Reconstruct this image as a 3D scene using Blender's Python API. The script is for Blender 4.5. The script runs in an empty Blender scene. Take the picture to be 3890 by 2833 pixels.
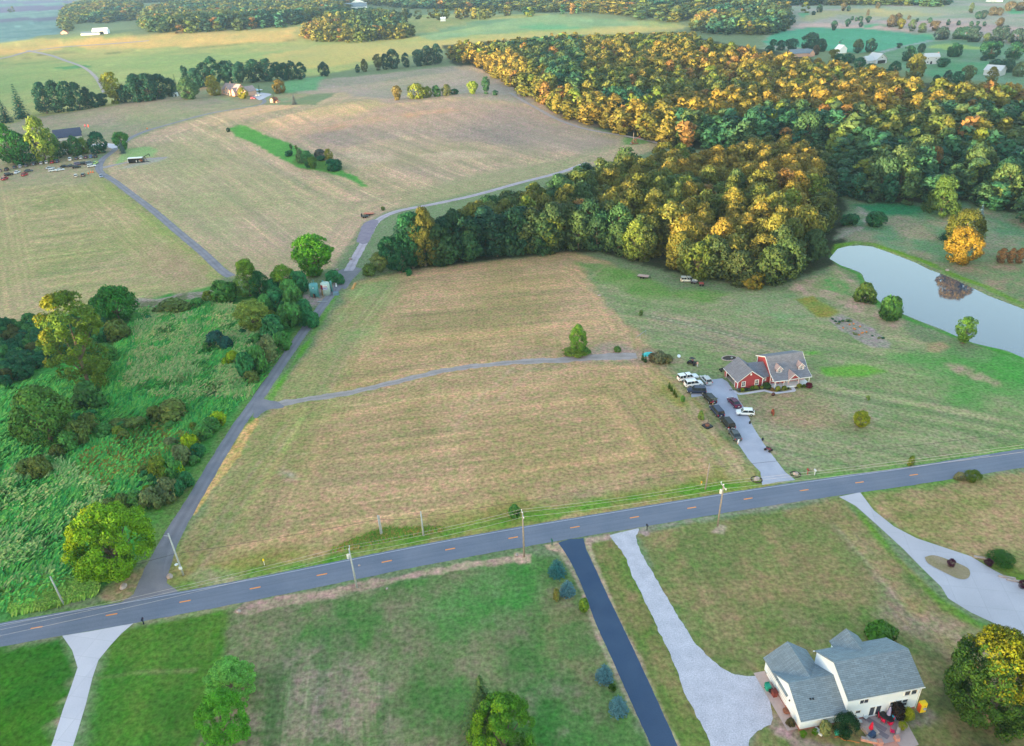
import bpy, math, random
import numpy as np
from mathutils import Vector, Matrix
R = math.radians
SC = bpy.context.scene
COL = SC.collection
# ------------------------------------------------------------------ camera
CW, CH = 3890.0, 2833.0
FP, PIT, ROL, CAMH = 2889.806, 0.501542, -0.0417573, 98.78
_F = np.array([0, math.cos(PIT), -math.sin(PIT)]); _r = np.array([1., 0, 0]); _u = np.array([0, math.sin(PIT), math.cos(PIT)])
_R = _r*math.cos(ROL) + _u*math.sin(ROL); _U = -_r*math.sin(ROL) + _u*math.cos(ROL)
cd = bpy.data.cameras.new('camera'); cam = bpy.data.objects.new('camera', cd); COL.objects.link(cam)
cd.sensor_fit = 'HORIZONTAL'; cd.sensor_width = 36.0; cd.lens = 36.0*FP/CW
cd.clip_start = 1.0; cd.clip_end = 30000.0
M = Matrix.Identity(4)
for i in range(3):
    M[i][0] = _R[i]; M[i][1] = _U[i]; M[i][2] = -_F[i]
M[2][3] = CAMH
cam.matrix_world = M
SC.camera = cam
# ------------------------------------------------------------------ light
SUN_EL = 2.5
SDIR = Vector((-0.78, -0.62, 0)).normalized()        # horizontal direction towards the sun
SAZ = math.atan2(SDIR.x, SDIR.y)
w = bpy.data.worlds.new('World'); SC.world = w; w.use_nodes = True
nt = w.node_tree; nt.nodes.clear()
sky = nt.nodes.new('ShaderNodeTexSky'); sky.sky_type = 'NISHITA'; sky.sun_disc = False
sky.sun_elevation = R(SUN_EL); sky.sun_rotation = SAZ; sky.air_density = 1.0; sky.dust_density = 0.6; sky.ozone_density = 1.2
bg = nt.nodes.new('ShaderNodeBackground'); bg.inputs['Strength'].default_value = 0.15
wo = nt.nodes.new('ShaderNodeOutputWorld')
nt.links.new(sky.outputs[0], bg.inputs[0]); nt.links.new(bg.outputs[0], wo.inputs[0])
sd = bpy.data.lights.new('sun', 'SUN'); sun = bpy.data.objects.new('sun', sd); COL.objects.link(sun)
sd.energy = 2.0; sd.angle = R(0.6); sd.color = (1.0, 0.77, 0.42)
sv = SDIR*math.cos(R(SUN_EL)) + Vector((0, 0, math.sin(R(SUN_EL))))
sun.rotation_euler = sv.to_track_quat('Z', 'Y').to_euler()
SC.view_settings.view_transform = 'Standard'; SC.view_settings.look = 'None'
SC.view_settings.gamma = 1; SC.view_settings.use_curve_mapping = False
SC.view_settings.exposure = 3.45
SC.cycles.volume_bounces = 0; SC.cycles.max_bounces = 5; SC.cycles.diffuse_bounces = 3
SC.cycles.transparent_max_bounces = 6
# what a surface reflecting 100 % shows in open shade, used to turn seen colours into albedo
KS = np.array([1.0, 1.2, 1.2])
def lin(c):
    c = np.array(c, float)/255.
    return np.where(c <= .04045, c/12.92, ((c+.055)/1.055)**2.4)
def A(r, g, b, k=1.0):
    return tuple(float(v) for v in np.clip(lin((r, g, b))*k/KS, .004, .85))
# ------------------------------------------------------------------ noise and terrain
def _h(ix, iy, s):
    n = (ix.astype(np.int64)*374761393 + iy.astype(np.int64)*668265263 + s*974634777) & 0xffffffff
    n = ((n ^ (n >> 13))*1274126177) & 0xffffffff
    return ((n ^ (n >> 16)) & 0xffff)/65535.0
def vn(x, y, s=0):
    xi = np.floor(x); yi = np.floor(y); fx = x-xi; fy = y-yi
    fx = fx*fx*(3-2*fx); fy = fy*fy*(3-2*fy)
    a = _h(xi, yi, s); b = _h(xi+1, yi, s); c = _h(xi, yi+1, s); d = _h(xi+1, yi+1, s)
    return (a+(b-a)*fx) + ((c+(d-c)*fx)-(a+(b-a)*fx))*fy
def fbm(x, y, s=0, o=4):
    t = 0; a = .5; tot = 0
    for i in range(o):
        t = t + a*vn(x, y, s+i*17); tot += a; a *= .55; x = x*2.03+5.1; y = y*2.03+9.7
    return t/tot*2-1
def G0(x, y, z=0.0):
    """flat-ground point seen at reference coordinate x, y (2268 wide) at height z"""
    x = x*CW/2268; y = y*CW/2268
    d = (x-CW/2)/FP*_R - (y-CH/2)/FP*_U + _F
    t = (z-CAMH)/min(d[2], -.004)
    return np.array([d[0]*t, d[1]*t, z])
def PJ(x, y, z):
    v0 = x*_R[0]+y*_R[1]+(z-CAMH)*_R[2]; v1 = x*_U[0]+y*_U[1]+(z-CAMH)*_U[2]; v2 = x*_F[0]+y*_F[1]+(z-CAMH)*_F[2]
    return (CW/2+FP*v0/v2)*2268/CW, (CH/2-FP*v1/v2)*2268/CW
BUMPS = []
for (px, py, am, sx, sy) in ((980, 235, 7.0, 120, 70), (700, 262, 4.0, 90, 55), (330, 240, 3.0, 80, 60), (180, 95, 12, 260, 130), (620, 70, 11, 240, 150),
                             (1050, 62, 9, 200, 120), (1350, 45, 9, 220, 150), (1900, 30, 9, 200, 150), (2200, 60, 6, 120, 120), (560, 195, 4.0, 80, 55),
                             (1600, 150, 8, 150, 110), (2050, 250, 4, 90, 80), (400, 20, 14, 500, 400), (1200, 5, 12, 600, 400)):
    g = G0(px, py); BUMPS.append((g[0], g[1], am, sx, sy))
POND = [(590,630),(660,545),(760,520),(870,515),(960,525),(1080,565),(1200,610),(1330,660),(1450,720),(1560,760),(1700,820),(1830,880),(1950,940),(2080,990),(2268,1060),(2700,1260),
        (2700,1640),(2268,1485),(2140,1430),(2000,1395),(1840,1360),(1690,1300),(1560,1240),(1400,1180),(1220,1105),(1060,1025),(1000,980),(960,890),(900,830),(870,760),(780,720),(690,690)]
POND = np.array([G0(1685+a/3.89, 408.1+b/3.89)[:2] for a, b in POND])
def sdist(P, x, y):
    """signed distance to polygon P, positive inside"""
    x = np.asarray(x, float); y = np.asarray(y, float)
    ins = np.zeros(x.shape, bool); dm = np.full(x.shape, 1e18)
    n = len(P)
    for i in range(n):
        ax, ay = P[i]; bx, by = P[(i+1) % n]
        ex, ey = bx-ax, by-ay; L = ex*ex+ey*ey+1e-12
        t = np.clip(((x-ax)*ex+(y-ay)*ey)/L, 0, 1)
        dm = np.minimum(dm, (x-ax-t*ex)**2+(y-ay-t*ey)**2)
        if abs(ey) > 1e-12:
            c = ((ay > y) != (by > y)) & (x < ex*(y-ay)/ey+ax)
            ins ^= c
    d = np.sqrt(dm)
    return np.where(ins, d, -d)
def hgt(x, y):
    x = np.asarray(x, float); y = np.asarray(y, float)
    z = 0
    for cx, cy, am, sx, sy in BUMPS:
        z = z + am*np.exp(-(((x-cx)/sx)**2+((y-cy)/sy)**2))
    r = np.hypot(x, y)
    k = np.clip((r-270)/160, 0, 1); k = k*k*(3-2*k)
    z = z*k + 1.2*k*fbm(x/90, y/90, 3, 2)
    return z
def hp(x, y):
    """terrain height with the pond basin"""
    z = hgt(x, y)
    sh = np.shape(z); z = np.atleast_1d(z).astype(float); x = np.atleast_1d(x); y = np.atleast_1d(y)
    m = (x > POND[:, 0].min()-3) & (x < POND[:, 0].max()+3) & (y > POND[:, 1].min()-3) & (y < POND[:, 1].max()+3)
    if m.any():
        d = sdist(POND, x[m], y[m]); z[m] -= np.clip((d+.6)/2.2, 0, 1)*1.3
    return z.reshape(sh) if sh else float(z[0])
def D(x, y, dz=0.0):
    """terrain point seen at reference coordinate x, y"""
    z = 0.0
    for i in range(12):
        g = G0(x, y, z+dz); z = .5*z+.5*float(hgt(g[0], g[1]))
    g = G0(x, y, z+dz)
    return Vector((g[0], g[1], z))
def T16(ox, oy, s):
    """reader for coordinates of an enlarged view: origin and scale"""
    return lambda x, y: ((ox+x/s)*2268/CW, (oy+y/s)*2268/CW)
t0 = T16(0, 0, 2.268); tL = T16(0, 480, 3.78); tH = T16(2540, 1310, 3.91); tW = T16(2860, 2400, 3.24); tK = T16(780, 280, 5.67)
tP = T16(3290, 2640, 7.56); tR = T16(2890, 0, 2.268)
def PXM(p):
    a = PJ(p.x, p.y, p.z); b = PJ(p.x+1, p.y, p.z)
    return math.hypot(a[0]-b[0], a[1]-b[1])
# ------------------------------------------------------------------ tags and mesh helpers
def tag(o, label=None, cat=None, group=None, kind=None):
    if label: o['label'] = label
    if cat: o['category'] = cat
    if group: o['group'] = group
    if kind: o['kind'] = kind
    return o
def empty(name, loc, rz=0.0, sc=(1, 1, 1)):
    o = bpy.data.objects.new(name, None); COL.objects.link(o)
    o.location = loc; o.rotation_euler = (0, 0, rz); o.scale = sc; o.empty_display_size = .5
    return o
def link(name, me, mat=None, parent=None):
    o = bpy.data.objects.new(name, me); COL.objects.link(o)
    if mat is not None and not me.materials: me.materials.append(mat)
    if parent is not None: o.parent = parent
    return o
def kids(o): return [c for c in ALLK.get(o.name, [])]
def copy_tree(root, loc=None, rz=None, sc=None):
    def rec(o, par):
        c = o.copy(); COL.objects.link(c)
        if par is not None: c.parent = par; c.matrix_parent_inverse = o.matrix_parent_inverse
        for ch in o.children: rec(ch, c)
        return c
    r = rec(root, None)
    if loc is not None: r.location = loc
    if rz is not None: r.rotation_euler = (0, 0, rz)
    if sc is not None: r.scale = sc
    return r
def fast_mesh(name, V, Q, colors=None, smooth=False, k=4):
    me = bpy.data.meshes.new(name); V = np.asarray(V, np.float32); Q = np.asarray(Q, np.int32)
    me.vertices.add(len(V)); me.vertices.foreach_set('co', V.ravel())
    me.loops.add(Q.size); me.loops.foreach_set('vertex_index', Q.ravel())
    me.polygons.add(len(Q)); me.polygons.foreach_set('loop_start', np.arange(0, Q.size, k, dtype=np.int32))
    try: me.polygons.foreach_set('loop_total', np.full(len(Q), k, np.int32))
    except Exception: pass
    if smooth: me.polygons.foreach_set('use_smooth', np.ones(len(Q), bool))
    if colors is not None:
        a = me.color_attributes.new('tint', 'FLOAT_COLOR', 'POINT')
        c = np.ones((len(V), 4), np.float32); c[:, :3] = colors; a.data.foreach_set('color', c.ravel())
    me.update(calc_edges=True)
    return me
class MB:
    def __init__(s): s.v = []; s.f = []
    def add(s, vs, fs):
        n = len(s.v); s.v += [tuple(v) for v in vs]; s.f += [tuple(i+n for i in f) for f in fs]; return s
    def box(s, c, d, rz=0, ry=0, rx=0, top=1.0):
        h = [x/2 for x in d]; vs = []
        for z in (-1, 1):
            k = top if z > 0 else 1
            for x, y in ((-1, -1), (1, -1), (1, 1), (-1, 1)): vs.append(Vector((x*h[0]*k, y*h[1]*k, z*h[2])))
        m = Matrix.Rotation(rz, 3, 'Z') @ Matrix.Rotation(ry, 3, 'Y') @ Matrix.Rotation(rx, 3, 'X')
        vs = [m @ v + Vector(c) for v in vs]
        return s.add(vs, [(0, 3, 2, 1), (4, 5, 6, 7), (0, 1, 5, 4), (1, 2, 6, 5), (2, 3, 7, 6), (3, 0, 4, 7)])
    def tube(s, pts, rad, n=8, cap=True):
        pts = [Vector(p) for p in pts]; rad = rad if hasattr(rad, '__len__') else [rad]*len(pts)
        vs = []; fs = []
        for i, p in enumerate(pts):
            d = (pts[min(i+1, len(pts)-1)]-pts[max(i-1, 0)]).normalized()
            a = d.orthogonal().normalized() if abs(d.z) < .99 else Vector((1, 0, 0)); b = d.cross(a)
            for k in range(n):
                t = 2*math.pi*k/n; vs.append(p+(a*math.cos(t)+b*math.sin(t))*rad[i])
        for i in range(len(pts)-1):
            for k in range(n): fs.append((i*n+k, i*n+(k+1) % n, (i+1)*n+(k+1) % n, (i+1)*n+k))
        if cap: fs.append(tuple(range(n-1, -1, -1))); fs.append(tuple((len(pts)-1)*n+k for k in range(n)))
        return s.add(vs, fs)
    def lathe(s, prof, c=(0, 0, 0), n=16):
        vs = []; fs = []; c = Vector(c)
        for r, z in prof:
            for k in range(n):
                t = 2*math.pi*k/n; vs.append(c+Vector((r*math.cos(t), r*math.sin(t), z)))
        for i in range(len(prof)-1):
            for k in range(n): fs.append((i*n+k, i*n+(k+1) % n, (i+1)*n+(k+1) % n, (i+1)*n+k))
        fs.append(tuple(range(n-1, -1, -1))); fs.append(tuple((len(prof)-1)*n+k for k in range(n)))
        return s.add(vs, fs)
    def prism(s, prof, axis, a, b):
        """profile of (p, z) points swept along u or v from a to b"""
        n = len(prof); vs = []
        for t in (a, b):
            for p, z in prof: vs.append((t, p, z) if axis == 'u' else (p, t, z))
        return s.add(vs, [tuple(range(n)), tuple(range(2*n-1, n-1, -1))]+[(i, i+n, (i+1) % n+n, (i+1) % n) for i in range(n)])
    def build(s, name, mat, parent=None, smooth=False):
        me = bpy.data.meshes.new(name); me.from_pydata(s.v, [], s.f); me.materials.append(mat)
        import bmesh
        bm = bmesh.new(); bm.from_mesh(me); bmesh.ops.recalc_face_normals(bm, faces=bm.faces); bm.to_mesh(me); bm.free()
        if smooth:
            me.polygons.foreach_set('use_smooth', [len(p.vertices) == 4 for p in me.polygons])
        me.update()
        return link(name, me, None, parent)
# ------------------------------------------------------------------ materials
def newmat(name):
    m = bpy.data.materials.new(name); m.use_nodes = True; n = m.node_tree; n.nodes.clear()
    o = n.nodes.new('ShaderNodeOutputMaterial'); b = n.nodes.new('ShaderNodeBsdfPrincipled')
    n.links.new(b.outputs[0], o.inputs[0]); return m, n, b, o
def pmat(name, col, rough=.8, amp=.15, scale=3.0, spec=.3, metal=0.0, objcol=False, bump=0.0, stripes=None, sc2=None, coat=0):
    """plain colour varied by two octaves of noise in object space; optional object colour and lap stripes"""
    m, n, b, o = newmat(name)
    tc = n.nodes.new('ShaderNodeTexCoord'); nz = n.nodes.new('ShaderNodeTexNoise'); nz.inputs['Scale'].default_value = scale; nz.inputs['Detail'].default_value = 5
    n.links.new(tc.outputs['Object'], nz.inputs['Vector'])
    mr = n.nodes.new('ShaderNodeMapRange'); mr.inputs['From Min'].default_value = .25; mr.inputs['From Max'].default_value = .75
    mr.inputs['To Min'].default_value = 1-amp; mr.inputs['To Max'].default_value = 1+amp
    n.links.new(nz.outputs['Fac'], mr.inputs['Value'])
    mx = n.nodes.new('ShaderNodeVectorMath'); mx.operation = 'SCALE'
    if objcol:
        oi = n.nodes.new('ShaderNodeObjectInfo'); n.links.new(oi.outputs['Color'], mx.inputs[0])
    else: mx.inputs[0].default_value = col[:3]
    n.links.new(mr.outputs[0], mx.inputs['Scale'])
    out = mx.outputs[0]
    if stripes:
        ax, per, dk = stripes
        sp = n.nodes.new('ShaderNodeSeparateXYZ'); n.links.new(tc.outputs['Object'], sp.inputs[0])
        ml = n.nodes.new('ShaderNodeMath'); ml.operation = 'MULTIPLY'; ml.inputs[1].default_value = 1/per; n.links.new(sp.outputs[ax], ml.inputs[0])
        fr = n.nodes.new('ShaderNodeMath'); fr.operation = 'FRACT'; n.links.new(ml.outputs[0], fr.inputs[0])
        gt = n.nodes.new('ShaderNodeMapRange'); gt.inputs['From Min'].default_value = .8; gt.inputs['From Max'].default_value = 1; gt.inputs['To Min'].default_value = 1; gt.inputs['To Max'].default_value = dk
        n.links.new(fr.outputs[0], gt.inputs['Value'])
        m2 = n.nodes.new('ShaderNodeVectorMath'); m2.operation = 'SCALE'; n.links.new(out, m2.inputs[0]); n.links.new(gt.outputs[0], m2.inputs['Scale']); out = m2.outputs[0]
    n.links.new(out, b.inputs['Base Color'])
    b.inputs['Roughness'].default_value = rough; b.inputs['Specular IOR Level'].default_value = spec; b.inputs['Metallic'].default_value = metal
    if coat: b.inputs['Coat Weight'].default_value = coat
    if bump:
        bp = n.nodes.new('ShaderNodeBump'); bp.inputs['Strength'].default_value = bump; bp.inputs['Distance'].default_value = .05
        n.links.new(nz.outputs['Fac'], bp.inputs['Height']); n.links.new(bp.outputs[0], b.inputs['Normal'])
    return m
MT = {}
def mats():
    P = lambda k, *a, **kw: MT.__setitem__(k, pmat(k, *a, **kw))
    P('white_paint', (.78, .79, .80), .5, .04, .5); P('white_siding', (.78, .83, .88), .6, .03, .6, stripes=('Z', .2, .80))
    P('shaded_white_siding', (.46, .49, .53), .7, .06, .5, stripes=('Z', .3, .85)); P('red_siding', (.33, .05, .058), .7, .08, 1.2, stripes=('Z', .2, .75)); P('cream_siding', (.56, .33, .26), .6, .05, .6, stripes=('Z', .25, .82))  # first siding: white boards with their shade put into the colour
    P('grey_siding', (.55, .56, .58), .6, .05, .6, stripes=('X', .4, .8)); P('brick', (.33, .12, .09), .85, .2, 6)
    P('wood', (.26, .19, .13), .85, .25, 4); P('pole_wood', (.34, .27, .22), .85, .25, 3); P('pole_grey', (.40, .42, .42), .8, .2, 3)
    P('black_metal', (.02, .02, .022), .5, .1, 3); P('grey_metal', (.35, .36, .37), .4, .1, 3, metal=.6); P('rust', (.25, .09, .05), .85, .3, 4)
    P('rubber', (.02, .02, .02), .85, .1, 4); P('rim', (.5, .5, .52), .3, .1, 4, metal=.7); P('glass', (.02, .028, .035), .08, .05, 1, spec=.6)
    P('window_glass', (.05, .06, .08), .1, .1, 1, spec=.6); P('car_paint', (1, 1, 1), .35, .03, 2, spec=.2, objcol=True, coat=.12)
    P('red_lamp', (.45, .02, .02), .3, .1, 3); P('clear_lamp', (.7, .7, .7), .2, .1, 3); P('plate', (.75, .76, .8), .5, .03, 3)
    P('plain', (1, 1, 1), .7, .08, 2.5, objcol=True); P('cloth', (1, 1, 1), .9, .08, 5, objcol=True); P('skin', (.45, .25, .18), .6, .05, 5)
    P('bark', (.16, .12, .09), .9, .3, 3, bump=.4); P('stone', (.42, .33, .30), .85, .25, 2.5, bump=.5); P('mulch', (.06, .045, .035), .95, .4, 3)
    P('rubble', (.30, .27, .25), .9, .45, 1.2, bump=.6); P('green_steel', (.10, .30, .30), .6, .15, 1.5); P('pale_steel', (.42, .52, .47), .6, .2, 1.2)
    P('patio_stone', (.36, .32, .29), .85, .12, 1.0); P('brick_pink', (.50, .24, .19), .85, .12, 5)
    # shingles: brick courses darken slightly
    for k, c in (('shingle_blue', (.19, .24, .285)), ('shingle_grey', (.20, .20, .235)), ('shingle_sun_pink', (.36, .27, .27)), ('shingle_dark', (.05, .065, .12))):  # the pink shingle has the low sun's tint put into its colour
        m, n, b, o = newmat(k)
        tc = n.nodes.new('ShaderNodeTexCoord'); bk = n.nodes.new('ShaderNodeTexBrick'); nz = n.nodes.new('ShaderNodeTexNoise')
        bk.inputs['Scale'].default_value = 1.0; bk.inputs['Brick Width'].default_value = .9; bk.inputs['Row Height'].default_value = .22; bk.inputs['Mortar Size'].default_value = .02
        bk.inputs['Color1'].default_value = (*[v*1.12 for v in c], 1); bk.inputs['Color2'].default_value = (*[v*.86 for v in c], 1); bk.inputs['Mortar'].default_value = (*[v*.6 for v in c], 1)
        nz.inputs['Scale'].default_value = 1.3; nz.inputs['Detail'].default_value = 6
        n.links.new(tc.outputs['Object'], bk.inputs['Vector']); n.links.new(tc.outputs['Object'], nz.inputs['Vector'])
        mr = n.nodes.new('ShaderNodeMapRange'); mr.inputs['To Min'].default_value = .8; mr.inputs['To Max'].default_value = 1.2; n.links.new(nz.outputs['Fac'], mr.inputs['Value'])
        sc = n.nodes.new('ShaderNodeVectorMath'); sc.operation = 'SCALE'; n.links.new(bk.outputs['Color'], sc.inputs[0]); n.links.new(mr.outputs[0], sc.inputs['Scale'])
        n.links.new(sc.outputs[0], b.inputs['Base Color']); b.inputs['Roughness'].default_value = .85; b.inputs['Specular IOR Level'].default_value = .2
        MT[k] = m
    # foliage: object colour times the crown's leaf tints, with painted sun-gold on some crowns
    m, n, b, o = newmat('leaves')
    oi = n.nodes.new('ShaderNodeObjectInfo'); at = n.nodes.new('ShaderNodeAttribute'); at.attribute_name = 'tint'
    ml = n.nodes.new('ShaderNodeVectorMath'); ml.operation = 'MULTIPLY'; n.links.new(oi.outputs['Color'], ml.inputs[0]); n.links.new(at.outputs['Color'], ml.inputs[1])
    n.links.new(ml.outputs[0], b.inputs['Base Color']); b.inputs['Roughness'].default_value = .6; b.inputs['Specular IOR Level'].default_value = .15
    tr = n.nodes.new('ShaderNodeBsdfTranslucent'); n.links.new(ml.outputs[0], tr.inputs['Color'])
    mx = n.nodes.new('ShaderNodeMixShader'); mx.inputs[0].default_value = .2
    n.links.new(b.outputs[0], mx.inputs[1]); n.links.new(tr.outputs[0], mx.inputs[2]); n.links.new(mx.outputs[0], o.inputs[0])
    MT['leaves'] = m
mats()
# ------------------------------------------------------------------ ground sheet: fine where the land is seen, coarse elsewhere
def build_ground():
    az = list(np.arange(-38, 38.001, .088)); a = 38
    st = .3
    side = []
    while a < 179: a += st; st *= 1.25; side.append(min(a, 179.5))
    az = sorted([-s for s in side]+az+side)
    dep = list(np.arange(58, 1.2, -.082)); d = 1.15
    while d > .42: dep.append(d); d -= .06
    rr = [0.5, 8, 16, 24, 32, 40, 48, 54]+[CAMH/math.tan(R(q)) for q in dep if CAMH/math.tan(R(q)) > 58]
    az = np.radians(np.array(az)); rr = np.array(rr); na, nr = len(az), len(rr)
    X = (rr[:, None]*np.sin(az)[None]).ravel(); Y = (rr[:, None]*np.cos(az)[None]).ravel()
    Z = hp(X, Y)
    C = paint_all(X, Y, np.hypot(X, Y))
    i = np.arange(nr-1)[:, None]; j = np.arange(na)[None]; j2 = (j+1) % na
    Q = np.stack([i*na+j+0*i, (i+1)*na+j, (i+1)*na+j2, i*na+j2], -1).reshape(-1, 4)[:, ::-1]
    me = fast_mesh('ground', np.stack([X, Y, Z], 1), Q, C, smooth=True)
    m, n, b, o = newmat('ground_cover')
    at = n.nodes.new('ShaderNodeAttribute'); at.attribute_name = 'tint'
    tc = n.nodes.new('ShaderNodeTexCoord')
    def noise(s, d=4):
        q = n.nodes.new('ShaderNodeTexNoise'); q.inputs['Scale'].default_value = s; q.inputs['Detail'].default_value = d; q.inputs['Roughness'].default_value = .65
        n.links.new(tc.outputs['Object'], q.inputs['Vector']); return q
    n1, n2 = noise(1.3, 5), noise(.16, 4)
    def mr(q, lo, hi):
        r = n.nodes.new('ShaderNodeMapRange'); r.inputs['From Min'].default_value = .34; r.inputs['From Max'].default_value = .66
        r.inputs['To Min'].default_value = lo; r.inputs['To Max'].default_value = hi; n.links.new(q.outputs['Fac'], r.inputs['Value']); return r
    n3 = noise(.55, 6); a1, a2 = mr(n1, .62, 1.38), mr(n2, .9, 1.1)
    p = n.nodes.new('ShaderNodeMath'); p.operation = 'MULTIPLY'; n.links.new(a1.outputs[0], p.inputs[0]); n.links.new(a2.outputs[0], p.inputs[1])
    sc = n.nodes.new('ShaderNodeVectorMath'); sc.operation = 'SCALE'; n.links.new(at.outputs['Color'], sc.inputs[0]); n.links.new(p.outputs[0], sc.inputs['Scale'])
    cr = n.nodes.new('ShaderNodeMix'); cr.data_type = 'RGBA'; m3 = mr(n3, 0, 1); n.links.new(m3.outputs[0], cr.inputs[0]); cr.inputs[6].default_value = (.76, 1.04, .74, 1); cr.inputs[7].default_value = (1.24, 1.0, 1.2, 1)
    mq = n.nodes.new('ShaderNodeVectorMath'); mq.operation = 'MULTIPLY'; n.links.new(sc.outputs[0], mq.inputs[0]); n.links.new(cr.outputs[2], mq.inputs[1]); n.links.new(mq.outputs[0], b.inputs['Base Color']); b.inputs['Roughness'].default_value = .95; b.inputs['Specular IOR Level'].default_value = .05
    bp = n.nodes.new('ShaderNodeBump'); bp.inputs['Strength'].default_value = .5; bp.inputs['Distance'].default_value = .12
    n.links.new(n1.outputs['Fac'], bp.inputs['Height']); n.links.new(bp.outputs[0], b.inputs['Normal'])
    g = link('ground', me, m); tag(g, kind='structure')
class Painter:
    def __init__(s, X, Y, r):
        s.X, s.Y, s.r = X, Y, r
        s.C = np.tile(np.array(A(118, 138, 105)), (len(X), 1))
        n = fbm(X/160, Y/160, 5, 4)[:, None]; s.C = s.C*(1+.25*n)
    def poly(s, px, c1, c2=None, soft=1.0, warp=1.0, mott=12, streak=None, head=None, op=1.0, mk=1.2, amp=.12, seed=1, per=3.0):
        """px: outline in reference coordinates; c1, c2: the two covers mixed in patches; streak: two points giving the mowing direction"""
        P = np.array([D(*q)[:2] for q in px]); mg = soft*2+warp*3+5
        k = (s.X > P[:, 0].min()-mg) & (s.X < P[:, 0].max()+mg) & (s.Y > P[:, 1].min()-mg) & (s.Y < P[:, 1].max()+mg)
        idx = np.nonzero(k)[0]
        if not len(idx): return
        x, y = s.X[idx], s.Y[idx]
        d = sdist(P, x, y)
        dd = d+warp*fbm(x/(3+warp*2), y/(3+warp*2), seed+40, 4)*1.6
        a = np.clip(dd/(2*soft)+.5, 0, 1); a = a*a*(3-2*a)*op
        kk = a > 0; idx, x, y, d, a = idx[kk], x[kk], y[kk], d[kk], a[kk]
        if not len(idx): return
        c = np.tile(np.array(c1), (len(idx), 1))
        m0 = fbm(x/mott, y/mott, seed+7, 5)*mk
        if streak is not None:
            p, q = D(*streak[0]), D(*streak[1]); u = Vector((q.x-p.x, q.y-p.y)).normalized()
            U = x*u.x+y*u.y; V = -x*u.y+y*u.x
            V = V+3*fbm(U/70, V/70, seed+3, 2)
            st = .75*fbm(U/90, V/(per*1.5), seed+11, 3)+.45*fbm(U/25, V/(per*.25), seed+12, 2)+.30*np.sin(V*2*np.pi/(per*2.6)+3*fbm(V/30, U/200, seed+6, 2))*np.clip(fbm(U/70, V/22, seed+2, 2)+.3, 0, 1)
            if head:
                hx = .45*fbm(x/60+U/120, d/(per*1.2), seed+21, 3)+.45*fbm(U/60, d/(per*.25), seed+22, 2)
                t = np.clip((d-head)/4, 0, 1); st = st*t+hx*(1-t)
            ln = np.clip(fbm(U/110, V/(per*.30), seed+31, 2)*4-1.5, 0, 1)*np.clip(.5+fbm(x/30, y/30, seed+32, 3)*2, 0, 1); c = c*(1+2.2*amp*ln)[:, None]
            m0 = m0-3.2*amp*st; c = c*(1+amp*1.3*st)[:, None]
            w = np.clip(st*1.1, -.6, .6)[:, None]*amp; c = c*(1+w*np.array([.6, .1, -.2]))
        if c2 is not None:
            m = np.clip(.5+m0, 0, 1)[:, None]; c = c*(1-m+m*np.array(c2)/np.array(c1))
        s.C[idx] = s.C[idx]*(1-a)[:, None]+c*a[:, None]
    def line(s, px, c1, w, soft=.4, op=1.0, warp=.3, seed=3):
        P = [D(a, b) for a, b in px]
        xs = [p.x for p in P]; ys = [p.y for p in P]; mg = w+warp*3+3
        k = (s.X > min(xs)-mg) & (s.X < max(xs)+mg) & (s.Y > min(ys)-mg) & (s.Y < max(ys)+mg); idx = np.nonzero(k)[0]
        if not len(idx): return
        x, y = s.X[idx], s.Y[idx]; dm = np.full(x.shape, 1e9)
        for a, b in zip(P[:-1], P[1:]):
            ex, ey = b.x-a.x, b.y-a.y; L = ex*ex+ey*ey+1e-9; t = np.clip(((x-a.x)*ex+(y-a.y)*ey)/L, 0, 1)
            dm = np.minimum(dm, np.hypot(x-a.x-t*ex, y-a.y-t*ey))
        d = w/2-dm+warp*fbm(x/4, y/4, seed+9, 3)*1.5
        a = np.clip(d/(2*soft)+.5, 0, 1)*op*np.clip(.75+.5*fbm(x/6, y/6, seed, 3), 0, 1)
        s.C[idx] = s.C[idx]*(1-a)[:, None]+np.array(c1)*a[:, None]
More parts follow.
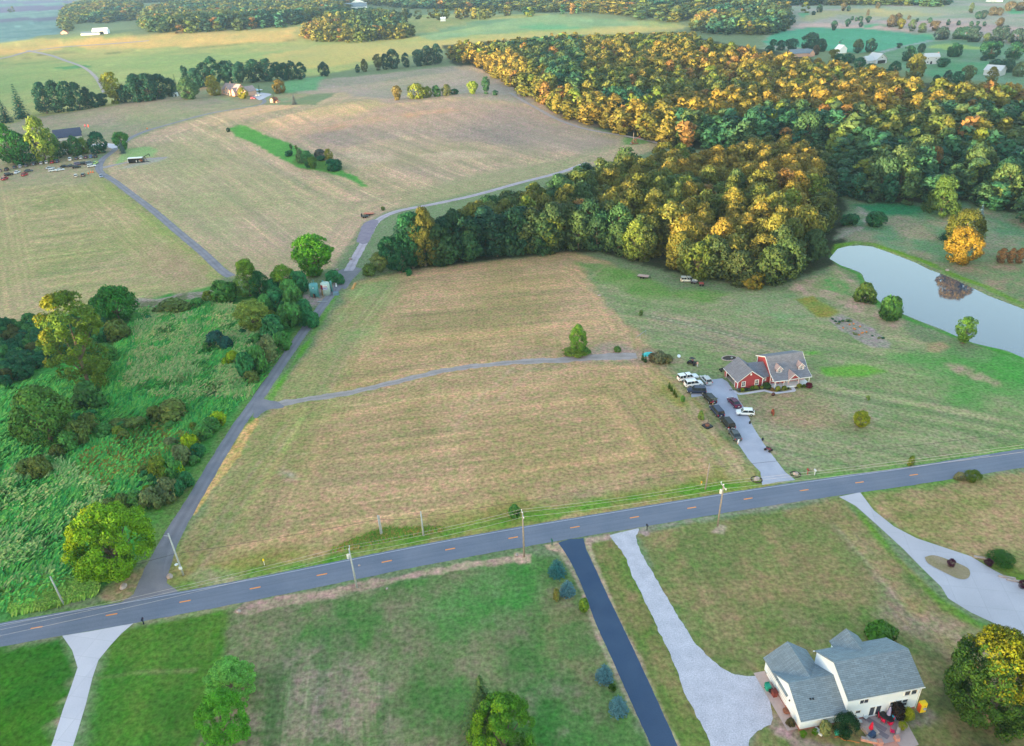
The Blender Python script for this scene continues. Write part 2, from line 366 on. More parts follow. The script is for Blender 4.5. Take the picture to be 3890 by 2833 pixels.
def paint_all(X, Y, r):
    s = Painter(X, Y, r); P, L = s.poly, s.line
    # far country
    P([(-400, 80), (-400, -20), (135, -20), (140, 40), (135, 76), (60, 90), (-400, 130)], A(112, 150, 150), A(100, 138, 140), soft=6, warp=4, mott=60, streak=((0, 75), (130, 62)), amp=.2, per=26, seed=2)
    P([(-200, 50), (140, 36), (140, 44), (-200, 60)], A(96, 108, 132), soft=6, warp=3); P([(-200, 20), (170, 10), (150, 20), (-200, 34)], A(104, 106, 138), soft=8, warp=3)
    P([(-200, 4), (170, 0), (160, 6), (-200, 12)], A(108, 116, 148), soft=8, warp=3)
    P([(-300, 130), (60, 88), (180, 80), (320, 78), (560, 66), (760, 40), (1050, 30), (1250, 36), (1480, 50), (1520, 58), (1480, 72), (1240, 74), (980, 110), (700, 168), (430, 190), (240, 236), (-20, 290), (-300, 340)],
      A(172, 172, 118), A(146, 166, 108), soft=5, warp=6, mott=60, streak=((100, 190), (420, 150)), amp=.12, per=22, seed=3)
    P([(-300, 128), (60, 92), (180, 86), (330, 80), (500, 70), (640, 62), (660, 76), (640, 92), (400, 104), (250, 108), (160, 104), (0, 122), (-300, 165)], A(205, 180, 122), A(176, 172, 118), soft=9, warp=14, mott=60, streak=((100, 100), (600, 75)), amp=.1, per=20, seed=5)
    P([(-300, 168), (0, 148), (230, 130), (600, 112), (900, 96), (1080, 88), (1000, 108), (700, 160), (500, 170), (200, 206), (-300, 290)], A(140, 166, 108), A(158, 172, 116), soft=10, warp=12, mott=70, streak=((100, 190), (420, 150)), amp=.1, per=18, seed=6)
    P([(700, 100), (1000, 86), (1200, 78), (1320, 68), (1480, 60), (1400, 72), (1240, 80), (1000, 105), (850, 128), (720, 150), (560, 150), (600, 120)], A(186, 178, 118), A(170, 174, 116), soft=9, warp=10, mott=50, seed=7)
    P([(930, 76), (1050, 46), (1200, 34), (1350, 40), (1460, 52), (1300, 62), (1060, 76), (960, 90)], A(136, 166, 124), A(118, 154, 120), soft=8, warp=10, mott=50, streak=((1000, 70), (1300, 55)), amp=.12, per=22, seed=8)
    P([(1145, 58), (1200, 52), (1290, 60), (1240, 66), (1160, 64)], A(98, 156, 118), soft=6, warp=8)
    L([(240, 118), (420, 106), (520, 98), (600, 90), (650, 88)], A(110, 125, 80), 7, soft=3, warp=2)
    L([(58, 128), (90, 122), (140, 118), (170, 116)], A(120, 128, 92), 9, soft=3, warp=2); P([(122, 150), (170, 143), (206, 146), (180, 151), (140, 153)], A(92, 150, 96), soft=3, warp=3)
    # far right: course fairways, green pasture, yards
    P([(1700, 110), (1700, 10), (2400, -20), (2400, 140), (2268, 120)], A(170, 165, 160), A(136, 158, 134), soft=6, warp=8, mott=70, mk=1.6, seed=9)
    P([(1770, 44), (1800, 26), (1900, 18), (2060, 28), (2110, 34), (1980, 38), (1850, 34), (1800, 50)], A(176, 172, 128), A(150, 162, 130), soft=6, warp=6, mott=40)
    P([(1765, 52), (1840, 50), (1950, 58), (2060, 72), (1960, 66), (1840, 60), (1758, 60)], A(200, 178, 168), soft=5, warp=5); P([(1900, 44), (2060, 44), (2268, 62), (2268, 76), (2080, 66)], A(178, 164, 160), soft=6, warp=6)
    for g in ([(1765, 32), (1790, 28), (1800, 33), (1776, 36)], [(2000, 76), (2060, 74), (2070, 82), (2010, 84)], [(2230, 20), (2268, 16), (2268, 30), (2236, 30)], [(1910, 54), (1940, 52), (1950, 58), (1920, 60)]): P(g, A(96, 168, 124), soft=4, warp=4)
    P([(1690, 92), (1720, 70), (1800, 60), (1900, 62), (2000, 72), (2066, 82), (2060, 94), (1960, 112), (1900, 118), (1800, 108), (1700, 100)], A(78, 158, 122), A(88, 164, 134), soft=4, warp=4, mott=40, streak=((1750, 90), (2000, 98)), amp=.06, per=20, seed=10)
    P([(1930, 116), (1990, 104), (2060, 92), (2130, 88), (2268, 100), (2300, 150), (2268, 190), (2150, 176), (2050, 170), (1990, 150)], A(118, 152, 128), A(98, 144, 108), soft=4, warp=5, mott=25, seed=11)
    P([(2055, 104), (2080, 97), (2110, 97), (2180, 104), (2190, 108), (2100, 110)], A(146, 176, 108), soft=3, warp=3); P([(2110, 140), (2190, 136), (2210, 150), (2150, 170), (2080, 175), (2050, 160)], A(84, 148, 108), A(98, 150, 112), soft=3, warp=3)
    L([(1950, 116), (1990, 105), (2060, 90), (2110, 84)], A(160, 168, 176), 6, soft=2, warp=1)
    # forest floors
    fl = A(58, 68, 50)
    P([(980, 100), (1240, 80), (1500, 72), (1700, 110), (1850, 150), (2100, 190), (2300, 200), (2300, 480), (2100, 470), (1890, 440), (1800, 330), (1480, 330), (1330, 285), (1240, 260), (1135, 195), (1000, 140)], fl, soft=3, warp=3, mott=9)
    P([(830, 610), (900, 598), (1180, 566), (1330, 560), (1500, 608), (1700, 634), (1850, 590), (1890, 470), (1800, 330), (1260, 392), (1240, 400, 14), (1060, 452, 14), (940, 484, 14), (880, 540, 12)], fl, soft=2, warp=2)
    # hay fields beyond the wetland
    hay1, hay2, hayg = A(188, 170, 146), A(172, 164, 132), A(160, 170, 126)
    P([(-60, 300), (60, 262), (240, 236), (420, 205), (520, 218), (560, 232), (500, 250), (400, 275), (300, 300), (262, 330), (200, 345), (100, 350), (-60, 380)], A(156, 150, 132), A(146, 154, 122), soft=2, warp=2, mott=30, streak=((100, 268), (480, 240)), head=8, amp=.08, seed=12)
    P([(300, 305), (360, 285), (480, 252), (580, 232), (700, 232), (760, 190), (1000, 148), (1045, 145), (1120, 180), (1240, 262), (1330, 290), (1480, 325), (1236, 386), (1050, 425), (880, 462), (812, 488), (740, 592), (660, 620), (520, 615), (240, 392), (222, 365), (250, 335)],
      hay1, hay2, soft=2, warp=1.5, mott=45, mk=1.6, streak=((360, 400), (560, 560)), head=24, amp=.19, per=3.4, seed=13)
    P([(640, 185), (760, 172), (1000, 146), (1110, 175), (1180, 232), (1000, 215), (860, 228), (760, 205), (660, 210)], A(166, 158, 146), A(150, 152, 130), soft=5, warp=5, mott=40, streak=((700, 215), (1000, 160)), amp=.08, seed=14)
    P([(870, 235), (1000, 226), (1180, 232), (1320, 290), (1400, 310), (1300, 350), (1120, 330), (1000, 300), (900, 300), (760, 320), (640, 300), (760, 270)], A(152, 142, 134), A(168, 156, 140), soft=14, warp=12, mott=40, streak=((900, 240), (1180, 330)), amp=.16, per=3.6, seed=15, op=.85)
    P([(240, 390), (300, 360), (400, 350), (500, 420), (560, 520), (520, 600), (430, 540), (330, 460)], hayg, hay2, soft=12, warp=8, mott=25, streak=((300, 420), (480, 560)), amp=.14, seed=16, op=.6)
    P([(290, 345), (350, 335), (420, 300), (500, 300), (620, 380), (760, 470), (700, 560), (560, 470), (430, 400)], A(176, 172, 136), A(160, 166, 124), soft=14, warp=10, mott=22, streak=((400, 370), (640, 520)), amp=.16, seed=17, op=.6)
    P([(900, 440), (1000, 400), (1236, 350), (1380, 318), (1236, 384), (1050, 424), (890, 458)], A(150, 158, 120), soft=8, warp=5, mott=20, seed=18, op=.7)
    for q in ([(770, 342), (830, 336), (862, 352), (820, 364), (860, 384), (800, 362)], [(930, 346), (1000, 330), (1060, 334), (1090, 344), (1020, 352), (960, 360)], [(600, 375), (660, 380), (720, 396), (660, 398)]):
        P(q, A(205, 188, 162), hay1, soft=4, warp=7, mott=8, seed=19, op=.8)
    for q in ([(620, 302), (680, 284), (760, 268), (830, 258), (850, 264), (760, 282), (690, 298), (640, 308)], [(480, 250), (560, 238), (690, 234), (700, 240), (600, 246), (500, 258)], [(870, 252), (1000, 238), (1020, 244), (900, 262)]):
        P(q, A(196, 160, 128), hay1, soft=6, warp=5, mott=18, seed=20, op=.6)  # warm bands of low sun on the crest, painted into the ground colour
    P([(505, 284), (530, 276), (548, 280), (580, 296), (640, 316), (700, 345), (762, 378), (790, 392), (816, 414), (800, 412), (764, 392), (700, 378), (660, 372), (620, 350), (560, 318), (520, 300)], A(98, 162, 82), A(84, 148, 76), soft=1.4, warp=1.5, mott=10, seed=21)
    P([(270, 330), (330, 324), (352, 334), (340, 346), (290, 352), (258, 366), (262, 345)], A(146, 178, 122), soft=2, warp=2); P([(258, 374), (330, 352), (372, 348), (352, 358), (290, 370)], A(170, 174, 160), soft=1.5, warp=1)
    P([(300, 215), (460, 190), (560, 208), (690, 205), (640, 226), (560, 232), (500, 222), (420, 208)], A(140, 158, 122), A(160, 150, 124), soft=4, warp=4, mott=20, seed=23)
    P([(640, 176), (720, 168), (700, 200), (640, 205), (610, 200)], A(112, 164, 118), soft=3, warp=2, seed=24)
    P([(1385, 306), (1430, 306), (1450, 312), (1420, 320), (1380, 320)], A(112, 150, 92), soft=2, warp=2); P([(655, 340), (760, 372), (740, 382), (690, 374), (650, 358)], A(84, 128, 62), soft=2, warp=2)
    # left field
    P([(-80, 350), (100, 348), (190, 352), (236, 372), (236, 400), (500, 604), (480, 630), (400, 652), (280, 672), (0, 726), (-80, 740)], A(176, 166, 132), A(156, 160, 114), soft=2, warp=1.5, mott=35, streak=((0, 560), (360, 515)), head=22, amp=.19, per=3.0, seed=25)
    P([(190, 380), (236, 396), (500, 606), (470, 628), (400, 560), (270, 440)], A(140, 164, 96), A(160, 160, 110), soft=5, warp=3, mott=12, streak=((240, 420), (480, 610)), amp=.16, per=2.2, seed=26, op=.9)
    P([(330, 540), (420, 560), (470, 610), (400, 640), (340, 600)], A(168, 150, 124), soft=9, warp=7, mott=12, seed=27, op=.6); P([(0, 350), (200, 345), (230, 372), (200, 410), (0, 420)], A(158, 156, 130), soft=8, warp=4, op=.6)
    # wetland
    P([(-80, 745), (0, 722), (280, 672), (480, 632), (620, 655), (700, 690), (640, 780), (560, 880), (480, 1000), (390, 1130), (330, 1215), (230, 1300), (0, 1372), (-80, 1390)], A(76, 152, 76), A(96, 150, 78), soft=2, warp=2, mott=14, mk=1.6, seed=28)
    P([(0, 1060), (120, 1040), (300, 1080), (230, 1200), (160, 1290), (0, 1360), (-80, 1380), (-80, 1060)], A(84, 148, 82), A(58, 128, 66), soft=7, warp=6, mott=8, mk=1.8, seed=29)
    P([(300, 690), (480, 668), (600, 712), (610, 800), (556, 880), (440, 905), (330, 880), (240, 880), (270, 760)], A(140, 168, 118), A(58, 146, 84), soft=6, warp=5, mott=5, mk=1.8, streak=((330, 880), (520, 700)), amp=.16, per=1.6, seed=91, op=.75)
    P([(-60, 1050), (120, 1030), (240, 1090), (240, 1180), (120, 1270), (-60, 1300)], A(126, 164, 104), A(60, 144, 76), soft=7, warp=6, mott=6, mk=1.8, streak=((0, 1200), (220, 1120)), amp=.14, per=1.6, seed=92, op=.7)
    P([(280, 980), (340, 950), (400, 970), (330, 1020), (250, 1060), (180, 1090)], A(96, 122, 62), soft=5, warp=4, seed=30, op=.8)
    P([(290, 665), (380, 655), (470, 645), (470, 660), (380, 674), (290, 688)], A(165, 158, 150), A(110, 120, 90), soft=.8, warp=2.5, mott=4, mk=2, seed=31)
    P([(670, 655), (700, 640), (740, 615), (760, 615), (742, 640), (725, 675), (690, 678)], A(168, 158, 150), A(150, 148, 136), soft=.7, warp=1, mott=4, seed=32)
    # centre fields
    f1, f2 = A(192, 168, 134), A(168, 154, 114)
    P([(790, 622), (900, 600), (1100, 578), (1260, 558), (1350, 580), (1420, 640), (1500, 740), (1440, 792), (1300, 802), (900, 850), (620, 905), (600, 890), (700, 760)], f1, f2, soft=2, warp=1.5, mott=26, streak=((780, 740), (1250, 700)), head=18, amp=.17, per=2.8, seed=33)
    P([(620, 905), (900, 850), (1300, 803), (1440, 800), (1530, 890), (1690, 1070), (1640, 1100), (1240, 1160), (1000, 1205), (760, 1240), (480, 1300), (360, 1300), (385, 1240), (570, 930)], f1, f2, soft=2, warp=1.5, mott=24, streak=((700, 1050), (1300, 975)), head=20, amp=.17, per=2.7, seed=34)
    P([(620, 905), (760, 880), (680, 1000), (560, 1140), (470, 1240), (365, 1290), (385, 1240), (570, 935)], A(146, 160, 104), A(158, 152, 104), soft=6, warp=4, mott=10, streak=((600, 950), (420, 1230)), amp=.15, per=2.3, seed=35, op=.85)
    P([(790, 625), (880, 612), (860, 680), (720, 880), (605, 890), (700, 760)], A(146, 166, 112), A(160, 158, 112), soft=5, warp=3, mott=9, streak=((840, 650), (660, 880)), amp=.16, per=2.2, seed=36, op=.9)
    P([(380, 1260), (480, 1240), (760, 1190), (1160, 1110), (1500, 1060), (1690, 1040), (1690, 1080), (1250, 1150), (760, 1235), (420, 1300)], A(138, 150, 82), A(150, 146, 90), soft=4, warp=3, mott=9, streak=((760, 1215), (1160, 1140)), amp=.12, per=2.2, seed=37, op=.9)
    P([(620, 1045), (660, 1040), (665, 1062), (635, 1068)], A(186, 186, 168), f1, soft=1.5, warp=2, mott=3, seed=38, op=.7); P([(1190, 1100), (1300, 1085), (1500, 1062), (1480, 1078), (1250, 1108)], A(158, 148, 122), soft=4, warp=2, op=.6)
    for q in ([(1240, 560), (1330, 575), (1360, 620), (1300, 600), (1200, 590), (1180, 580)], [(1140, 790), (1200, 770), (1300, 770), (1330, 740), (1380, 745), (1330, 790), (1250, 792)]): P(q, A(172, 156, 128), f2, soft=3, warp=4, mott=7, seed=39, op=.7)
    P([(1450, 800), (1500, 830), (1620, 990), (1690, 1060), (1600, 1060), (1480, 900)], A(150, 150, 92), A(168, 158, 124), soft=4, warp=3, mott=6, streak=((1480, 850), (1640, 1040)), amp=.14, per=2, seed=41)
    for q in ([(450, 850), (1160, 990), (1170, 985), (470, 845)],): pass
    # lawn of the red house, up to the pond
    lw1, lw2 = A(152, 156, 124), A(130, 150, 106)
    P([(1285, 582), (1340, 590), (1420, 640), (1540, 650), (1660, 645), (1760, 640), (1850, 590), (1880, 600), (1960, 700), (2060, 770), (2300, 900), (2300, 1000), (2020, 1040), (1770, 1066), (1700, 1060), (1620, 960), (1500, 830), (1430, 760), (1360, 690), (1310, 640)],
      lw1, lw2, soft=2, warp=1.5, mott=14, mk=1.5, streak=((1900, 880), (2150, 930)), amp=.15, per=2.0, seed=42)
    P([(1285, 585), (1400, 600), (1500, 640), (1620, 650), (1560, 668), (1420, 660), (1330, 620)], A(108, 150, 82), A(128, 152, 98), soft=3, warp=3, mott=8, seed=43)
    P([(1640, 650), (1760, 645), (1800, 700), (1760, 720), (1640, 700)], A(118, 158, 110), lw1, soft=5, warp=4, mott=9, seed=44)
    P([(1420, 690), (1500, 695), (1660, 730), (1760, 780), (1640, 790), (1500, 740)], A(160, 154, 128), lw1, soft=4, warp=3, mott=7, streak=((1430, 700), (1740, 780)), amp=.28, per=2.4, seed=45)
    P([(1690, 860), (1790, 850), (1860, 880), (1900, 930), (1800, 960), (1700, 930), (1650, 900)], A(172, 150, 124), A(146, 144, 112), soft=5, warp=5, mott=6, seed=46, op=.9)
    P([(1800, 860), (1900, 850), (2100, 880), (2268, 940), (2268, 970), (2050, 940), (1900, 960), (1850, 930)], A(150, 158, 124), A(126, 150, 100), soft=6, warp=5, mott=8, streak=((1850, 870), (2100, 920)), amp=.22, per=2.0, seed=47, op=.8)
    P([(1820, 815), (1920, 812), (1960, 822), (1900, 832), (1830, 826)], A(112, 166, 78), soft=1.5, warp=2); P([(1785, 776), (1815, 774), (1822, 786), (1790, 786)], A(106, 166, 72), soft=1.5, warp=1.5)
    P([(2000, 790), (2100, 770), (2268, 800), (2300, 900), (2268, 900), (2150, 880), (2060, 830)], A(84, 152, 78), A(100, 150, 88), soft=6, warp=6, mott=12, seed=48)
    P([(2060, 790), (2130, 800), (2200, 850), (2140, 830), (2080, 815)], A(168, 158, 134), A(112, 148, 92), soft=2, warp=4, mott=4, mk=2, seed=49)
    P([(1760, 640), (1850, 588), (1900, 620), (1930, 680), (1990, 690), (2010, 720), (1960, 712), (1880, 690), (1840, 665), (1780, 660)], A(184, 166, 148), A(140, 150, 112), soft=2, warp=4, mott=5, mk=1.7, seed=50)
    P([(1800, 632), (1840, 610), (1890, 630), (1900, 660), (1860, 650), (1805, 640)], A(78, 160, 84), A(140, 150, 110), soft=2, warp=2.5, mott=4, seed=51)
    P([(1758, 662), (1800, 655), (1860, 690), (1840, 702), (1812, 702)], A(124, 144, 80), A(150, 142, 78), soft=.8, warp=.6, mott=6, seed=52)
    P([(1832, 704), (1865, 698), (1885, 706), (1930, 726), (1978, 760), (1970, 770), (1930, 768), (1890, 748), (1850, 720)], A(166, 160, 156), A(150, 150, 138), soft=.7, warp=.8, mott=3, seed=53)
    P([(1385, 775), (1430, 770), (1480, 790), (1500, 800), (1460, 806), (1400, 800)], A(160, 146, 124), soft=2, warp=2.5, mott=3); P([(1250, 790), (1330, 762), (1380, 764), (1420, 785), (1440, 792), (1400, 800), (1300, 800)], A(176, 160, 142), soft=1.5, warp=2.5, seed=54)
    P([(2055, 762), (2090, 756), (2104, 768), (2080, 782), (2056, 778)], A(160, 150, 118), soft=1, warp=1)
    P([(1900, 905), (1920, 900), (1926, 935), (1896, 935)], A(168, 148, 124), soft=1.5, warp=1)
    # banks and park beyond the pond
    P([(1860, 520), (1900, 455), (2000, 450), (2110, 445), (2300, 480), (2300, 660), (2268, 640), (2120, 600), (2000, 560), (1910, 540)], A(108, 148, 110), A(150, 150, 124), soft=3, warp=4, mott=12, mk=1.6, seed=55)
    P([(1900, 455), (2000, 450), (2060, 460), (2030, 480), (1930, 478)], A(60, 132, 90), soft=4, warp=3); P([(2100, 590), (2200, 560), (2300, 590), (2300, 680), (2200, 640)], A(152, 140, 118), A(112, 142, 100), soft=4, warp=4, mott=6, seed=56)
    P([(1850, 530), (1870, 505), (1910, 500), (1915, 480), (1890, 465), (1904, 460), (1930, 478), (1922, 506), (1880, 520)], A(172, 168, 156), A(128, 146, 118), soft=1.5, warp=2.5, mott=5, seed=57)
    rim = [tuple(q) for q in ((1850, 560), (1856, 543), (1900, 536), (1935, 540), (2000, 562), (2060, 584), (2120, 612), (2180, 634), (2268, 676), (2420, 740))]
    L(rim, A(104, 150, 54), 2.6, soft=.6, warp=.5); L([(1838, 566), (1865, 590), (1900, 606), (1912, 625), (1930, 655), (1950, 680), (1998, 700), (2050, 722), (2110, 742), (2160, 762), (2230, 782), (2300, 802)], A(74, 146, 62), 1.9, soft=.5, warp=.5)
    # verges of the long road and the access road
    L([(380, 1300), (480, 1285), (620, 1262), (760, 1235), (900, 1200), (1100, 1158), (1300, 1122), (1500, 1090), (1680, 1068)], A(84, 146, 52), 2.6, soft=1.2, warp=1.2)
    L([(1760, 1062), (1900, 1050), (2060, 1028), (2300, 990)], A(104, 156, 80), 2.2, soft=1.2, warp=1)
    L([(595, 885), (640, 820), (700, 730), (745, 650)], A(104, 164, 66), 1.5, soft=.7, warp=.6); L([(372, 1230), (430, 1110), (500, 1000), (560, 930)], A(112, 152, 72), 1.6, soft=.8, warp=.6)
    L([(700, 690), (650, 760), (590, 835), (548, 900), (470, 1005), (400, 1110), (335, 1215)], A(112, 142, 84), 4.2, soft=1, warp=.6)
    P([(566, 925), (574, 925), (560, 955), (530, 1010), (490, 1060), (462, 1100), (430, 1142), (425, 1138), (450, 1085), (490, 1020), (530, 965)], A(224, 192, 134), A(196, 168, 110), soft=.3, warp=.7, mott=2.2, mk=1.4, seed=58)
    P([(425, 1270), (480, 1262), (560, 1290), (500, 1300), (430, 1300)], A(164, 164, 128), A(118, 148, 80), soft=2, warp=2, mott=4)
    P([(228, 1300), (290, 1268), (330, 1250), (318, 1290), (280, 1330), (232, 1336), (215, 1322)], A(168, 152, 124), A(140, 150, 106), soft=1, warp=1.5, mott=3, seed=59)
    # south side lawns
    P([(-100, 1440), (0, 1426), (140, 1408), (168, 1470), (150, 1545), (112, 1652), (90, 1760), (-100, 1760)], A(54, 112, 46), A(72, 120, 44), soft=.5, warp=.4, mott=7, streak=((60, 1470), (10, 1640)), amp=.10, per=1.9, seed=60)
    P([(182, 1760), (182, 1640), (240, 1420), (290, 1386), (520, 1345), (520, 1500), (470, 1600), (500, 1760)], A(70, 124, 52), A(92, 128, 60), soft=1.0, warp=.5, mott=6, streak=((400, 1420), (360, 1600)), amp=.11, per=1.6, seed=61)
    P([(505, 1352), (700, 1320), (800, 1300), (1000, 1260), (1180, 1232), (1240, 1240), (1440, 1652), (1470, 1760), (480, 1760), (440, 1652), (480, 1580)], A(88, 126, 74), A(124, 132, 100), soft=1.2, warp=1.6, mott=7, mk=2.0, streak=((560, 1400), (540, 1640)), amp=.08, per=1.8, seed=62)
    P([(1060, 1250), (1160, 1240), (1190, 1280), (1140, 1330), (1000, 1380), (960, 1340)], A(72, 138, 68), A(96, 138, 84), soft=4, warp=5, mott=4, seed=63, op=.8)
    P([(560, 1490), (700, 1460), (860, 1500), (900, 1652), (900, 1760), (480, 1760), (530, 1560)], A(146, 142, 122), A(100, 126, 84), soft=5, warp=6, mott=3.2, mk=2.4, streak=((600, 1500), (590, 1640)), amp=.14, per=1.3, seed=64, op=.85)
    P([(1200, 1550), (1300, 1560), (1420, 1700), (1250, 1760), (1170, 1700)], A(68, 128, 62), A(134, 136, 112), soft=4, warp=5, mott=3.6, mk=2, seed=65, op=.8)
    P([(1180, 1290), (1260, 1300), (1380, 1500), (1300, 1540), (1180, 1400)], A(132, 134, 98), A(108, 132, 86), soft=4, warp=5, mott=3.6, mk=1.8, seed=66, op=.7)
    P([(1302, 1200), (1370, 1196), (1420, 1300), (1480, 1430), (1600, 1660), (1630, 1760), (1520, 1760), (1480, 1620), (1380, 1400)], A(136, 134, 92), A(112, 134, 76), soft=.5, warp=.8, mott=4, mk=1.5, streak=((1350, 1250), (1520, 1640)), amp=.1, per=1.4, seed=67)
    L([(1392, 1240), (1440, 1340), (1500, 1460), (1560, 1580), (1600, 1660)], A(90, 140, 56), 1.3, soft=.7, warp=.6)
    P([(1412, 1182), (1600, 1150), (1780, 1118), (1862, 1102), (1940, 1190), (2060, 1300), (2170, 1390), (2300, 1440), (2300, 1760), (1640, 1760), (1700, 1500), (1560, 1480), (1500, 1380), (1440, 1260)], A(144, 138, 100), A(120, 134, 86), soft=.8, warp=1, mott=7, mk=1.9, streak=((1600, 1250), (1660, 1420)), amp=.07, per=1.7, seed=68)
    P([(1850, 1170), (1880, 1160), (2000, 1300), (2200, 1440), (2300, 1500), (2300, 1560), (2150, 1500), (1980, 1380)], A(152, 142, 104), A(164, 150, 128), soft=3, warp=3, mott=4, streak=((1870, 1180), (2100, 1440)), amp=.16, per=1.8, seed=69)
    P([(1680, 1340), (1850, 1320), (1980, 1380), (1900, 1420), (1760, 1440), (1640, 1460)], A(104, 132, 72), A(136, 136, 100), soft=4, warp=5, mott=4, seed=70, op=.8)
    P([(2040, 1500), (2120, 1480), (2300, 1560), (2300, 1760), (1900, 1760), (2030, 1620)], A(120, 118, 84), A(84, 98, 66), soft=3, warp=4, mott=3.2, mk=1.8, seed=71)
    L([(1880, 1110), (1940, 1180), (2010, 1265), (2090, 1340), (2170, 1385), (2290, 1430)], A(106, 144, 66), 1.2, soft=.6, warp=.5)
    P([(1905, 1092), (2100, 1066), (2300, 1040), (2300, 1330), (2210, 1260), (2130, 1225), (2030, 1190), (1960, 1150)], A(164, 150, 114), A(134, 140, 90), soft=.8, warp=1, mott=7, mk=1.6, streak=((1950, 1120), (2240, 1085)), amp=.08, per=1.8, seed=72)
    L([(1910, 1092), (2050, 1072), (2120, 1062)], A(102, 146, 76), 2.2, soft=.8, warp=.8); L([(1905, 1092), (1950, 1145), (2030, 1190), (2120, 1228), (2220, 1262)], A(108, 138, 70), 1.0, soft=.5, warp=.4)
    P([(2050, 1236), (2090, 1238), (2142, 1258), (2140, 1282), (2110, 1278), (2056, 1248)], A(134, 132, 92), A(156, 146, 118), soft=.3, warp=.2, mott=3)
    P([(2195, 1250), (2240, 1250), (2300, 1290), (2300, 1320), (2240, 1280)], A(108, 138, 66), soft=.6, warp=.4)
    # shoulders: bare soil and gravel along the road
    P([(526, 1352), (545, 1340), (700, 1312), (790, 1292), (900, 1270), (1060, 1242), (1140, 1230), (1170, 1232), (1160, 1246), (1060, 1254), (900, 1284), (800, 1308), (700, 1326), (560, 1354)], A(184, 168, 148), A(160, 146, 130), soft=.35, warp=.9, mott=3, mk=1.4, seed=73)
    P([(1140, 1222), (1180, 1226), (1176, 1246), (1150, 1248), (1136, 1238)], A(190, 170, 152), soft=.4, warp=.5); P([(1204, 1206), (1240, 1202), (1256, 1222), (1262, 1240), (1244, 1222), (1210, 1216)], A(192, 174, 150), soft=.3, warp=.4)
    P([(1296, 1192), (1350, 1184), (1362, 1192), (1306, 1200), (1304, 1215), (1298, 1212)], A(180, 164, 148), soft=.3, warp=.5); P([(1418, 1178), (1432, 1174), (1440, 1184), (1428, 1190)], A(170, 162, 150), soft=.3, warp=.3)
    L([(1380, 1180), (1460, 1166), (1600, 1142), (1800, 1104)], A(160, 160, 146), 1.0, soft=.5, warp=.6); L([(-60, 1440), (0, 1431), (140, 1408)], A(160, 158, 140), 1.0, soft=.5, warp=.5); L([(300, 1380), (420, 1360), (520, 1340)], A(150, 156, 120), .9, soft=.5, warp=.5)
    L([(20, 1376), (180, 1352), (240, 1338)], A(110, 150, 80), 1.4, soft=.6, warp=.6)
    L([(1232, 1205), (1262, 1250), (1290, 1310), (1320, 1390), (1360, 1480), (1400, 1560), (1450, 1665)], A(184, 170, 148), .75, soft=.3, warp=.35); L([(1300, 1200), (1322, 1260), (1360, 1350), (1410, 1450), (1460, 1560), (1505, 1665)], A(180, 168, 142), .6, soft=.3, warp=.3)
    L([(1376, 1190), (1400, 1240), (1436, 1320)], A(178, 168, 140), .6, soft=.3, warp=.4); L([(168, 1470), (162, 1520), (140, 1570), (112, 1655)], A(170, 160, 140), .55, soft=.25, warp=.25)
    P([(1700, 1570), (1730, 1590), (1780, 1640), (1880, 1655), (1880, 1665), (1760, 1655), (1705, 1610)], A(176, 162, 150), A(140, 132, 112), soft=.4, warp=.5, mott=2)
    P([(1575, 1180), (1592, 1160), (1606, 1166), (1600, 1180)], A(176, 166, 146), soft=.4, warp=.4)
    P([(2010, 1580), (2040, 1570), (2068, 1580), (2062, 1600), (2020, 1612)], A(150, 146, 136), A(110, 118, 100), soft=.4, warp=.5, mott=2)
    # worn wheel tracks across the fields and lawn
    tr = A(186, 170, 142)
    for q, wd, op in (([(1160, 790), (1110, 840), (1060, 880), (1010, 940)], 1.0, .5), ([(1190, 790), (1150, 845), (1095, 890)], 1.0, .5), ([(1450, 800), (1500, 850), (1560, 930), (1640, 1040)], 1.6, .6), ([(1465, 795), (1530, 860), (1600, 950)], .8, .5),
                      ([(1180, 790), (1140, 770), (1150, 745), (1200, 735), (1240, 750)], .9, .45), ([(640, 1070), (620, 1050), (640, 1010), (700, 1000)], .8, .4), ([(640, 640), (640, 650), (520, 1150)], .5, .0), ([(420, 1250), (520, 1100), (640, 930)], .9, .45), ([(440, 1262), (545, 1105), (650, 950)], .9, .4),
                      ([(700, 880), (760, 760), (830, 650)], .9, .4), ([(720, 880), (785, 760), (850, 655)], .9, .35), ([(1340, 590), (1300, 620), (1310, 660), (1380, 720), (1400, 770)], 1.0, .4), ([(700, 545), (640, 590), (600, 560)], 1.0, .4), ([(1400, 700), (1560, 730), (1750, 790)], .7, .6), ([(1410, 690), (1570, 718), (1760, 772)], .7, .6),
                      ([(430, 640), (455, 620), (440, 600), (400, 590)], .8, .5), ([(430, 1485), (300, 1490), (200, 1505)], .8, .3), ([(450, 1000), (420, 1040)], .1, 0)):
        if op: L(q, tr, wd, soft=.4, op=op, warp=.25)
    g_ = s.C.mean(1, keepdims=True); return np.clip(g_+(s.C-g_)*1.12, .004, .8)*.93
build_ground()
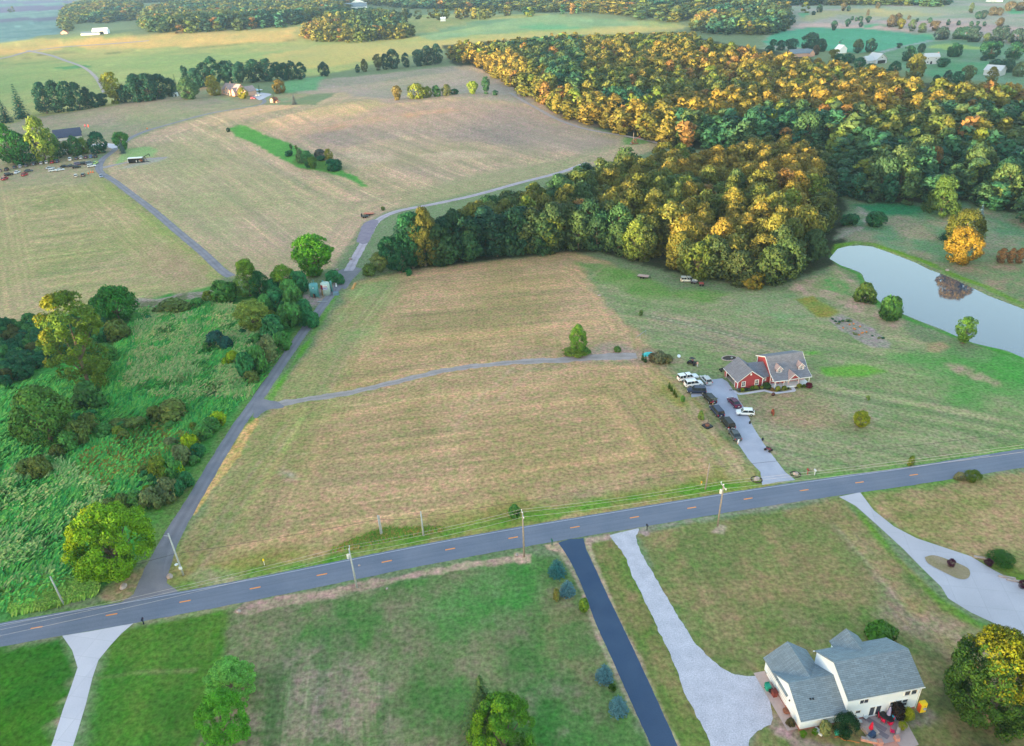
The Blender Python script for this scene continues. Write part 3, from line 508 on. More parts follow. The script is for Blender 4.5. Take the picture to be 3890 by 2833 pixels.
# ------------------------------------------------------------------ roads, drives, water
def surf(name, c1, c2, scale=.8, rough=.85, spots=None, amp=.12, joints=None):
    m, n, b, o = newmat(name)
    tc = n.nodes.new('ShaderNodeTexCoord')
    a = n.nodes.new('ShaderNodeTexNoise'); a.inputs['Scale'].default_value = scale*.3; a.inputs['Detail'].default_value = 6
    f = n.nodes.new('ShaderNodeTexNoise'); f.inputs['Scale'].default_value = 5; f.inputs['Detail'].default_value = 4
    for q in (a, f): n.links.new(tc.outputs['Object'], q.inputs['Vector'])
    mr = n.nodes.new('ShaderNodeMapRange'); mr.inputs['From Min'].default_value = .32; mr.inputs['From Max'].default_value = .68; n.links.new(a.outputs['Fac'], mr.inputs['Value'])
    mx = n.nodes.new('ShaderNodeMix'); mx.data_type = 'RGBA'; n.links.new(mr.outputs[0], mx.inputs[0]); mx.inputs[6].default_value = (*c1, 1); mx.inputs[7].default_value = (*c2, 1)
    m2 = n.nodes.new('ShaderNodeMapRange'); m2.inputs['From Min'].default_value = .25; m2.inputs['From Max'].default_value = .75; m2.inputs['To Min'].default_value = 1-amp; m2.inputs['To Max'].default_value = 1+amp; n.links.new(f.outputs['Fac'], m2.inputs['Value'])
    sc = n.nodes.new('ShaderNodeVectorMath'); sc.operation = 'SCALE'; n.links.new(mx.outputs[2], sc.inputs[0]); n.links.new(m2.outputs[0], sc.inputs['Scale'])
    out = sc.outputs[0]
    at = n.nodes.new('ShaderNodeAttribute'); at.attribute_name = 'tint'
    ml = n.nodes.new('ShaderNodeVectorMath'); ml.operation = 'MULTIPLY'; n.links.new(out, ml.inputs[0]); n.links.new(at.outputs['Color'], ml.inputs[1]); out = ml.outputs[0]
    if joints:
        wv = n.nodes.new('ShaderNodeTexBrick'); wv.offset = 0; wv.inputs['Scale'].default_value = 1; wv.inputs['Brick Width'].default_value = joints; wv.inputs['Row Height'].default_value = joints; wv.inputs['Mortar Size'].default_value = .05
        wv.inputs['Color1'].default_value = (1, 1, 1, 1); wv.inputs['Color2'].default_value = (.93, .93, .94, 1); wv.inputs['Mortar'].default_value = (.84, .84, .84, 1)
        mp = n.nodes.new('ShaderNodeMapping'); mp.inputs['Rotation'].default_value = (0, 0, R(12)); n.links.new(tc.outputs['Object'], mp.inputs[0]); n.links.new(mp.outputs[0], wv.inputs['Vector'])
        m3 = n.nodes.new('ShaderNodeVectorMath'); m3.operation = 'MULTIPLY'; n.links.new(out, m3.inputs[0]); n.links.new(wv.outputs['Color'], m3.inputs[1]); out = m3.outputs[0]
    n.links.new(out, b.inputs['Base Color']); b.inputs['Roughness'].default_value = rough; b.inputs['Specular IOR Level'].default_value = .25
    bp = n.nodes.new('ShaderNodeBump'); bp.inputs['Strength'].default_value = .3; bp.inputs['Distance'].default_value = .03; n.links.new(f.outputs['Fac'], bp.inputs['Height']); n.links.new(bp.outputs[0], b.inputs['Normal'])
    return m
def cat(P, n=6):
    """smooth curve through points"""
    P = [Vector(p) for p in P]; out = []
    for i in range(len(P)-1):
        a, b, c, d = P[max(i-1, 0)], P[i], P[i+1], P[min(i+2, len(P)-1)]
        for k in range(n):
            t = k/n; out.append(.5*((2*b)+(-a+c)*t+(2*a-5*b+4*c-d)*t*t+(-a+3*b-3*c+d)*t**3))
    return out+[P[-1]]
def ribbon(name, pts, w, mat, dz=.03, jit=0.0, step=1.0, tint=None, seed=0, off=0.0, label=None):
    pts = [p.to_2d() if len(p) > 2 else p for p in pts]
    ws = w if hasattr(w, '__len__') else [w]*len(pts)
    C = cat([(p.x, p.y, 0) for p in pts], 10); Wd = np.interp(np.linspace(0, len(pts)-1, len(C)), range(len(pts)), ws)
    cx = [0.0]
    for a, b in zip(C[:-1], C[1:]): cx.append(cx[-1]+(b-a).length)
    n = max(2, int(cx[-1]/step)); t = np.linspace(0, cx[-1], n)
    x = np.interp(t, cx, [p.x for p in C]); y = np.interp(t, cx, [p.y for p in C]); wd = np.interp(t, cx, Wd)
    dx = np.gradient(x); dy = np.gradient(y); L = np.hypot(dx, dy)+1e-9; nx, ny = -dy/L, dx/L
    m = 25 if name == 'road' else 9; V = []; T = []
    e = (np.abs(np.linspace(-1, 1, m)))
    for j in range(m):
        s = -1+2*j/(m-1); o = s*wd/2+off
        if abs(s) == 1 and jit: o = o+s*jit*fbm(t/1.7, t*0+j*7.3, seed, 3)*1.6
        px, py = x+nx*o, y+ny*o; V.append(np.stack([px, py, hgt(px, py)+dz], 1))
        T.append(np.stack([tint(s, t, o) if tint else np.ones(n)]*3, 1))
    V = np.array(V).transpose(1, 0, 2).reshape(-1, 3); T = np.array(T).transpose(1, 0, 2).reshape(-1, 3)
    i = np.arange(n-1)[:, None]; j = np.arange(m-1)[None]
    Q = np.stack([i*m+j, i*m+j+1, (i+1)*m+j+1, (i+1)*m+j], -1).reshape(-1, 4)[:, ::-1]
    o = link(name, fast_mesh(name, V, Q, T), mat); tag(o, kind='structure'); return o
def sheet(name, px, mat, dz=.03, smooth=True, jit=0.0, seed=0, world=False):
    P = [Vector(p) for p in px] if world else [D(a, b) for a, b in px]
    P = [Vector((p.x, p.y, 0)) for p in P]
    if smooth: P = cat(P+[P[0]], 6)[:-1]
    Q = []
    for i in range(len(P)):
        a, b = P[i], P[(i+1) % len(P)]; k = max(1, int((b-a).length/.5))
        for j in range(k): Q.append(a+(b-a)*j/k)
    if jit:
        Q = [q+Vector((float(fbm(q.x/.9, q.y/.9, seed, 3)), float(fbm(q.x/.9, q.y/.9, seed+5, 3)), 0))*jit*1.5 for q in Q]
    import bmesh
    bm = bmesh.new(); vs = [bm.verts.new((q.x, q.y, 0)) for q in Q]; f = bm.faces.new(vs); bmesh.ops.triangulate(bm, faces=[f])
    for v in bm.verts: v.co.z = float(hgt(v.co.x, v.co.y))+dz
    bmesh.ops.recalc_face_normals(bm, faces=bm.faces)
    if bm.faces[:] and sum(f.normal.z for f in bm.faces) < 0: bmesh.ops.reverse_faces(bm, faces=bm.faces)
    me = bpy.data.meshes.new(name); bm.to_mesh(me); bm.free()
    a = me.color_attributes.new('tint', 'FLOAT_COLOR', 'POINT'); a.data.foreach_set('color', np.ones(len(me.vertices)*4, np.float32))
    o = link(name, me, mat); tag(o, kind='structure'); return o
asph = surf('asphalt_road', A(106, 122, 140), A(118, 132, 148), .5)
asph2 = surf('asphalt_lane', A(116, 122, 132), A(136, 140, 146), .8)
blackt = surf('black_asphalt', A(52, 78, 108), A(62, 88, 116), .7, amp=.08)
gravel = surf('pale_gravel', A(196, 204, 214), A(178, 186, 196), 1.6, amp=.28)
gravd = surf('track_gravel', A(168, 166, 164), A(150, 150, 146), 1.5, amp=.2)
conc = surf('concrete', A(208, 215, 222), A(196, 204, 212), .6, amp=.05, joints=3.6)
concr = surf('old_concrete', A(192, 200, 208), A(178, 186, 194), .5, amp=.06, joints=4.4)
drv = surf('fine_gravel', A(176, 188, 202), A(162, 174, 190), 1.2, amp=.1)
yel = pmat('yellow_marking', A(240, 160, 80), .7, .15, 3); wht = pmat('white_marking', A(190, 200, 215), .7, .2, 3)
DASH = [(139.3,2384.2),(420.2,2336.5),(707.7,2284.1),(969.1,2234.3),(1222.3,2183.5),(1469.3,2132),(1708.2,2085.2),(1948.5,2042.2),(2184.6,2001.9),(2411.6,1965.3),(2626.8,1928.7),(2840.6,1893.8),(3054.5,1861.6),(3265.2,1832.5),(3470.7,1803.9)]
DW = [G0(a*2268/CW, b*2268/CW) for a, b in DASH]; DW = [Vector((p[0], p[1])) for p in DW]
DW2 = [DW[0]]
for i in range(1, len(DW)-1): DW2.append((DW[i-1]+DW[i]*2+DW[i+1])/4)
DW2.append(DW[-1])
e0 = (DW2[0]-DW2[3]).normalized(); e1 = Vector((.985, .17)).normalized()
road = [DW2[0]+e0*260, DW2[0]+e0*140, DW2[0]+e0*60, DW2[0]+e0*25]+DW2+[DW2[-1]+e1*20, DW2[-1]+e1*60, DW2[-1]+e1*140, DW2[-1]+e1*260]
def rt(s, t, o): return 1+.05*fbm(t/6, s*3+t*0, 3, 2)-.10*np.exp(-((s-.08)/.04)**2)-.07*sum(np.exp(-((s-q)/.10)**2) for q in (-.72, -.3, .3, .72))+.08*np.clip(fbm(t/11, t*0+3.3, 12, 3)-.25, 0, 1)
ribbon('road', road, 5.9, asph, .035, .08, .8, tint=rt, off=-.12)
for q in range(len(DW2)):
    a = (DW2[min(q+1, len(DW2)-1)]-DW2[max(q-1, 0)]).normalized()
    ribbon('centre_line_dash', [DW2[q]-a*.95, DW2[q], DW2[q]+a*.95], .27, yel, .044, .01, .5)
e = [p for p in road[3:-3]]
ribbon('edge_line', e, .1, wht, .044, .0, 1.5, off=2.42)
def lane(s, t, o): return 1+.12*np.exp(-((np.abs(s)-.45)/.18)**2)-.10*np.exp(-(s/.2)**2)+.10*fbm(t/5, s*2+t*0, 9, 3)
acc = [(330, 1312), (352, 1250), (385, 1180), (430, 1105), (480, 1020), (530, 940), (566, 890), (610, 825), (660, 752), (712, 680), (752, 630), (772, 600)]
ribbon('access_road', [D(*p) for p in acc], [5.5, 4.6, 3.7, 3.3, 3.2, 3.2, 3.3, 3.2, 3.2, 3.2, 3.3, 3.6], asph2, .022, .12, .8, tint=lane)
sheet('access_road_mouth', [(262, 1336), (300, 1312), (330, 1262), (350, 1215), (372, 1215), (362, 1262), (368, 1290), (392, 1312), (330, 1326)], asph2, .026, jit=.1)
acc2 = [(772, 600), (785, 575), (800, 548), (815, 520), (832, 492), (860, 475), (900, 463), (960, 452), (1060, 430), (1150, 405), (1240, 382), (1300, 360)]
ribbon('gravel_track', [D(*p) for p in acc2], [3.6, 3.4, 3.4, 3.6, 3.6, 3.4, 3.2, 3.2, 3.2, 3.2, 3.2, 3.2], surf('track_stone', A(186, 184, 196), A(166, 164, 172), 1.2, amp=.2), .05, .2, 1.0, tint=lambda s, t, o: 1-.22*np.exp(-(s/.22)**2)+.08*fbm(t/4, s*2+t*0, 4, 2))
sheet('gravel_apron', [(790, 535), (802, 500), (822, 487), (838, 490), (828, 512), (812, 540)], surf('dark_gravel', A(126, 124, 142), A(140, 138, 152), 1.5), .06, jit=.3)
sheet('junction', [(748, 600), (775, 592), (800, 596), (780, 620), (765, 640), (752, 628)], asph2, .045, jit=.2)
ribbon('field_track', [D(*p) for p in ((575, 905), (600, 898), (680, 884), (780, 868), (900, 840), (1000, 818), (1130, 803), (1240, 797), (1340, 790), (1410, 788))], [4.2, 3.2, 2.6, 2.5, 2.4, 2.4, 2.6, 3.0, 3.8, 4.0], gravd, .02, .45, .8, tint=lambda s, t, o: 1-.16*np.exp(-(s/.25)**2)+.14*fbm(t/4, s*2+t*0, 5, 3))
far = [(512, 612), (490, 598), (450, 560), (400, 518), (350, 475), (300, 436), (255, 402), (226, 384), (219, 370), (228, 352), (250, 335), (262, 325), (290, 305), (330, 288), (400, 268), (470, 250), (530, 240), (575, 232), (586, 224), (578, 216)]
ribbon('farm_lane', [D(*p) for p in far], [3.6]*8+[4.2, 4.2]+[3.8]*7+[3.4, 3.2, 4], asph2, .05, .12, 1.2, tint=lane)
ribbon('yard_spur', [D(*p) for p in ((226, 372), (250, 366), (290, 358), (330, 352), (370, 349))], [6, 4, 3.4, 4.5, 3], gravd, .04, .3, 1.0)
ribbon('barn_drive', [D(*p) for p in ((262, 326), (245, 322), (225, 320), (200, 322))], [8, 7, 7, 7], conc, .055, .1, 1.2)
ribbon('pond_track', [D(*p) for p in ((1475, 324), (1440, 312), (1380, 300), (1300, 286), (1240, 266), (1190, 240), (1150, 218), (1130, 205))], 3.0, gravd, .06, .3, 1.5)
ribbon('distant_road', [D(*p) for p in ((-200, 158), (0, 130), (60, 115), (130, 105), (230, 98), (330, 90))], 7, gravd, .25, .3, 8)
ribbon('distant_lane', [D(*p) for p in ((60, 112), (110, 122), (150, 136), (190, 152), (215, 175), (232, 205))], [8, 6, 5, 4, 4, 4], gravd, .2, .3, 5)
sheet('farm_drive', [(575, 222), (560, 214), (548, 210), (560, 204), (600, 208), (588, 216)], conc, .08, jit=.2)
# drives on the near side
sheet('concrete_drive', [(138, 1408), (200, 1398), (296, 1380), (270, 1402), (244, 1430), (218, 1462), (205, 1500), (190, 1560), (172, 1620), (150, 1690), (100, 1690), (118, 1640), (140, 1570), (158, 1520), (172, 1478), (160, 1440)], conc, .02, smooth=False)
sheet('black_drive', [(1236, 1202), (1262, 1194), (1292, 1192), (1298, 1216), (1320, 1262), (1352, 1332), (1400, 1430), (1446, 1530), (1510, 1672), (1460, 1692), (1400, 1560), (1360, 1470), (1320, 1382), (1290, 1300), (1268, 1252), (1252, 1224)], blackt, .02, smooth=False, jit=.05)
sheet('gravel_drive', [(1350, 1186), (1378, 1178), (1414, 1172), (1408, 1190), (1420, 1225), (1450, 1278), (1490, 1345), (1530, 1410), (1570, 1455), (1620, 1492), (1660, 1496), (1690, 1500), (1700, 1540), (1712, 1590), (1690, 1612), (1660, 1640), (1650, 1700), (1590, 1700), (1570, 1640), (1520, 1540), (1492, 1470), (1456, 1390), (1412, 1300), (1382, 1230)], gravel, .02, jit=.22, seed=4)
sheet('curved_concrete_drive', [(1858, 1100), (1905, 1090), (1935, 1130), (1980, 1166), (2030, 1192), (2090, 1212), (2150, 1232), (2200, 1262), (2268, 1298), (2360, 1350), (2360, 1450), (2268, 1412), (2215, 1386), (2150, 1356), (2100, 1325), (2085, 1300), (2040, 1256), (2000, 1215), (1940, 1160), (1895, 1120)], concr, .02, smooth=False)
sheet('planting_island', [(2048, 1234), (2066, 1230), (2090, 1236), (2136, 1254), (2148, 1266), (2144, 1280), (2124, 1282), (2088, 1266), (2056, 1248)], None or surf('island_grass', A(138, 134, 96), A(158, 148, 122), 1.5, amp=.25), .07, smooth=True)
sheet('house_driveway', [(1688, 1074), (1720, 1068), (1762, 1063), (1740, 1046), (1712, 1010), (1690, 980), (1668, 945), (1650, 905), (1636, 885), (1630, 868), (1622, 862), (1612, 846), (1600, 838), (1575, 840), (1552, 856), (1528, 862), (1532, 880), (1560, 876), (1578, 890), (1600, 915), (1618, 945), (1636, 985), (1660, 1020), (1684, 1045)], drv, .02, smooth=False, jit=.06)
sheet('front_walk', [tH(*p) and tuple(a for a in (tH(*p))) for p in ((960, 680), (985, 675), (1030, 710), (1100, 715), (1300, 680), (1420, 665), (1540, 690), (1600, 702), (1720, 690), (1830, 668), (1815, 625), (1860, 622), (1895, 675), (1870, 695), (1600, 728), (1540, 722), (1420, 690), (1200, 725), (1050, 745), (985, 715))], conc, .03, smooth=False)
sheet('track_mouth', [(560, 912), (566, 880), (586, 884), (620, 893), (628, 902), (600, 906), (582, 914), (566, 926)], asph2, .03, jit=.25)
# pond
m, n, b, o = newmat('pond_water')
b.inputs['Base Color'].default_value = (*A(84, 106, 128, .55), 1); b.inputs['Roughness'].default_value = .05; b.inputs['IOR'].default_value = 1.5; b.inputs['Specular IOR Level'].default_value = 1.0
tc = n.nodes.new('ShaderNodeTexCoord'); nz = n.nodes.new('ShaderNodeTexNoise'); nz.inputs['Scale'].default_value = .5; nz.inputs['Detail'].default_value = 3
bp = n.nodes.new('ShaderNodeBump'); bp.inputs['Strength'].default_value = .06; bp.inputs['Distance'].default_value = .1
n.links.new(tc.outputs['Object'], nz.inputs['Vector']); n.links.new(nz.outputs['Fac'], bp.inputs['Height']); n.links.new(bp.outputs[0], b.inputs['Normal'])
WATER = m
cc = POND.mean(0)
sheet('pond_water', [(p[0]+(p[0]-q[0])*0, p[1], 0) for p, q in zip(POND, POND)], WATER, -.42, smooth=True, world=True)
# ------------------------------------------------------------------ unseen ridge added on the sunset side, crest shaped so its shade leaves only hilltops and tree tops in the sun
def ridge():
    n = 220; V = []; Q = []; u = np.array([SDIR.x, SDIR.y]); p = np.array([u[1], -u[0]])   # p runs along the ridge
    dist = 900.0; base = RIDGE0 + math.tan(R(SUN_EL))*dist
    for i in range(n):
        t = -2300+i*(4500/(n-1)); c = u*dist+p*t
        kk = min(max((t-280)/420, 0), 1); crest = base-6.0*kk*kk*(3-2*kk)+3.2*math.exp(-((t-370)/120)**2)+1.8*fbm(np.array([t/140.]), np.array([.3]), 8, 3)[0]+.9*fbm(np.array([t/14.]), np.array([.7]), 9, 2)[0]
        for k, (o, hh) in enumerate(((-260, -2), (-160, .25), (-80, .6), (-20, .93), (0, 1.0), (30, .95), (120, .6), (260, .2), (380, -.1))):
            q = c+u*o; V.append((q[0], q[1], crest*hh if hh > 0 else -3))
    m = 9
    for i in range(n-1):
        for k in range(m-1): Q.append((i*m+k, i*m+k+1, (i+1)*m+k+1, (i+1)*m+k))
    o = link('shade_ridge', fast_mesh('shade_ridge', np.array(V), np.array(Q)), pmat('shade_ridge_slope', A(70, 90, 60), .95, .4, .05)); tag(o, kind='structure')
RIDGE0 = 16.5
ridge()
# ------------------------------------------------------------------ haze
def haze():
    me = MB().box((0, 2600, 56), (11000, 9800, 136))
    m = bpy.data.materials.new('haze'); m.use_nodes = True; n = m.node_tree; n.nodes.clear()
    o = n.nodes.new('ShaderNodeOutputMaterial'); v = n.nodes.new('ShaderNodeVolumePrincipled')
    v.inputs['Color'].default_value = (.38, .62, 1, 1); v.inputs['Density'].default_value = .00006; v.inputs['Anisotropy'].default_value = 0.0
    n.links.new(v.outputs[0], o.inputs['Volume'])
    ob = me.build('haze', m); tag(ob, kind='stuff', label='thin blue evening haze over the far country', cat='haze')
haze()
# ------------------------------------------------------------------ foliage
def leafquads(P, N, S, rng, asp=1.0):
    n = len(P); N = N+rng.normal(0, .30, (n, 3)); N /= np.linalg.norm(N, axis=1)[:, None]+1e-9
    A1 = np.cross(N, rng.normal(0, 1, (n, 3))); A1 /= np.linalg.norm(A1, axis=1)[:, None]+1e-9; B1 = np.cross(N, A1)
    S = np.asarray(S)[:, None]; k = rng.uniform(.55, 1.15, (n, 4, 1))
    V = np.stack([P-A1*S*asp*k[:, 0], P-B1*S*.6*k[:, 1], P+A1*S*asp*k[:, 2], P+B1*S*.6*k[:, 3]], 1)
    return V.reshape(-1, 3)
PROF = {'round': lambda t: np.sqrt(np.clip(1-(2*t-.95)**2*.98, 0, 1)), 'vase': lambda t: np.clip(.30+1.15*t, 0, 1)*np.sqrt(np.clip(1-np.clip((t-.62)/.40, 0, 1)**2, 0, 1)),
        'oval': lambda t: np.clip(np.sin(np.pi*np.clip(t*.9+.1, 0, 1)), 0, 1)**.55, 'pear': lambda t: np.clip(1.15-t, 0, 1)**.55*np.clip(t*6+.3, 0, 1),
        'column': lambda t: np.clip(np.sin(np.pi*np.clip(t*.88+.10, 0, 1)), 0, 1)**.35*.95}
def crown(seed, nl, nq, ls, prof='oval', HW=1.9, z0=.12, lob=(.15, .23), hue=.08, patch=None):
    """unit crown: height 1, radius .5; nl lobes carrying nq leaf clumps of size ls (share of the width)"""
    rng = np.random.default_rng(seed); f = PROF[prof]
    t = rng.uniform(.02, 1, nl)**.85; az = rng.uniform(0, 2*np.pi, nl)
    rl = rng.uniform(lob[0], lob[1], nl)
    rr = np.maximum(f(t)*.5-rl*.75, 0)*rng.uniform(.75, 1.08, nl)
    inner = rng.random(nl) < .18; rr[inner] *= .4
    c = np.stack([rr*np.cos(az), rr*np.sin(az), z0+(1-z0)*t*(1-.35*rl.mean())], 1)
    c[:, 2] = np.clip(c[:, 2], z0+.03, 1-rl/HW*.9)
    tint = rng.uniform(1-hue*2.5, 1+hue*2.5, nl)
    kk = rng.choice(nl, nq, p=rl**2/np.sum(rl**2)); d = rng.normal(0, 1, (nq, 3)); d[:, 2] += .35; d /= np.linalg.norm(d, axis=1)[:, None]
    out = c[kk]-np.array([0, 0, .45]); out[:, 2] /= HW*.5
    ok = (d*out).sum(1) > -.12*np.linalg.norm(out, axis=1); d[~ok] *= -1; d /= np.linalg.norm(d, axis=1)[:, None]
    rad = rl[kk]*rng.uniform(.72, 1.12, nq)
    P = c[kk]+d*rad[:, None]*np.array([1, 1, 1/HW])
    V = leafquads(P*np.array([1, 1, HW]), d, ls*rng.uniform(.6, 1.25, nq), rng)/np.array([1, 1, HW])
    q_ = np.quantile(np.hypot(V[:, 0], V[:, 1]), .985); V[:, :2] *= .5/q_; V[:, 2] *= 1/np.quantile(V[:, 2], .998)
    g = tint[kk]*rng.uniform(.66, 1.34, nq); C = np.stack([g*(1+hue*rng.normal(0, 1, nq)), g, g*(1-hue*.3)], 1)
    if patch is not None:
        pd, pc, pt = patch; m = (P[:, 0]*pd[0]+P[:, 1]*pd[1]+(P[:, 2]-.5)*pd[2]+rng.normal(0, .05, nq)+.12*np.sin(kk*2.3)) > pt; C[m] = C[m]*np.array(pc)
    return V, np.clip(C, .3, 4)
def quads(n): return np.arange(n*4).reshape(-1, 4)
CR = {}
def crown_mesh(key, *a, **k):
    V, C = crown(*a, **k); n = len(V)//4
    me = fast_mesh('crown', V, quads(n), np.repeat(C, 4, 0)); me.materials.append(MT['leaves']); CR[key] = me; return me
def conifer_mesh(key, seed, tiers, per, ls, droop=.25, HW=2.2, rag=.15, z0=.04, powr=.85):
    rng = np.random.default_rng(seed); P = []; N = []; S = []; T = []
    for i in range(tiers):
        t = (i+.3)/tiers; z = z0+(1-z0)*t; r = .5*(1-t)**powr+.012; nb = max(5, int(per*(1-t)+5))
        for b in range(nb):
            a = 2*np.pi*(b+rng.random())/nb; rb = r*rng.uniform(1-rag*2, 1+rag*.4); tb = rng.uniform(.75, 1.25)
            for q in np.linspace(.3, 1, 4):
                P.append((rb*q*np.cos(a), rb*q*np.sin(a), (z*HW-rb*q*droop+rng.normal(0, .012))/HW)); N.append((np.cos(a)*.5, np.sin(a)*.5, .9)); S.append(ls*(.8+.5*(1-q))*(0.5+.6*(1-t))); T.append(tb*rng.uniform(.85, 1.15))
    P = np.array(P); N = np.array(N, float); S = np.array(S); T = np.array(T)
    V = leafquads(P*np.array([1, 1, HW]), N, S, rng)/np.array([1, 1, HW]); C = np.stack([T]*3, 1)
    me = fast_mesh('crown', V, quads(len(P)), np.repeat(C, 4, 0)); me.materials.append(MT['leaves']); CR[key] = me; return me
RAT = (.75, 1.1, 1.6, 2.3)
for i, pf in enumerate(('oval', 'round', 'vase', 'round', 'oval', 'round', 'vase', 'oval')):
    for j, hw in enumerate(RAT): crown_mesh('w%d_%d' % (i, j), 100+i*7+j, 36+int(hw*18), 2700, .058, pf, hw, .03, (.10, .23))
for i, pf in enumerate(('oval', 'round', 'vase', 'pear')):
    for j, hw in enumerate(RAT): crown_mesh('m%d_%d' % (i, j), 230+i*7+j, 60+int(hw*30), 7500, .036, pf, hw, .06, (.07, .17))
def variant(key, H, W):
    if key[0] in 'wm' and key[1:].isdigit():
        q = H/max(W, .1); j = min(range(3), key=lambda k: abs(math.log(RAT[k]/q))); return '%s_%d' % (key, j)
    return key
LK = (1.22, 1.3, 1.25)
def leafcol(c):
    if len(c) == 4: return c
    f = LK if c[0] < c[1] else (1.05, 1.3, 1.5)
    return (min(c[0]*f[0], .45), min(c[1]*f[1], .45), min(c[2]*f[2], .45), 1)
crown_mesh('col', 140, 110, 12000, .027, 'column', 1.9, .05, (.06, .13), .05, patch=((-.9, -.2, .75), (2.0, 1.15, .45), .42))  # patch: sun's gold on the upper left, put into the leaf tints
crown_mesh('big0', 141, 170, 22000, .021, 'round', 1.0, .10, (.055, .115), .06, patch=((-.8, -.2, .5), (2.4, 1.5, .6), .40))  # patch paints the low sun's yellow onto the upper left leaves
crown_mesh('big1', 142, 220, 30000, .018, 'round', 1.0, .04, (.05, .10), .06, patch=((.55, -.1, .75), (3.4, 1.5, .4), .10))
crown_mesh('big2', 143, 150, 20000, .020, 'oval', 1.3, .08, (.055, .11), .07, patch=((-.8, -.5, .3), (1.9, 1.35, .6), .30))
crown_mesh('big3', 144, 130, 18000, .021, 'oval', 1.3, .08, (.055, .115), .06)
for i in range(4): crown_mesh('s%d' % i, 150+i, 44, 1900, .085, ('round', 'pear', 'round', 'vase')[i], .8, .0, (.06, .26), .10)
crown_mesh('dome', 160, 40, 6000, .03, 'round', .95, .0, (.16, .22), .05)
for i in range(3): conifer_mesh('sp%d' % i, 170+i, 17, 20, .085, .16, .95, .10, .0, .42)
conifer_mesh('spt', 176, 20, 12, .09, .3, 2.6); conifer_mesh('arb', 177, 18, 12, .13, -.4, 3.5, .1, .0, .6); conifer_mesh('pine', 178, 26, 22, .075, .1, 1.5, .25)
TRK = {}
def trunk_mesh(key, hh, r, seed, limbs=5, top=.7):
    rng = random.Random(seed); mb = MB(); mb.tube([(0, 0, -.02), (0, 0, .03), (.01, 0, hh), (.02, .01, top)], [r*1.5, r*1.05, r*.75, r*.25], 8)
    for k in range(limbs):
        a = k*2.4+rng.random(); z = hh*(.55+.5*rng.random()); L = .2+.14*rng.random()
        mb.tube([(0, 0, z), (math.cos(a)*L*.5, math.sin(a)*L*.5, z+.14), (math.cos(a)*L, math.sin(a)*L, z+.30)], [r*.5, r*.3, r*.1], 6)
    me = bpy.data.meshes.new('trunk'); me.from_pydata(mb.v, [], mb.f); me.materials.append(MT['bark']); me.update(); TRK[key] = me
trunk_mesh('a', .32, .030, 1); trunk_mesh('b', .25, .038, 2, 6); trunk_mesh('c', .3, .045, 3, 7, .8)
NIND = [0]; TREES = []
def plant(name, loc, H, W, key, col, label, cat='tree', group=None, rz=None, trunk='a', W2=None):
    rz = random.Random(hash((round(loc[0], 1), round(loc[1], 1)))).uniform(0, 6.28) if rz is None else rz
    r = empty(name, loc, rz, (W, W2 or W, H)); tag(r, label, cat, group)
    c = link('crown' if cat != 'shrub' else 'foliage', CR[variant(key, H, W)], None, r); c.color = leafcol(col)
    if trunk: link('trunk', TRK[trunk], None, r)
    return r
def shrub(name, loc, H, W, key, col, label, group=None, rz=None, W2=None, cat='shrub'):
    o = link(name, CR[key]); o.location = loc; o.scale = (W, W2 or W, H); o.color = leafcol(col)
    o.rotation_euler = (0, 0, rz if rz is not None else (loc[0]*7.3+loc[1]*3.1) % 6.28)
    tag(o, label, cat, group); return o
def fit(x, yt, yb, wpx, hmin=.4):
    """ground point, height and width of a plant whose picture spans yt..yb and wpx (reference coordinates), its crown centred on x"""
    xb = x
    for it in range(4):
        b = D(xb, yb); k = PXM(b); W = wpx/k; b = b+Vector((b.x, b.y, 0)).normalized()*W*.22
        lo, hi = .2, 60
        for i in range(30):
            m = (lo+hi)/2
            if PJ(b.x, b.y, b.z+m)[1] > yt: lo = m
            else: hi = m
        xb += x-PJ(b.x, b.y, b.z+m*.58)[0]
    return b, max(m, hmin), W
GRN = A(46, 104, 60, .62); DGR = A(34, 92, 76, .62); TEAL = A(44, 104, 92, .62); LGR = A(96, 146, 62, .72); YGR = A(142, 160, 56, .75); OLV = A(112, 118, 58, .72); GLD = A(196, 152, 40, .62); ORB = A(178, 118, 48, .62)
BRN = A(116, 92, 56, .7); BLU = A(104, 152, 166, .75); BGR = A(120, 180, 30, .62); YEL = A(222, 176, 24, .66)
# ------------------------------------------------------------------ single trees: outline in the view (x, top, base, width), crown shape, leaf colour, label
rnd = random.Random(7); LEFT_END = ((866, 524, 602, 58), (908, 470, 598, 66), (936, 458, 594, 70), (888, 540, 603, 50))
def tone(c, s, a=.12):
    q = random.Random(s); k = 1+q.uniform(-a, a); return (c[0]*k*(1+q.uniform(-.08, .08)), c[1]*k, c[2]*k)
def T(name, x, yt, yb, w, key, col, label, group=None, trunk='b', cat='tree'):
    b, H, W = fit(x, yt, yb, w)
    return plant(name, b, H, W, key, col, label, cat, group, trunk=trunk)
def S(name, x, yt, yb, w, key, col, label, group=None, cat='shrub', dep=None):
    b, H, W = fit(x, yt, yb, w, .3)
    return shrub(name, b, H, W, key, col, label, group, cat=cat, W2=dep)
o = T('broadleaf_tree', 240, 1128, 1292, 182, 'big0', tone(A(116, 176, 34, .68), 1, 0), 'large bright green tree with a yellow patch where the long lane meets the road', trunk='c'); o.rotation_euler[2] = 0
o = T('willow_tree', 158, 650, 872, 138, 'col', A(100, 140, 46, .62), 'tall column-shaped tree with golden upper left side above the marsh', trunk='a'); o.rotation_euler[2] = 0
T('broadleaf_tree', 250, 636, 716, 96, 'm1', A(56, 140, 52, .6), 'round dark green tree right behind the tall golden-sided column tree')
T('willow_tree', 88, 858, 992, 132, 'm0', A(88, 144, 62, .62), 'light green willow with drooping crown in the middle of the marsh')
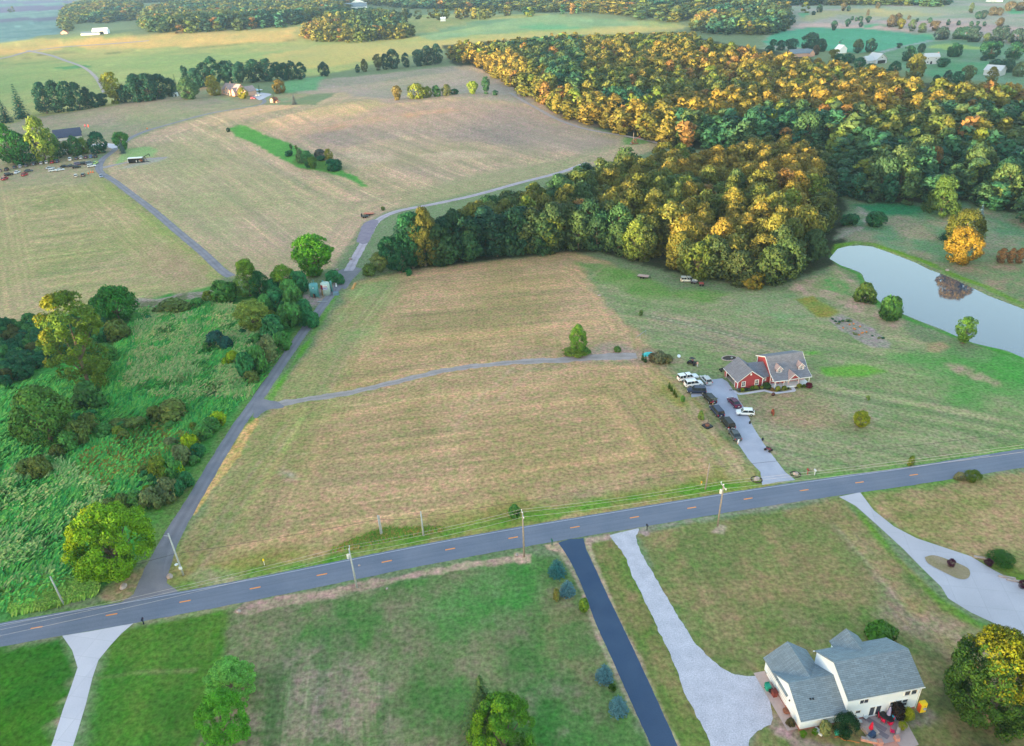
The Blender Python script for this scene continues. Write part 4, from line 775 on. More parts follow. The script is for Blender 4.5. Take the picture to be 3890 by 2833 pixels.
T('willow_tree', 190, 848, 912, 74, 's1', A(74, 136, 70, .62), 'small leaning willow right of the larger marsh willow', trunk=None)
T('broadleaf_tree', 690, 520, 618, 96, 'm2', A(92, 170, 42, .62), 'bright green spreading tree standing over the two oil tanks', trunk='c')
T('broadleaf_tree', 545, 575, 660, 62, 'm3', A(104, 152, 50, .62), 'yellow-green tree where the farm lane meets the marsh edge')
T('broadleaf_tree', 572, 600, 662, 46, 'm1', A(36, 108, 56, .62), 'dark green tree leaning against the yellow-green one at the lane end')
T('broadleaf_tree', 626, 588, 650, 56, 'm1', A(112, 164, 48, .62), 'small lime green tree left of the spreading tree by the tanks')
T('broadleaf_tree', 492, 622, 672, 66, 's2', A(74, 138, 60, .62), 'soft low green tree at the upper corner of the marsh', trunk='a')
T('broadleaf_tree', 558, 668, 742, 78, 'm2', A(140, 172, 72, .62), 'pale yellow-green feathery tree in the marsh-side hedge')
T('broadleaf_tree', 1280, 718, 786, 42, 'm0', A(118, 176, 62, .62), 'lone light green tree standing in the mown field')
o = T('broadleaf_tree', 1112, 1552, 1716, 152, 'big2', A(92, 158, 44, .6), 'rounded yellow-green tree at the bottom edge in front of the pine', trunk='b'); o.rotation_euler[2] = 0
o = T('pine_tree', 1066, 1494, 1650, 112, 'pine', A(84, 120, 70, .7), 'dark olive pine behind the rounded yellow-green tree', trunk='a')
T('broadleaf_tree', 490, 1540, 1672, 112, 'big3', A(84, 160, 44, .85), 'rounded deep green tree at the lower left in front of the bushy one', trunk='b')
T('broadleaf_tree', 508, 1472, 1562, 112, 'big3', A(104, 172, 76, .95), 'bushy mid green tree above the rounded deep green one', trunk='a')
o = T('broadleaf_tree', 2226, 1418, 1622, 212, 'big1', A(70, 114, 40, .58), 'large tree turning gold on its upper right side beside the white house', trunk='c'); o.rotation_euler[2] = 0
T('broadleaf_tree', 2137, 503, 587, 80, 'm1', A(190, 156, 50, .46), 'bright yellow tree with a bare trunk beside the pond', trunk='c')
T('broadleaf_tree', 2142, 462, 548, 84, 'm0', A(112, 118, 44, .5), 'olive gold tree right behind the bright yellow pond tree')
T('pine_tree', 2104, 500, 532, 44, 'pine', A(32, 86, 66, .6), 'dark pine half hidden left of the bright yellow tree', trunk='a')
T('spruce_tree', 2174, 451, 492, 24, 'spt', A(100, 140, 160, .7), 'small blue spruce behind the olive gold tree', trunk=None)
T('broadleaf_tree', 2094, 388, 480, 78, 'm3', A(88, 126, 62, .5), 'light green cone-shaped tree at the wood edge above the pond')
S('pond_shrub', 1918, 626, 672, 48, 's1', A(86, 122, 58, .62), 'round olive shrub at the pond edge, nearer the wood')
S('pond_shrub', 1976, 655, 710, 50, 's2', A(70, 124, 60, .62), 'round dark green shrub at the pond edge, second from the wood')
T('broadleaf_tree', 2141, 703, 764, 46, 'm2', A(98, 152, 60, .62), 'small open-crowned green tree on a mulch ring by the near pond bank')
S('lawn_shrub', 1884, 474, 502, 42, 's0', A(48, 112, 72, .62), 'dark green dome shrub against the wood above the pond head')
S('lawn_shrub', 1940, 470, 503, 46, 's3', A(54, 118, 74, .62), 'oval dark green shrub on the grass above the pond head')
T('broadleaf_tree', 1909, 911, 947, 36, 'm1', A(152, 172, 44, .62), 'small round yellow-green tree alone on the striped lawn')
T('broadleaf_tree', 1672, 600, 640, 60, 's2', A(150, 134, 44, .62), 'low golden tree at the near corner of the wood', trunk='a')
T('sapling', 1553, 909, 930, 14, 's1', A(142, 182, 96, .62), 'pale green sapling in the grass left of the driveway', trunk='a')
T('sapling', 1513, 876, 890, 12, 's2', A(118, 180, 80, .62), 'small bright green sapling beside the parked dark blue car', trunk='a')
T('sapling', 1712, 905, 920, 8, 's0', A(200, 110, 84, .62), 'tiny reddish sapling on the dry lawn right of the driveway', trunk='a')
T('sapling', 1923, 875, 886, 9, 's0', A(142, 176, 90, .62), 'tiny pale sapling behind the round yellow-green tree on the lawn', trunk='a')
for x, w in ((2222, 21), (2243, 15), (2262, 20)): T('ornamental_tree', x, 549, 584, w+4, 'm1', A(124, 96, 64, .45), 'rust coloured tree in the short row at the right edge beyond the pond', 'rust coloured trees beyond the pond')
# left side tree row and yard
T('conifer_tree', 36, 184, 262, 44, 'spt', A(34, 100, 82, .62), 'tall dark conifer with a gap on both sides at the upper left', trunk='a')
T('conifer_tree', 4, 215, 272, 36, 'spt', A(28, 92, 78, .62), 'dark conifer cut by the left edge of the upper field', trunk='a')
DR = 'dark trees of the field boundary row'
for i, (x, a, b, w) in enumerate(((92, 181, 252, 44), (118, 177, 250, 42), (146, 179, 247, 40), (168, 181, 244, 38), (190, 192, 240, 30), (206, 203, 238, 34), (224, 206, 234, 28), (272, 188, 228, 36), (298, 163, 226, 48), (322, 162, 224, 46), (350, 163, 220, 44), (374, 172, 214, 30))):
    T('broadleaf_tree', x, a, b, w, 'w%d' % (i % 8), tone(A(34, 92, 72, .62), i), 'dark green broadleaf tree packed into the boundary row left of the little white shed', DR)
T('broadleaf_tree', 247, 159, 230, 44, 'w2', A(140, 156, 44, .62), 'golden topped tree rising out of the dark boundary row')
T('conifer_tree', 388, 163, 210, 13, 'spt', A(26, 80, 60, .62), 'narrow dark conifer right above the little white shed', trunk=None)
T('broadleaf_tree', 415, 170, 220, 46, 'w1', A(70, 112, 72, .62), 'grey-green tree right of the little white shed')
T('broadleaf_tree', 471, 166, 212, 34, 'w0', A(160, 156, 50, .54), 'golden tree touching the left side of the pink farmhouse')
T('broadleaf_tree', 537, 193, 219, 24, 'w1', A(160, 156, 40, .62), 'small golden green tree in front of the pink farmhouse')
T('broadleaf_tree', 617, 175, 207, 30, 'w5', A(156, 134, 54, .52), 'orange gold tree alone right of the pink farmhouse yard')
T('spruce_tree', 606, 206, 228, 13, 'spt', A(120, 100, 88, .7), 'brownish spruce behind the tiny cream playhouse', trunk=None)
T('spruce_tree', 650, 208, 232, 18, 'spt', A(122, 128, 124, .7), 'grey spruce right of the tiny cream playhouse', trunk=None)
T('cypress_tree', 573, 186, 206, 5, 'arb', A(26, 90, 66, .6), 'thin dark cypress by the swimming pool', trunk=None)
for i, (x, a, b, w) in enumerate(((432, 150, 195, 34), (450, 138, 193, 36), (468, 125, 190, 40), (500, 134, 186, 44), (530, 136, 184, 40), (560, 131, 182, 44), (590, 129, 180, 42), (612, 137, 179, 28), (628, 138, 178, 30), (645, 134, 177, 26), (665, 137, 176, 26), (407, 145, 188, 18))):
    T('broadleaf_tree', x, a, b, w, 'w%d' % ((i+3) % 8), tone(A(40, 96, 80, .62), i+20), 'dark green broadleaf tree in the row directly behind the pink farmhouse', 'row of trees behind the pink farmhouse')
T('broadleaf_tree', 716, 136, 169, 26, 'w5', A(46, 92, 84, .62), 'single round dark tree standing in a gap of the far boundary')
for i, (x, a, b, w) in enumerate(((792, 142, 161, 12), (806, 130, 159, 17), (836, 119, 156, 22), (852, 118, 154, 20), (868, 108, 152, 34), (898, 116, 149, 20), (926, 109, 147, 30), (946, 100, 144, 30), (966, 96, 142, 30))):
    T('broadleaf_tree', x, a, b, w, 'w%d' % (i % 8), tone(A(96, 106, 70, .62) if i in (1, 2) else A(50, 94, 84, .62), i+40), 'broadleaf tree in the short row leading up to the far corner of the large wood', 'short row of trees at the far wood corner')
for x, a, b, w, c, l in ((878, 189, 222, 26, A(160, 144, 80, .5), 'dry golden tree at the left end of the island of trees in the far field'), (922, 184, 219, 42, A(146, 156, 60, .62), 'widest olive tree of the island of trees in the far field'), (947, 190, 216, 20, A(120, 150, 70, .62), 'narrow light green tree in the middle of the far field island'),
                      (966, 188, 214, 22, A(70, 124, 76, .62), 'green tree right of centre in the far field island'), (988, 186, 212, 24, A(110, 124, 70, .62), 'olive green tree near the right end of the far field island'), (1006, 196, 209, 20, A(52, 110, 76, .62), 'low dark tree closing the right end of the far field island'),
                      (1046, 179, 208, 26, A(140, 172, 70, .62), 'yellow-green tree between the field island and the large wood'), (1076, 169, 208, 20, A(58, 112, 72, .62), 'tall dark green tree just left of the large wood edge'), (1097, 199, 211, 14, A(56, 104, 76, .62), 'low dark tree beside the tall one at the large wood edge'),
                      (680, 333, 372, 28, A(56, 124, 76, .62), 'tallest green tree in the strip thicket of the mown field'), (664, 330, 362, 22, A(96, 132, 96, .62), 'grey-green tree at the left of the strip thicket'), (692, 346, 374, 24, A(90, 138, 56, .62), 'light green tree at the front of the strip thicket'),
                      (727, 329, 356, 20, A(150, 150, 50, .62), 'golden topped tree at the right of the strip thicket'), (644, 318, 331, 8, A(70, 116, 60, .62), 'tiny tree on the green strip left of the thicket'), (656, 321, 333, 7, A(86, 130, 56, .62), 'second tiny tree on the green strip nearer the thicket')):
    T('broadleaf_tree', x, a, b, w, 'w%d' % (int(x) % 6), c, l)
S('thicket_shrub', 708, 330, 352, 34, 's1', A(104, 110, 96, .6), 'grey leafless shrub in the middle of the strip thicket'); S('thicket_shrub', 737, 352, 379, 42, 's2', A(22, 104, 70, .62), 'broad dark green shrub at the lower right of the strip thicket')
S('thicket_shrub', 640, 333, 347, 20, 's0', A(34, 110, 76, .62), 'small dark shrub at the upper left of the strip thicket'); S('field_bush', 505, 282, 292, 9, 's2', A(40, 84, 70, .62), 'small dark bush at the top end of the green strip'); S('field_bush', 848, 457, 466, 10, 's0', A(110, 140, 70, .62), 'small bush by the gravel track above the parked trailers')
S('field_bush', 710, 345, 356, 22, 's3', A(30, 110, 80, .62), 'low teal shrub behind the light green tree in the thicket'); S('field_bush', 905, 596, 609, 20, 's1', A(50, 130, 70, .62), 'small round bush standing out from the wood edge into the mown field')
T('broadleaf_tree', 840, 560, 604, 44, 'm2', A(132, 156, 84, .62), 'thin pale feathery tree at the left tip of the near wood')
for x_, a_, b_, w_ in LEFT_END: T('broadleaf_tree', x_, a_, b_, w_, 'm%d' % (int(x_) % 3), tone(A(36, 96, 62, .8) if x_ != 936 else A(118, 120, 50, .7), int(x_)), 'rounded dark tree in the left tip of the near wood' if x_ != 936 else 'tall tree with golden olive top at the left tip of the near wood', None if x_ == 936 else 'rounded dark trees at the left tip of the near wood')
S('field_bush', 818, 585, 612, 34, 's0', A(96, 130, 60, .62), 'tangled olive bush at the left tip of the near wood')
# trees around the parking field
for i, (x, a, b, w, k, c, l) in enumerate(((12, 272, 366, 52, 'w0', A(60, 136, 48, .62), 'leftmost tall green tree over the parked cars'), (38, 290, 366, 46, 'w5', A(46, 122, 52, .62), 'second rounded green tree behind the left parked cars'), (62, 302, 364, 44, 'w1', A(40, 110, 60, .62), 'dark green tree between the two pale tall ones by the car field'),
      (84, 257, 362, 56, 'w3', A(134, 166, 64, .62), 'tallest pale yellow-green tree beside the blue roofed barn'), (106, 284, 356, 44, 'w2', A(96, 150, 60, .62), 'mid green tree right of the tallest pale one'), (126, 305, 350, 28, 'w0', A(50, 116, 76, .62), 'narrow dark tree hiding the left end of the barn'),
      (146, 312, 344, 26, 'w5', A(80, 130, 76, .62), 'small tree in front of the blue roofed barn'), (163, 300, 346, 28, 'w4', A(70, 136, 72, .62), 'feathery green tree in front of the barn middle'), (182, 304, 340, 32, 'w1', A(112, 152, 60, .62), 'yellow-green tree in front of the barn right end'),
      (212, 291, 340, 42, 'w4', A(26, 104, 74, .62), 'pyramid shaped dark green tree by the white barn drive'), (267, 292, 334, 36, 'w2', A(64, 138, 56, .62), 'green tree at the farm lane bend with a spruce in front'))):
    T('broadleaf_tree', x, a, b, w, k, c, l)
T('spruce_tree', 268, 309, 340, 18, 'spt', A(96, 128, 134, .7), 'blue-grey spruce in front of the tree at the farm lane bend', trunk=None)
# right far farmland, trees standing apart
FR = [(1902,86,115,24,0),(1930,84,116,26,1),(1848,45,67,16,1),(1907,46,60,10,1),(2088,58,88,36,3),(2116,94,126,32,2),(2197,91,131,46,2),(2248,92,133,38,2),(2032,118,173,44,4),(1983,134,164,28,2),(2090,128,149,30,2),(2076,165,181,17,2),(2100,155,186,20,1),
      (2122,157,188,26,2),(2146,144,186,32,0),(2209,131,161,36,1),(2199,147,186,26,4),(1795,71,109,42,1),(1754,85,111,32,1),(1815,85,114,34,1),(1713,86,101,16,2),(1808,99,122,18,5),(1848,109,129,24,4),(2014,100,136,30,2),(2042,95,116,18,1),(1816,9,27,14,1),(1869,5,24,13,5),(1880,12,25,9,1),(1945,4,18,12,5),
      (1802,24,33,9,1),(1878,41,59,13,1),(1888,35,45,8,1),(1897,37,47,8,1),(1907,35,46,11,1),(1924,35,50,13,1),(1923,20,34,7,5),(1975,32,60,22,5),(1990,28,58,20,5),(1997,40,64,18,4),(2022,42,69,18,0),(2044,50,72,20,0),(2014,33,43,9,5),(2032,40,49,7,1),(2060,38,51,12,1),(2101,42,56,10,1),(2124,45,56,10,1),(2072,46,68,22,5),
      (2216,38,58,18,5),(2153,5,29,12,0),(2168,24,42,16,1),(2180,22,42,18,3),(2200,14,34,20,5),(2214,16,34,18,5),(2125,60,86,26,1),(2142,58,88,28,1),(2160,56,93,34,3),(2188,72,93,18,0),(2208,58,95,28,3),(2224,56,95,26,3),(2238,74,93,18,0),(2256,62,96,34,3),(2152,46,58,10,1),(2166,46,57,9,1),(2181,47,58,9,1),(2240,2,24,26,5),(2262,4,24,22,5),
      (1953,150,168,26,2),(1930,140,160,26,2),(1905,126,150,26,2),(1880,118,140,30,2),(1900,105,118,14,1),(1860,118,134,20,2),(1730,88,112,22,1),(1705,100,118,22,2),(2055,124,140,16,1),(2232,128,160,34,1),(2260,136,170,30,0),(2180,122,134,16,1),(1992,95,106,14,1)]
FC = (A(100, 132, 96, .55), A(56, 104, 92, .6), A(48, 108, 82, .6), A(62, 92, 92, .58), A(136, 140, 60, .5), A(116, 108, 84, .5))
FL = ('pale green broadleaf tree standing apart in the far right farmland', 'blue-green broadleaf tree standing apart in the far right farmland', 'deep green broadleaf tree around the white farmhouses at the upper right', 'very dark tree of the thick row at the top right corner', 'gold topped tree among the white farmhouses at the upper right', 'brown tinted tree on the pale fairways at the top right')
for i, (x, a, b, w, c) in enumerate(FR): T('broadleaf_tree', x, a, b, w, 'w%d' % (i*5 % 8), tone(FC[c], i+60), FL[c], 'scattered trees in the far right farmland')
# hedge and marsh shrubs
HB = [(640,672,732,58,0),(672,664,716,50,1),(690,690,726,34,1),(600,700,764,56,1),(622,735,778,44,0),(592,742,802,48,2),(566,768,832,48,0),(540,782,842,40,1),(514,777,812,32,5),(498,792,812,20,5),(555,822,852,36,3),(575,790,825,36,0),(476,733,772,44,4),(500,745,776,32,4),(462,752,775,26,0),(648,632,690,44,0),(612,640,690,50,1),(585,652,700,40,0),(660,600,650,44,1),(640,618,660,36,0),(735,600,628,34,1),(752,606,630,24,1),(600,618,656,38,1),
      (484,912,944,34,5),(466,925,958,42,0),(446,940,975,42,0),(421,962,1006,44,5),(436,985,1015,34,1),(400,985,1030,40,2),(348,1012,1066,56,6),(380,1018,1062,42,0),(393,1024,1056,34,5),(352,1040,1066,30,5),(410,1045,1080,36,1),(370,1062,1112,56,2),(392,1066,1100,36,1),(330,1082,1132,50,2),(300,1088,1130,50,0),(268,1096,1134,46,3),(240,1108,1142,46,3),(350,1090,1118,40,2),
      (378,888,936,80,3),(340,900,935,34,3),(300,926,950,44,3),(262,930,952,46,3),(230,940,970,44,0),(195,915,960,44,3),(170,935,990,50,3),(150,955,1000,46,0),(125,985,1012,36,3),(85,1010,1060,46,3),(60,1020,1052,48,3),(105,1012,1036,30,0),(380,664,697,84,3),(255,708,756,54,3),(460,645,672,26,6),(435,660,684,30,0),(300,694,712,40,0),(328,700,712,30,1),(225,726,760,40,1),(235,760,800,40,0),(210,770,830,40,1)]
HC = ((A(74, 136, 66, .9), 'mid green shrub'), (A(48, 120, 72, .9), 'dark green shrub'), (A(104, 128, 84, .85), 'grey-olive shrub'), (A(92, 116, 56, .85), 'brownish olive shrub'), (A(36, 96, 88, .8), 'blue-green shrub'), (A(140, 180, 24, .75), 'vivid lime shrub'), (A(108, 136, 44, .8), 'mossy round shrub'))
for i, (x, a, b, w, c) in enumerate(HB):
    tanks = x > 440 and b < 860; lane = not tanks and x > 225 and a > 900 and x*1.0 > 228 and (x+b*.55 > 760)
    where, g = (('in the tangled hedge between the tanks and the marsh', 'hedge shrubs near the tanks') if tanks else ('in the hedge along the lower half of the long lane', 'hedge shrubs along the lower lane') if lane else ('growing inside the marsh away from the lane', 'shrubs inside the marsh'))
    S('hedge_shrub', x, a, b, w, 's%d' % (i % 4), tone(HC[c][0], i+200), HC[c][1]+' '+where, HC[c][1]+'s, '+g)
for (cx, cy, n_, sx, sy, where, g) in ((640, 690, 26, 50, 40, 'in the tangled hedge between the tanks and the marsh', 'hedge shrubs near the tanks'), (588, 790, 30, 56, 50, 'in the tangled hedge between the tanks and the marsh', 'hedge shrubs near the tanks'), (430, 980, 26, 60, 44, 'in the hedge along the lower half of the long lane', 'hedge shrubs along the lower lane'), (370, 1070, 28, 60, 44, 'in the hedge along the lower half of the long lane', 'hedge shrubs along the lower lane'), (200, 960, 12, 90, 34, 'growing inside the marsh away from the lane', 'shrubs inside the marsh')):
    for k in range(n_):
        xx, yy = cx+rnd.uniform(-1, 1)*sx, cy+rnd.uniform(-1, 1)*sy
        if xx*1.0 > 556+(885-yy)*.62-34: continue
        c = rnd.choice((0, 0, 1, 2, 3, 6)); w = rnd.uniform(14, 30); S('hedge_shrub', xx, yy-w*rnd.uniform(.6, .9), yy, w, 's%d' % (k % 4), tone(HC[c][0], k*7+int(cx)), HC[c][1]+' '+where, HC[c][1]+'s, '+g)
i = 0
for y in range(728, 880, 11):
    for x in range(-60, 250, 17):
        xx = x+rnd.uniform(-9, 9); yy = y+rnd.uniform(-6, 6)
        if yy > 740+(.55*(235-xx) if xx > 0 else 110) or yy < 716+max(0, (120-xx)*.12): continue
        i += 1; s = rnd.random(); c = A(34, 92, 62, .95) if s < .5 else A(58, 116, 62, .95) if s < .8 else A(84, 100, 52, .6)
        l = 'very dark shrub' if s < .5 else 'green shrub' if s < .8 else 'olive brown shrub'
        S('thicket_shrub', xx, yy-22-rnd.random()*8, yy+rnd.random()*4, 26+rnd.random()*14, 's%d' % (i % 4), tone(c, i), l+' in the dense thicket around the tall column tree', l+'s of the dense left thicket')
# garden plants on the near side
SPL = ['uppermost blue-green spruce beside the black drive', 'second blue spruce beside the black drive, next to straw coloured grass', 'third blue spruce beside the black drive, above the clipped box', 'lowest blue spruce beside the black drive, below the clipped box']
for q, (x, a, b, w) in enumerate(((1233, 1232, 1276, 34), (1257, 1281, 1318, 30), (1339, 1469, 1508, 34), (1370, 1538, 1580, 37))):
    bb, H, W = fit(x, a, b, w); W *= 1.3; H = W*.95; plant('blue_spruce', bb, H, W, 'sp%d' % (q % 3), A(92, 146, 160, .62) if q else A(60, 130, 134, .6), SPL[q], trunk=None)
S('ornamental_grass', 1232, 1303, 1331, 19, 's1', A(150, 150, 70, .62), 'straw coloured grass clump beside the second blue spruce', cat='grass clump'); S('ornamental_grass', 1293, 1325, 1356, 23, 's2', A(128, 172, 60, .62), 'green fountain grass clump touching the black drive', cat='grass clump')
bb = D(1356, 1528); mb = MB()
bx = shrub('clipped_box', bb, 1.15, 1.25, 's0', A(58, 100, 16, .62), 'dark clipped box shrub between the two lower blue spruces')
for q, (x, a, b, w, k, c, l) in enumerate(((2156, 1042, 1068, 38, 'dome', A(96, 128, 30, .62), 'round olive bush on the far right roadside'), (2128, 1046, 1064, 24, 's1', A(146, 144, 96, .62), 'pale dry bush left of the round roadside bush'), (2020, 1009, 1031, 15, 's1', A(130, 156, 60, .62), 'small leafy bush on the lawn verge across the road at the right'),
      (1140, 1120, 1148, 28, 's2', A(96, 160, 74, .62), 'light green bush on the verge beside the central power pole'), (2108, 1238, 1256, 19, 'dome', A(92, 36, 60, .62), 'purple ball shrub on the driveway island'), (2191, 1238, 1254, 20, 'dome', A(84, 34, 54, .62), 'purple ball shrub at the left end of the green mound'),
      (2219, 1226, 1254, 62, 'dome', A(54, 112, 30, .62), 'broad flat green mound shrub beyond the curved drive'), (2268, 1284, 1304, 20, 'dome', A(84, 30, 54, .62), 'purple ball shrub cut by the right edge'), (1272, 774, 790, 56, 's3', A(120, 150, 50, .62), 'low yellow-green growth around the foot of the lone field tree'),
      (1292, 768, 786, 34, 's1', A(90, 146, 60, .62), 'green clump at the right foot of the lone field tree'), (1444, 782, 800, 22, 's1', A(120, 112, 80, .62), 'brown weedy bush left of the garden rubbish heap'), (1462, 778, 806, 34, 's2', A(124, 128, 90, .62), 'larger grey-brown weedy bush by the end of the field track'),
      (1478, 786, 806, 24, 's3', A(112, 122, 80, .62), 'right weedy bush by the end of the field track'), (1368, 768, 780, 18, 's0', A(96, 142, 66, .62), 'tiny green bush beside the field track'), (1420, 686, 700, 10, 's0', A(110, 150, 90, .62), 'tiny bush at the corner of the striped lawn'),
      (1956, 1390, 1425, 74, 's2', A(84, 140, 44, .62), 'green bush behind the white house roof'), (2235, 900, 903, 2, 's0', LGR, 'tiny weed at the far right of the lawn'))):
    S('bush', x, a, b, w, k, c, l)
for q, (x, a, b, w) in enumerate(((1483, 845, 861, 8), (1488, 853, 867, 8), (1494, 860, 874, 8), (1498, 869, 880, 7))):
    bb, H, W = fit(x, a, b, w); shrub('arborvitae', bb, H, W, 'arb', A(112, 118, 30, .62) if q > 2 else A(86, 118, 28, .62), ('first', 'second', 'third', 'smallest browning')[q]+' cone-shaped arborvitae from the back, in the row left of the white cars', 'arborvitae row')
for q, (x, a, b) in enumerate(((1424, 776, 799), (1430, 786, 803))): bb, H, W = fit(x, a, b, 8); shrub('arborvitae', bb, H, W, 'arb', A(60, 104, 40, .62), ('dark', 'yellowish')[q]+' slim evergreen by the end of the field track')
# red house planting
for q, (x, y, w, c, l) in enumerate(((1040, 695, 62, A(96, 116, 110, .62), 'grey-green'), (1098, 690, 66, A(140, 160, 40, .62), 'lime'), (1150, 680, 50, A(60, 90, 60, .62), 'dark'), (1195, 682, 40, A(90, 110, 100, .62), 'small grey'), (1245, 665, 62, A(90, 130, 40, .62), 'green'), (1295, 662, 76, A(150, 158, 50, .62), 'wide yellow-green'), (1385, 650, 56, A(140, 140, 60, .62), 'olive'), (1455, 655, 112, A(60, 96, 50, .62), 'largest dark'),
      (1545, 690, 60, A(160, 120, 60, .62), 'orange flowering'), (1625, 682, 88, A(150, 156, 56, .62), 'yellow-green'), (1722, 672, 76, A(140, 150, 50, .62), 'olive green'), (1780, 660, 40, A(50, 80, 50, .62), 'small dark'), (1942, 640, 76, A(142, 150, 46, .62), 'mossy'), (2012, 632, 60, A(90, 120, 40, .62), 'dark olive'), (2085, 640, 100, A(112, 32, 50, .62), 'crimson'), (1555, 758, 60, A(130, 80, 66, .62), 'reddish'))):
    px, py = tH(x, y); px0, py0 = tH(x, y-w*.8); S('foundation_shrub', px, py0, py, w*2268/3890/3.91*1.1, 's%d' % (q % 4), c, l+' shrub in the bed before the red house, %s' % ('near the garage wing' if x < 1400 else 'near the connector' if x < 1540 else 'before the porch'))
# white house planting
for q, (x, y, w, k, c, l) in enumerate(((1160, 1310, 310, 'dome', A(22, 74, 38, .62), 'large dark evergreen ball against the back wall of the white house'), (622, 1302, 90, 'dome', A(90, 150, 20, .62), 'bright green ball shrub at the left rear corner of the white house'), (765, 1272, 82, 'dome', A(90, 146, 20, .62), 'bright green ball shrub second from the left rear corner'),
      (905, 1275, 170, 's2', A(150, 166, 104, .62), 'pale feathery shrub against the garage back wall'), (470, 1170, 110, 's1', A(104, 96, 58, .62), 'brown leafy shrub at the left wall of the white house'), (1790, 1080, 190, 's0', A(50, 38, 32, .62), 'dark brown-purple shrub beside the patio table'), (1918, 1098, 160, 'dome', A(168, 176, 20, .62), 'golden ball shrub at the right of the patio'), (1850, 1212, 110, 'dome', A(160, 170, 30, .62), 'smaller golden shrub below the golden ball at the patio edge'))):
    px, py = tW(x, y); k2 = 2268/3890/3.24; S('garden_shrub', px, py-w*k2*.95, py, w*k2*1.0, k, c, l)
# ------------------------------------------------------------------ woods: every trunk placed on a jittered grid inside the wood's outline
WOODS = []
def wood(name, px, sp, hr, wr, colf, keep=None, dens=1.0, seed=0):
    P = np.array([(D(p[0], p[1], p[2]) if len(p) > 2 else D(p[0], p[1]))[:2] for p in px]); q = random.Random(seed)
    x0, y0 = P.min(0); x1, y1 = P.max(0); gx = []
    y = y0
    while y < y1:
        x = x0+q.random()*sp
        while x < x1: gx.append((x+q.uniform(-.38, .38)*sp, y+q.uniform(-.38, .38)*sp)); x += sp
        y += sp*.88
    g = np.array(gx); d = sdist(P, g[:, 0], g[:, 1])
    for (x, y), dd in zip(g, d):
        if dd < .5 or q.random() > dens: continue
        z = float(hgt(x, y)); H = q.uniform(*hr)*(.80 if dd < sp*.9 else 1); Wd = q.uniform(*wr)*sp*(H/hr[1])**.4
        v = PJ(x, y, z+H*.8)
        if v[0] < -110 or v[0] > 2380 or v[1] < -60: continue
        c, cl = colf(v[0], v[1], q, x, y, dd); dist = math.hypot(x, y)
        WOODS.append((Wd*H/dist**2, x, y, z, H, Wd, c, cl, name))
def mix(q, opts):
    s = q.random()*sum(o[0] for o in opts)
    for w_, c, l in opts:
        s -= w_
        if s <= 0: break
    k = 1+q.uniform(-.16, .16); return (c[0]*k*(1+q.uniform(-.1, .1)), c[1]*k, c[2]*k*(1+q.uniform(-.1, .1))), l
gold, org, olv, ygr, grn, dgr, teal = (.255, .185, .032), (.22, .13, .04), (.118, .140, .028), (.14, .19, .03), (.036, .118, .044), (.020, .084, .048), (.028, .108, .070)
N_ = ('golden', 'orange-brown', 'olive', 'yellow-green', 'green', 'dark green', 'blue-green')
def blend(q, g, cool):
    """leaf colour moves smoothly from green (g=0) through olive to gold (g=1)"""
    s = q.random()
    if s < .035: c, l = org, N_[1]
    elif s < .085: c, l = ygr, N_[3]
    else:
        g = min(max(g+q.uniform(-.17, .17), 0), 1); gr = tuple(a*(1-cool)+b*cool for a, b in zip(grn if q.random() < .6 else dgr, teal))
        c = tuple(a+(b-a)*g*2 for a, b in zip(gr, olv)) if g < .5 else tuple(a+(b-a)*(g*2-1) for a, b in zip(olv, gold)); l = N_[4] if g < .28 else N_[2] if g < .62 else N_[0]
    k = 1+q.uniform(-.13, .13); return (c[0]*k*(1+q.uniform(-.06, .06)), c[1]*k, c[2]*k*(1+q.uniform(-.1, .1)), 1.0), l
def c_near(x, y, q, X, Y, d):
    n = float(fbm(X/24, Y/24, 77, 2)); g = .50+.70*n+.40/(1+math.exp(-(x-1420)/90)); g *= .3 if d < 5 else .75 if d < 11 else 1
    c, l = blend(q, g, .25); k = .72 if d < 5 else 1; return (c[0]*k, c[1]*k, c[2]*k, 1.0), l  # edge trees darkened: the wood's shaded front is put into the leaf colour
def c_far(x, y, q, X, Y, d):
    n = float(fbm(X/55, Y/55, 78, 2)); g = .16
    if x > 1450 and 100 < y < 232+25*n: g = .82
    elif x < 1500 and d < 26: g = .85
    elif 1290 < x < 1760 and y < 200: g = .68
    elif x < 1290: g = .25
    elif 232 < y < 290: g = .32
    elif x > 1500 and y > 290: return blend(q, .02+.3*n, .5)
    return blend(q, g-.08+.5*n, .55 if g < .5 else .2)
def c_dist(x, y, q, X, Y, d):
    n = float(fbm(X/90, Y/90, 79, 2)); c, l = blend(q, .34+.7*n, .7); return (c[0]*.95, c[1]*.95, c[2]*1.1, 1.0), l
wood('near', [(798, 612), (900, 600), (1000, 588), (1180, 568), (1330, 562), (1400, 588), (1500, 612), (1640, 636), (1725, 636), (1780, 612), (1822, 575), (1845, 480, 12), (1850, 380, 12), (1840, 322, 12), (1700, 300, 12), (1560, 326, 12), (1450, 336, 12), (1300, 358, 12), (1240, 392, 12), (1180, 416, 12), (1060, 452, 11), (940, 484, 11), (880, 540, 9)], 8.2, (13, 19), (1.25, 1.75), c_near, seed=3)
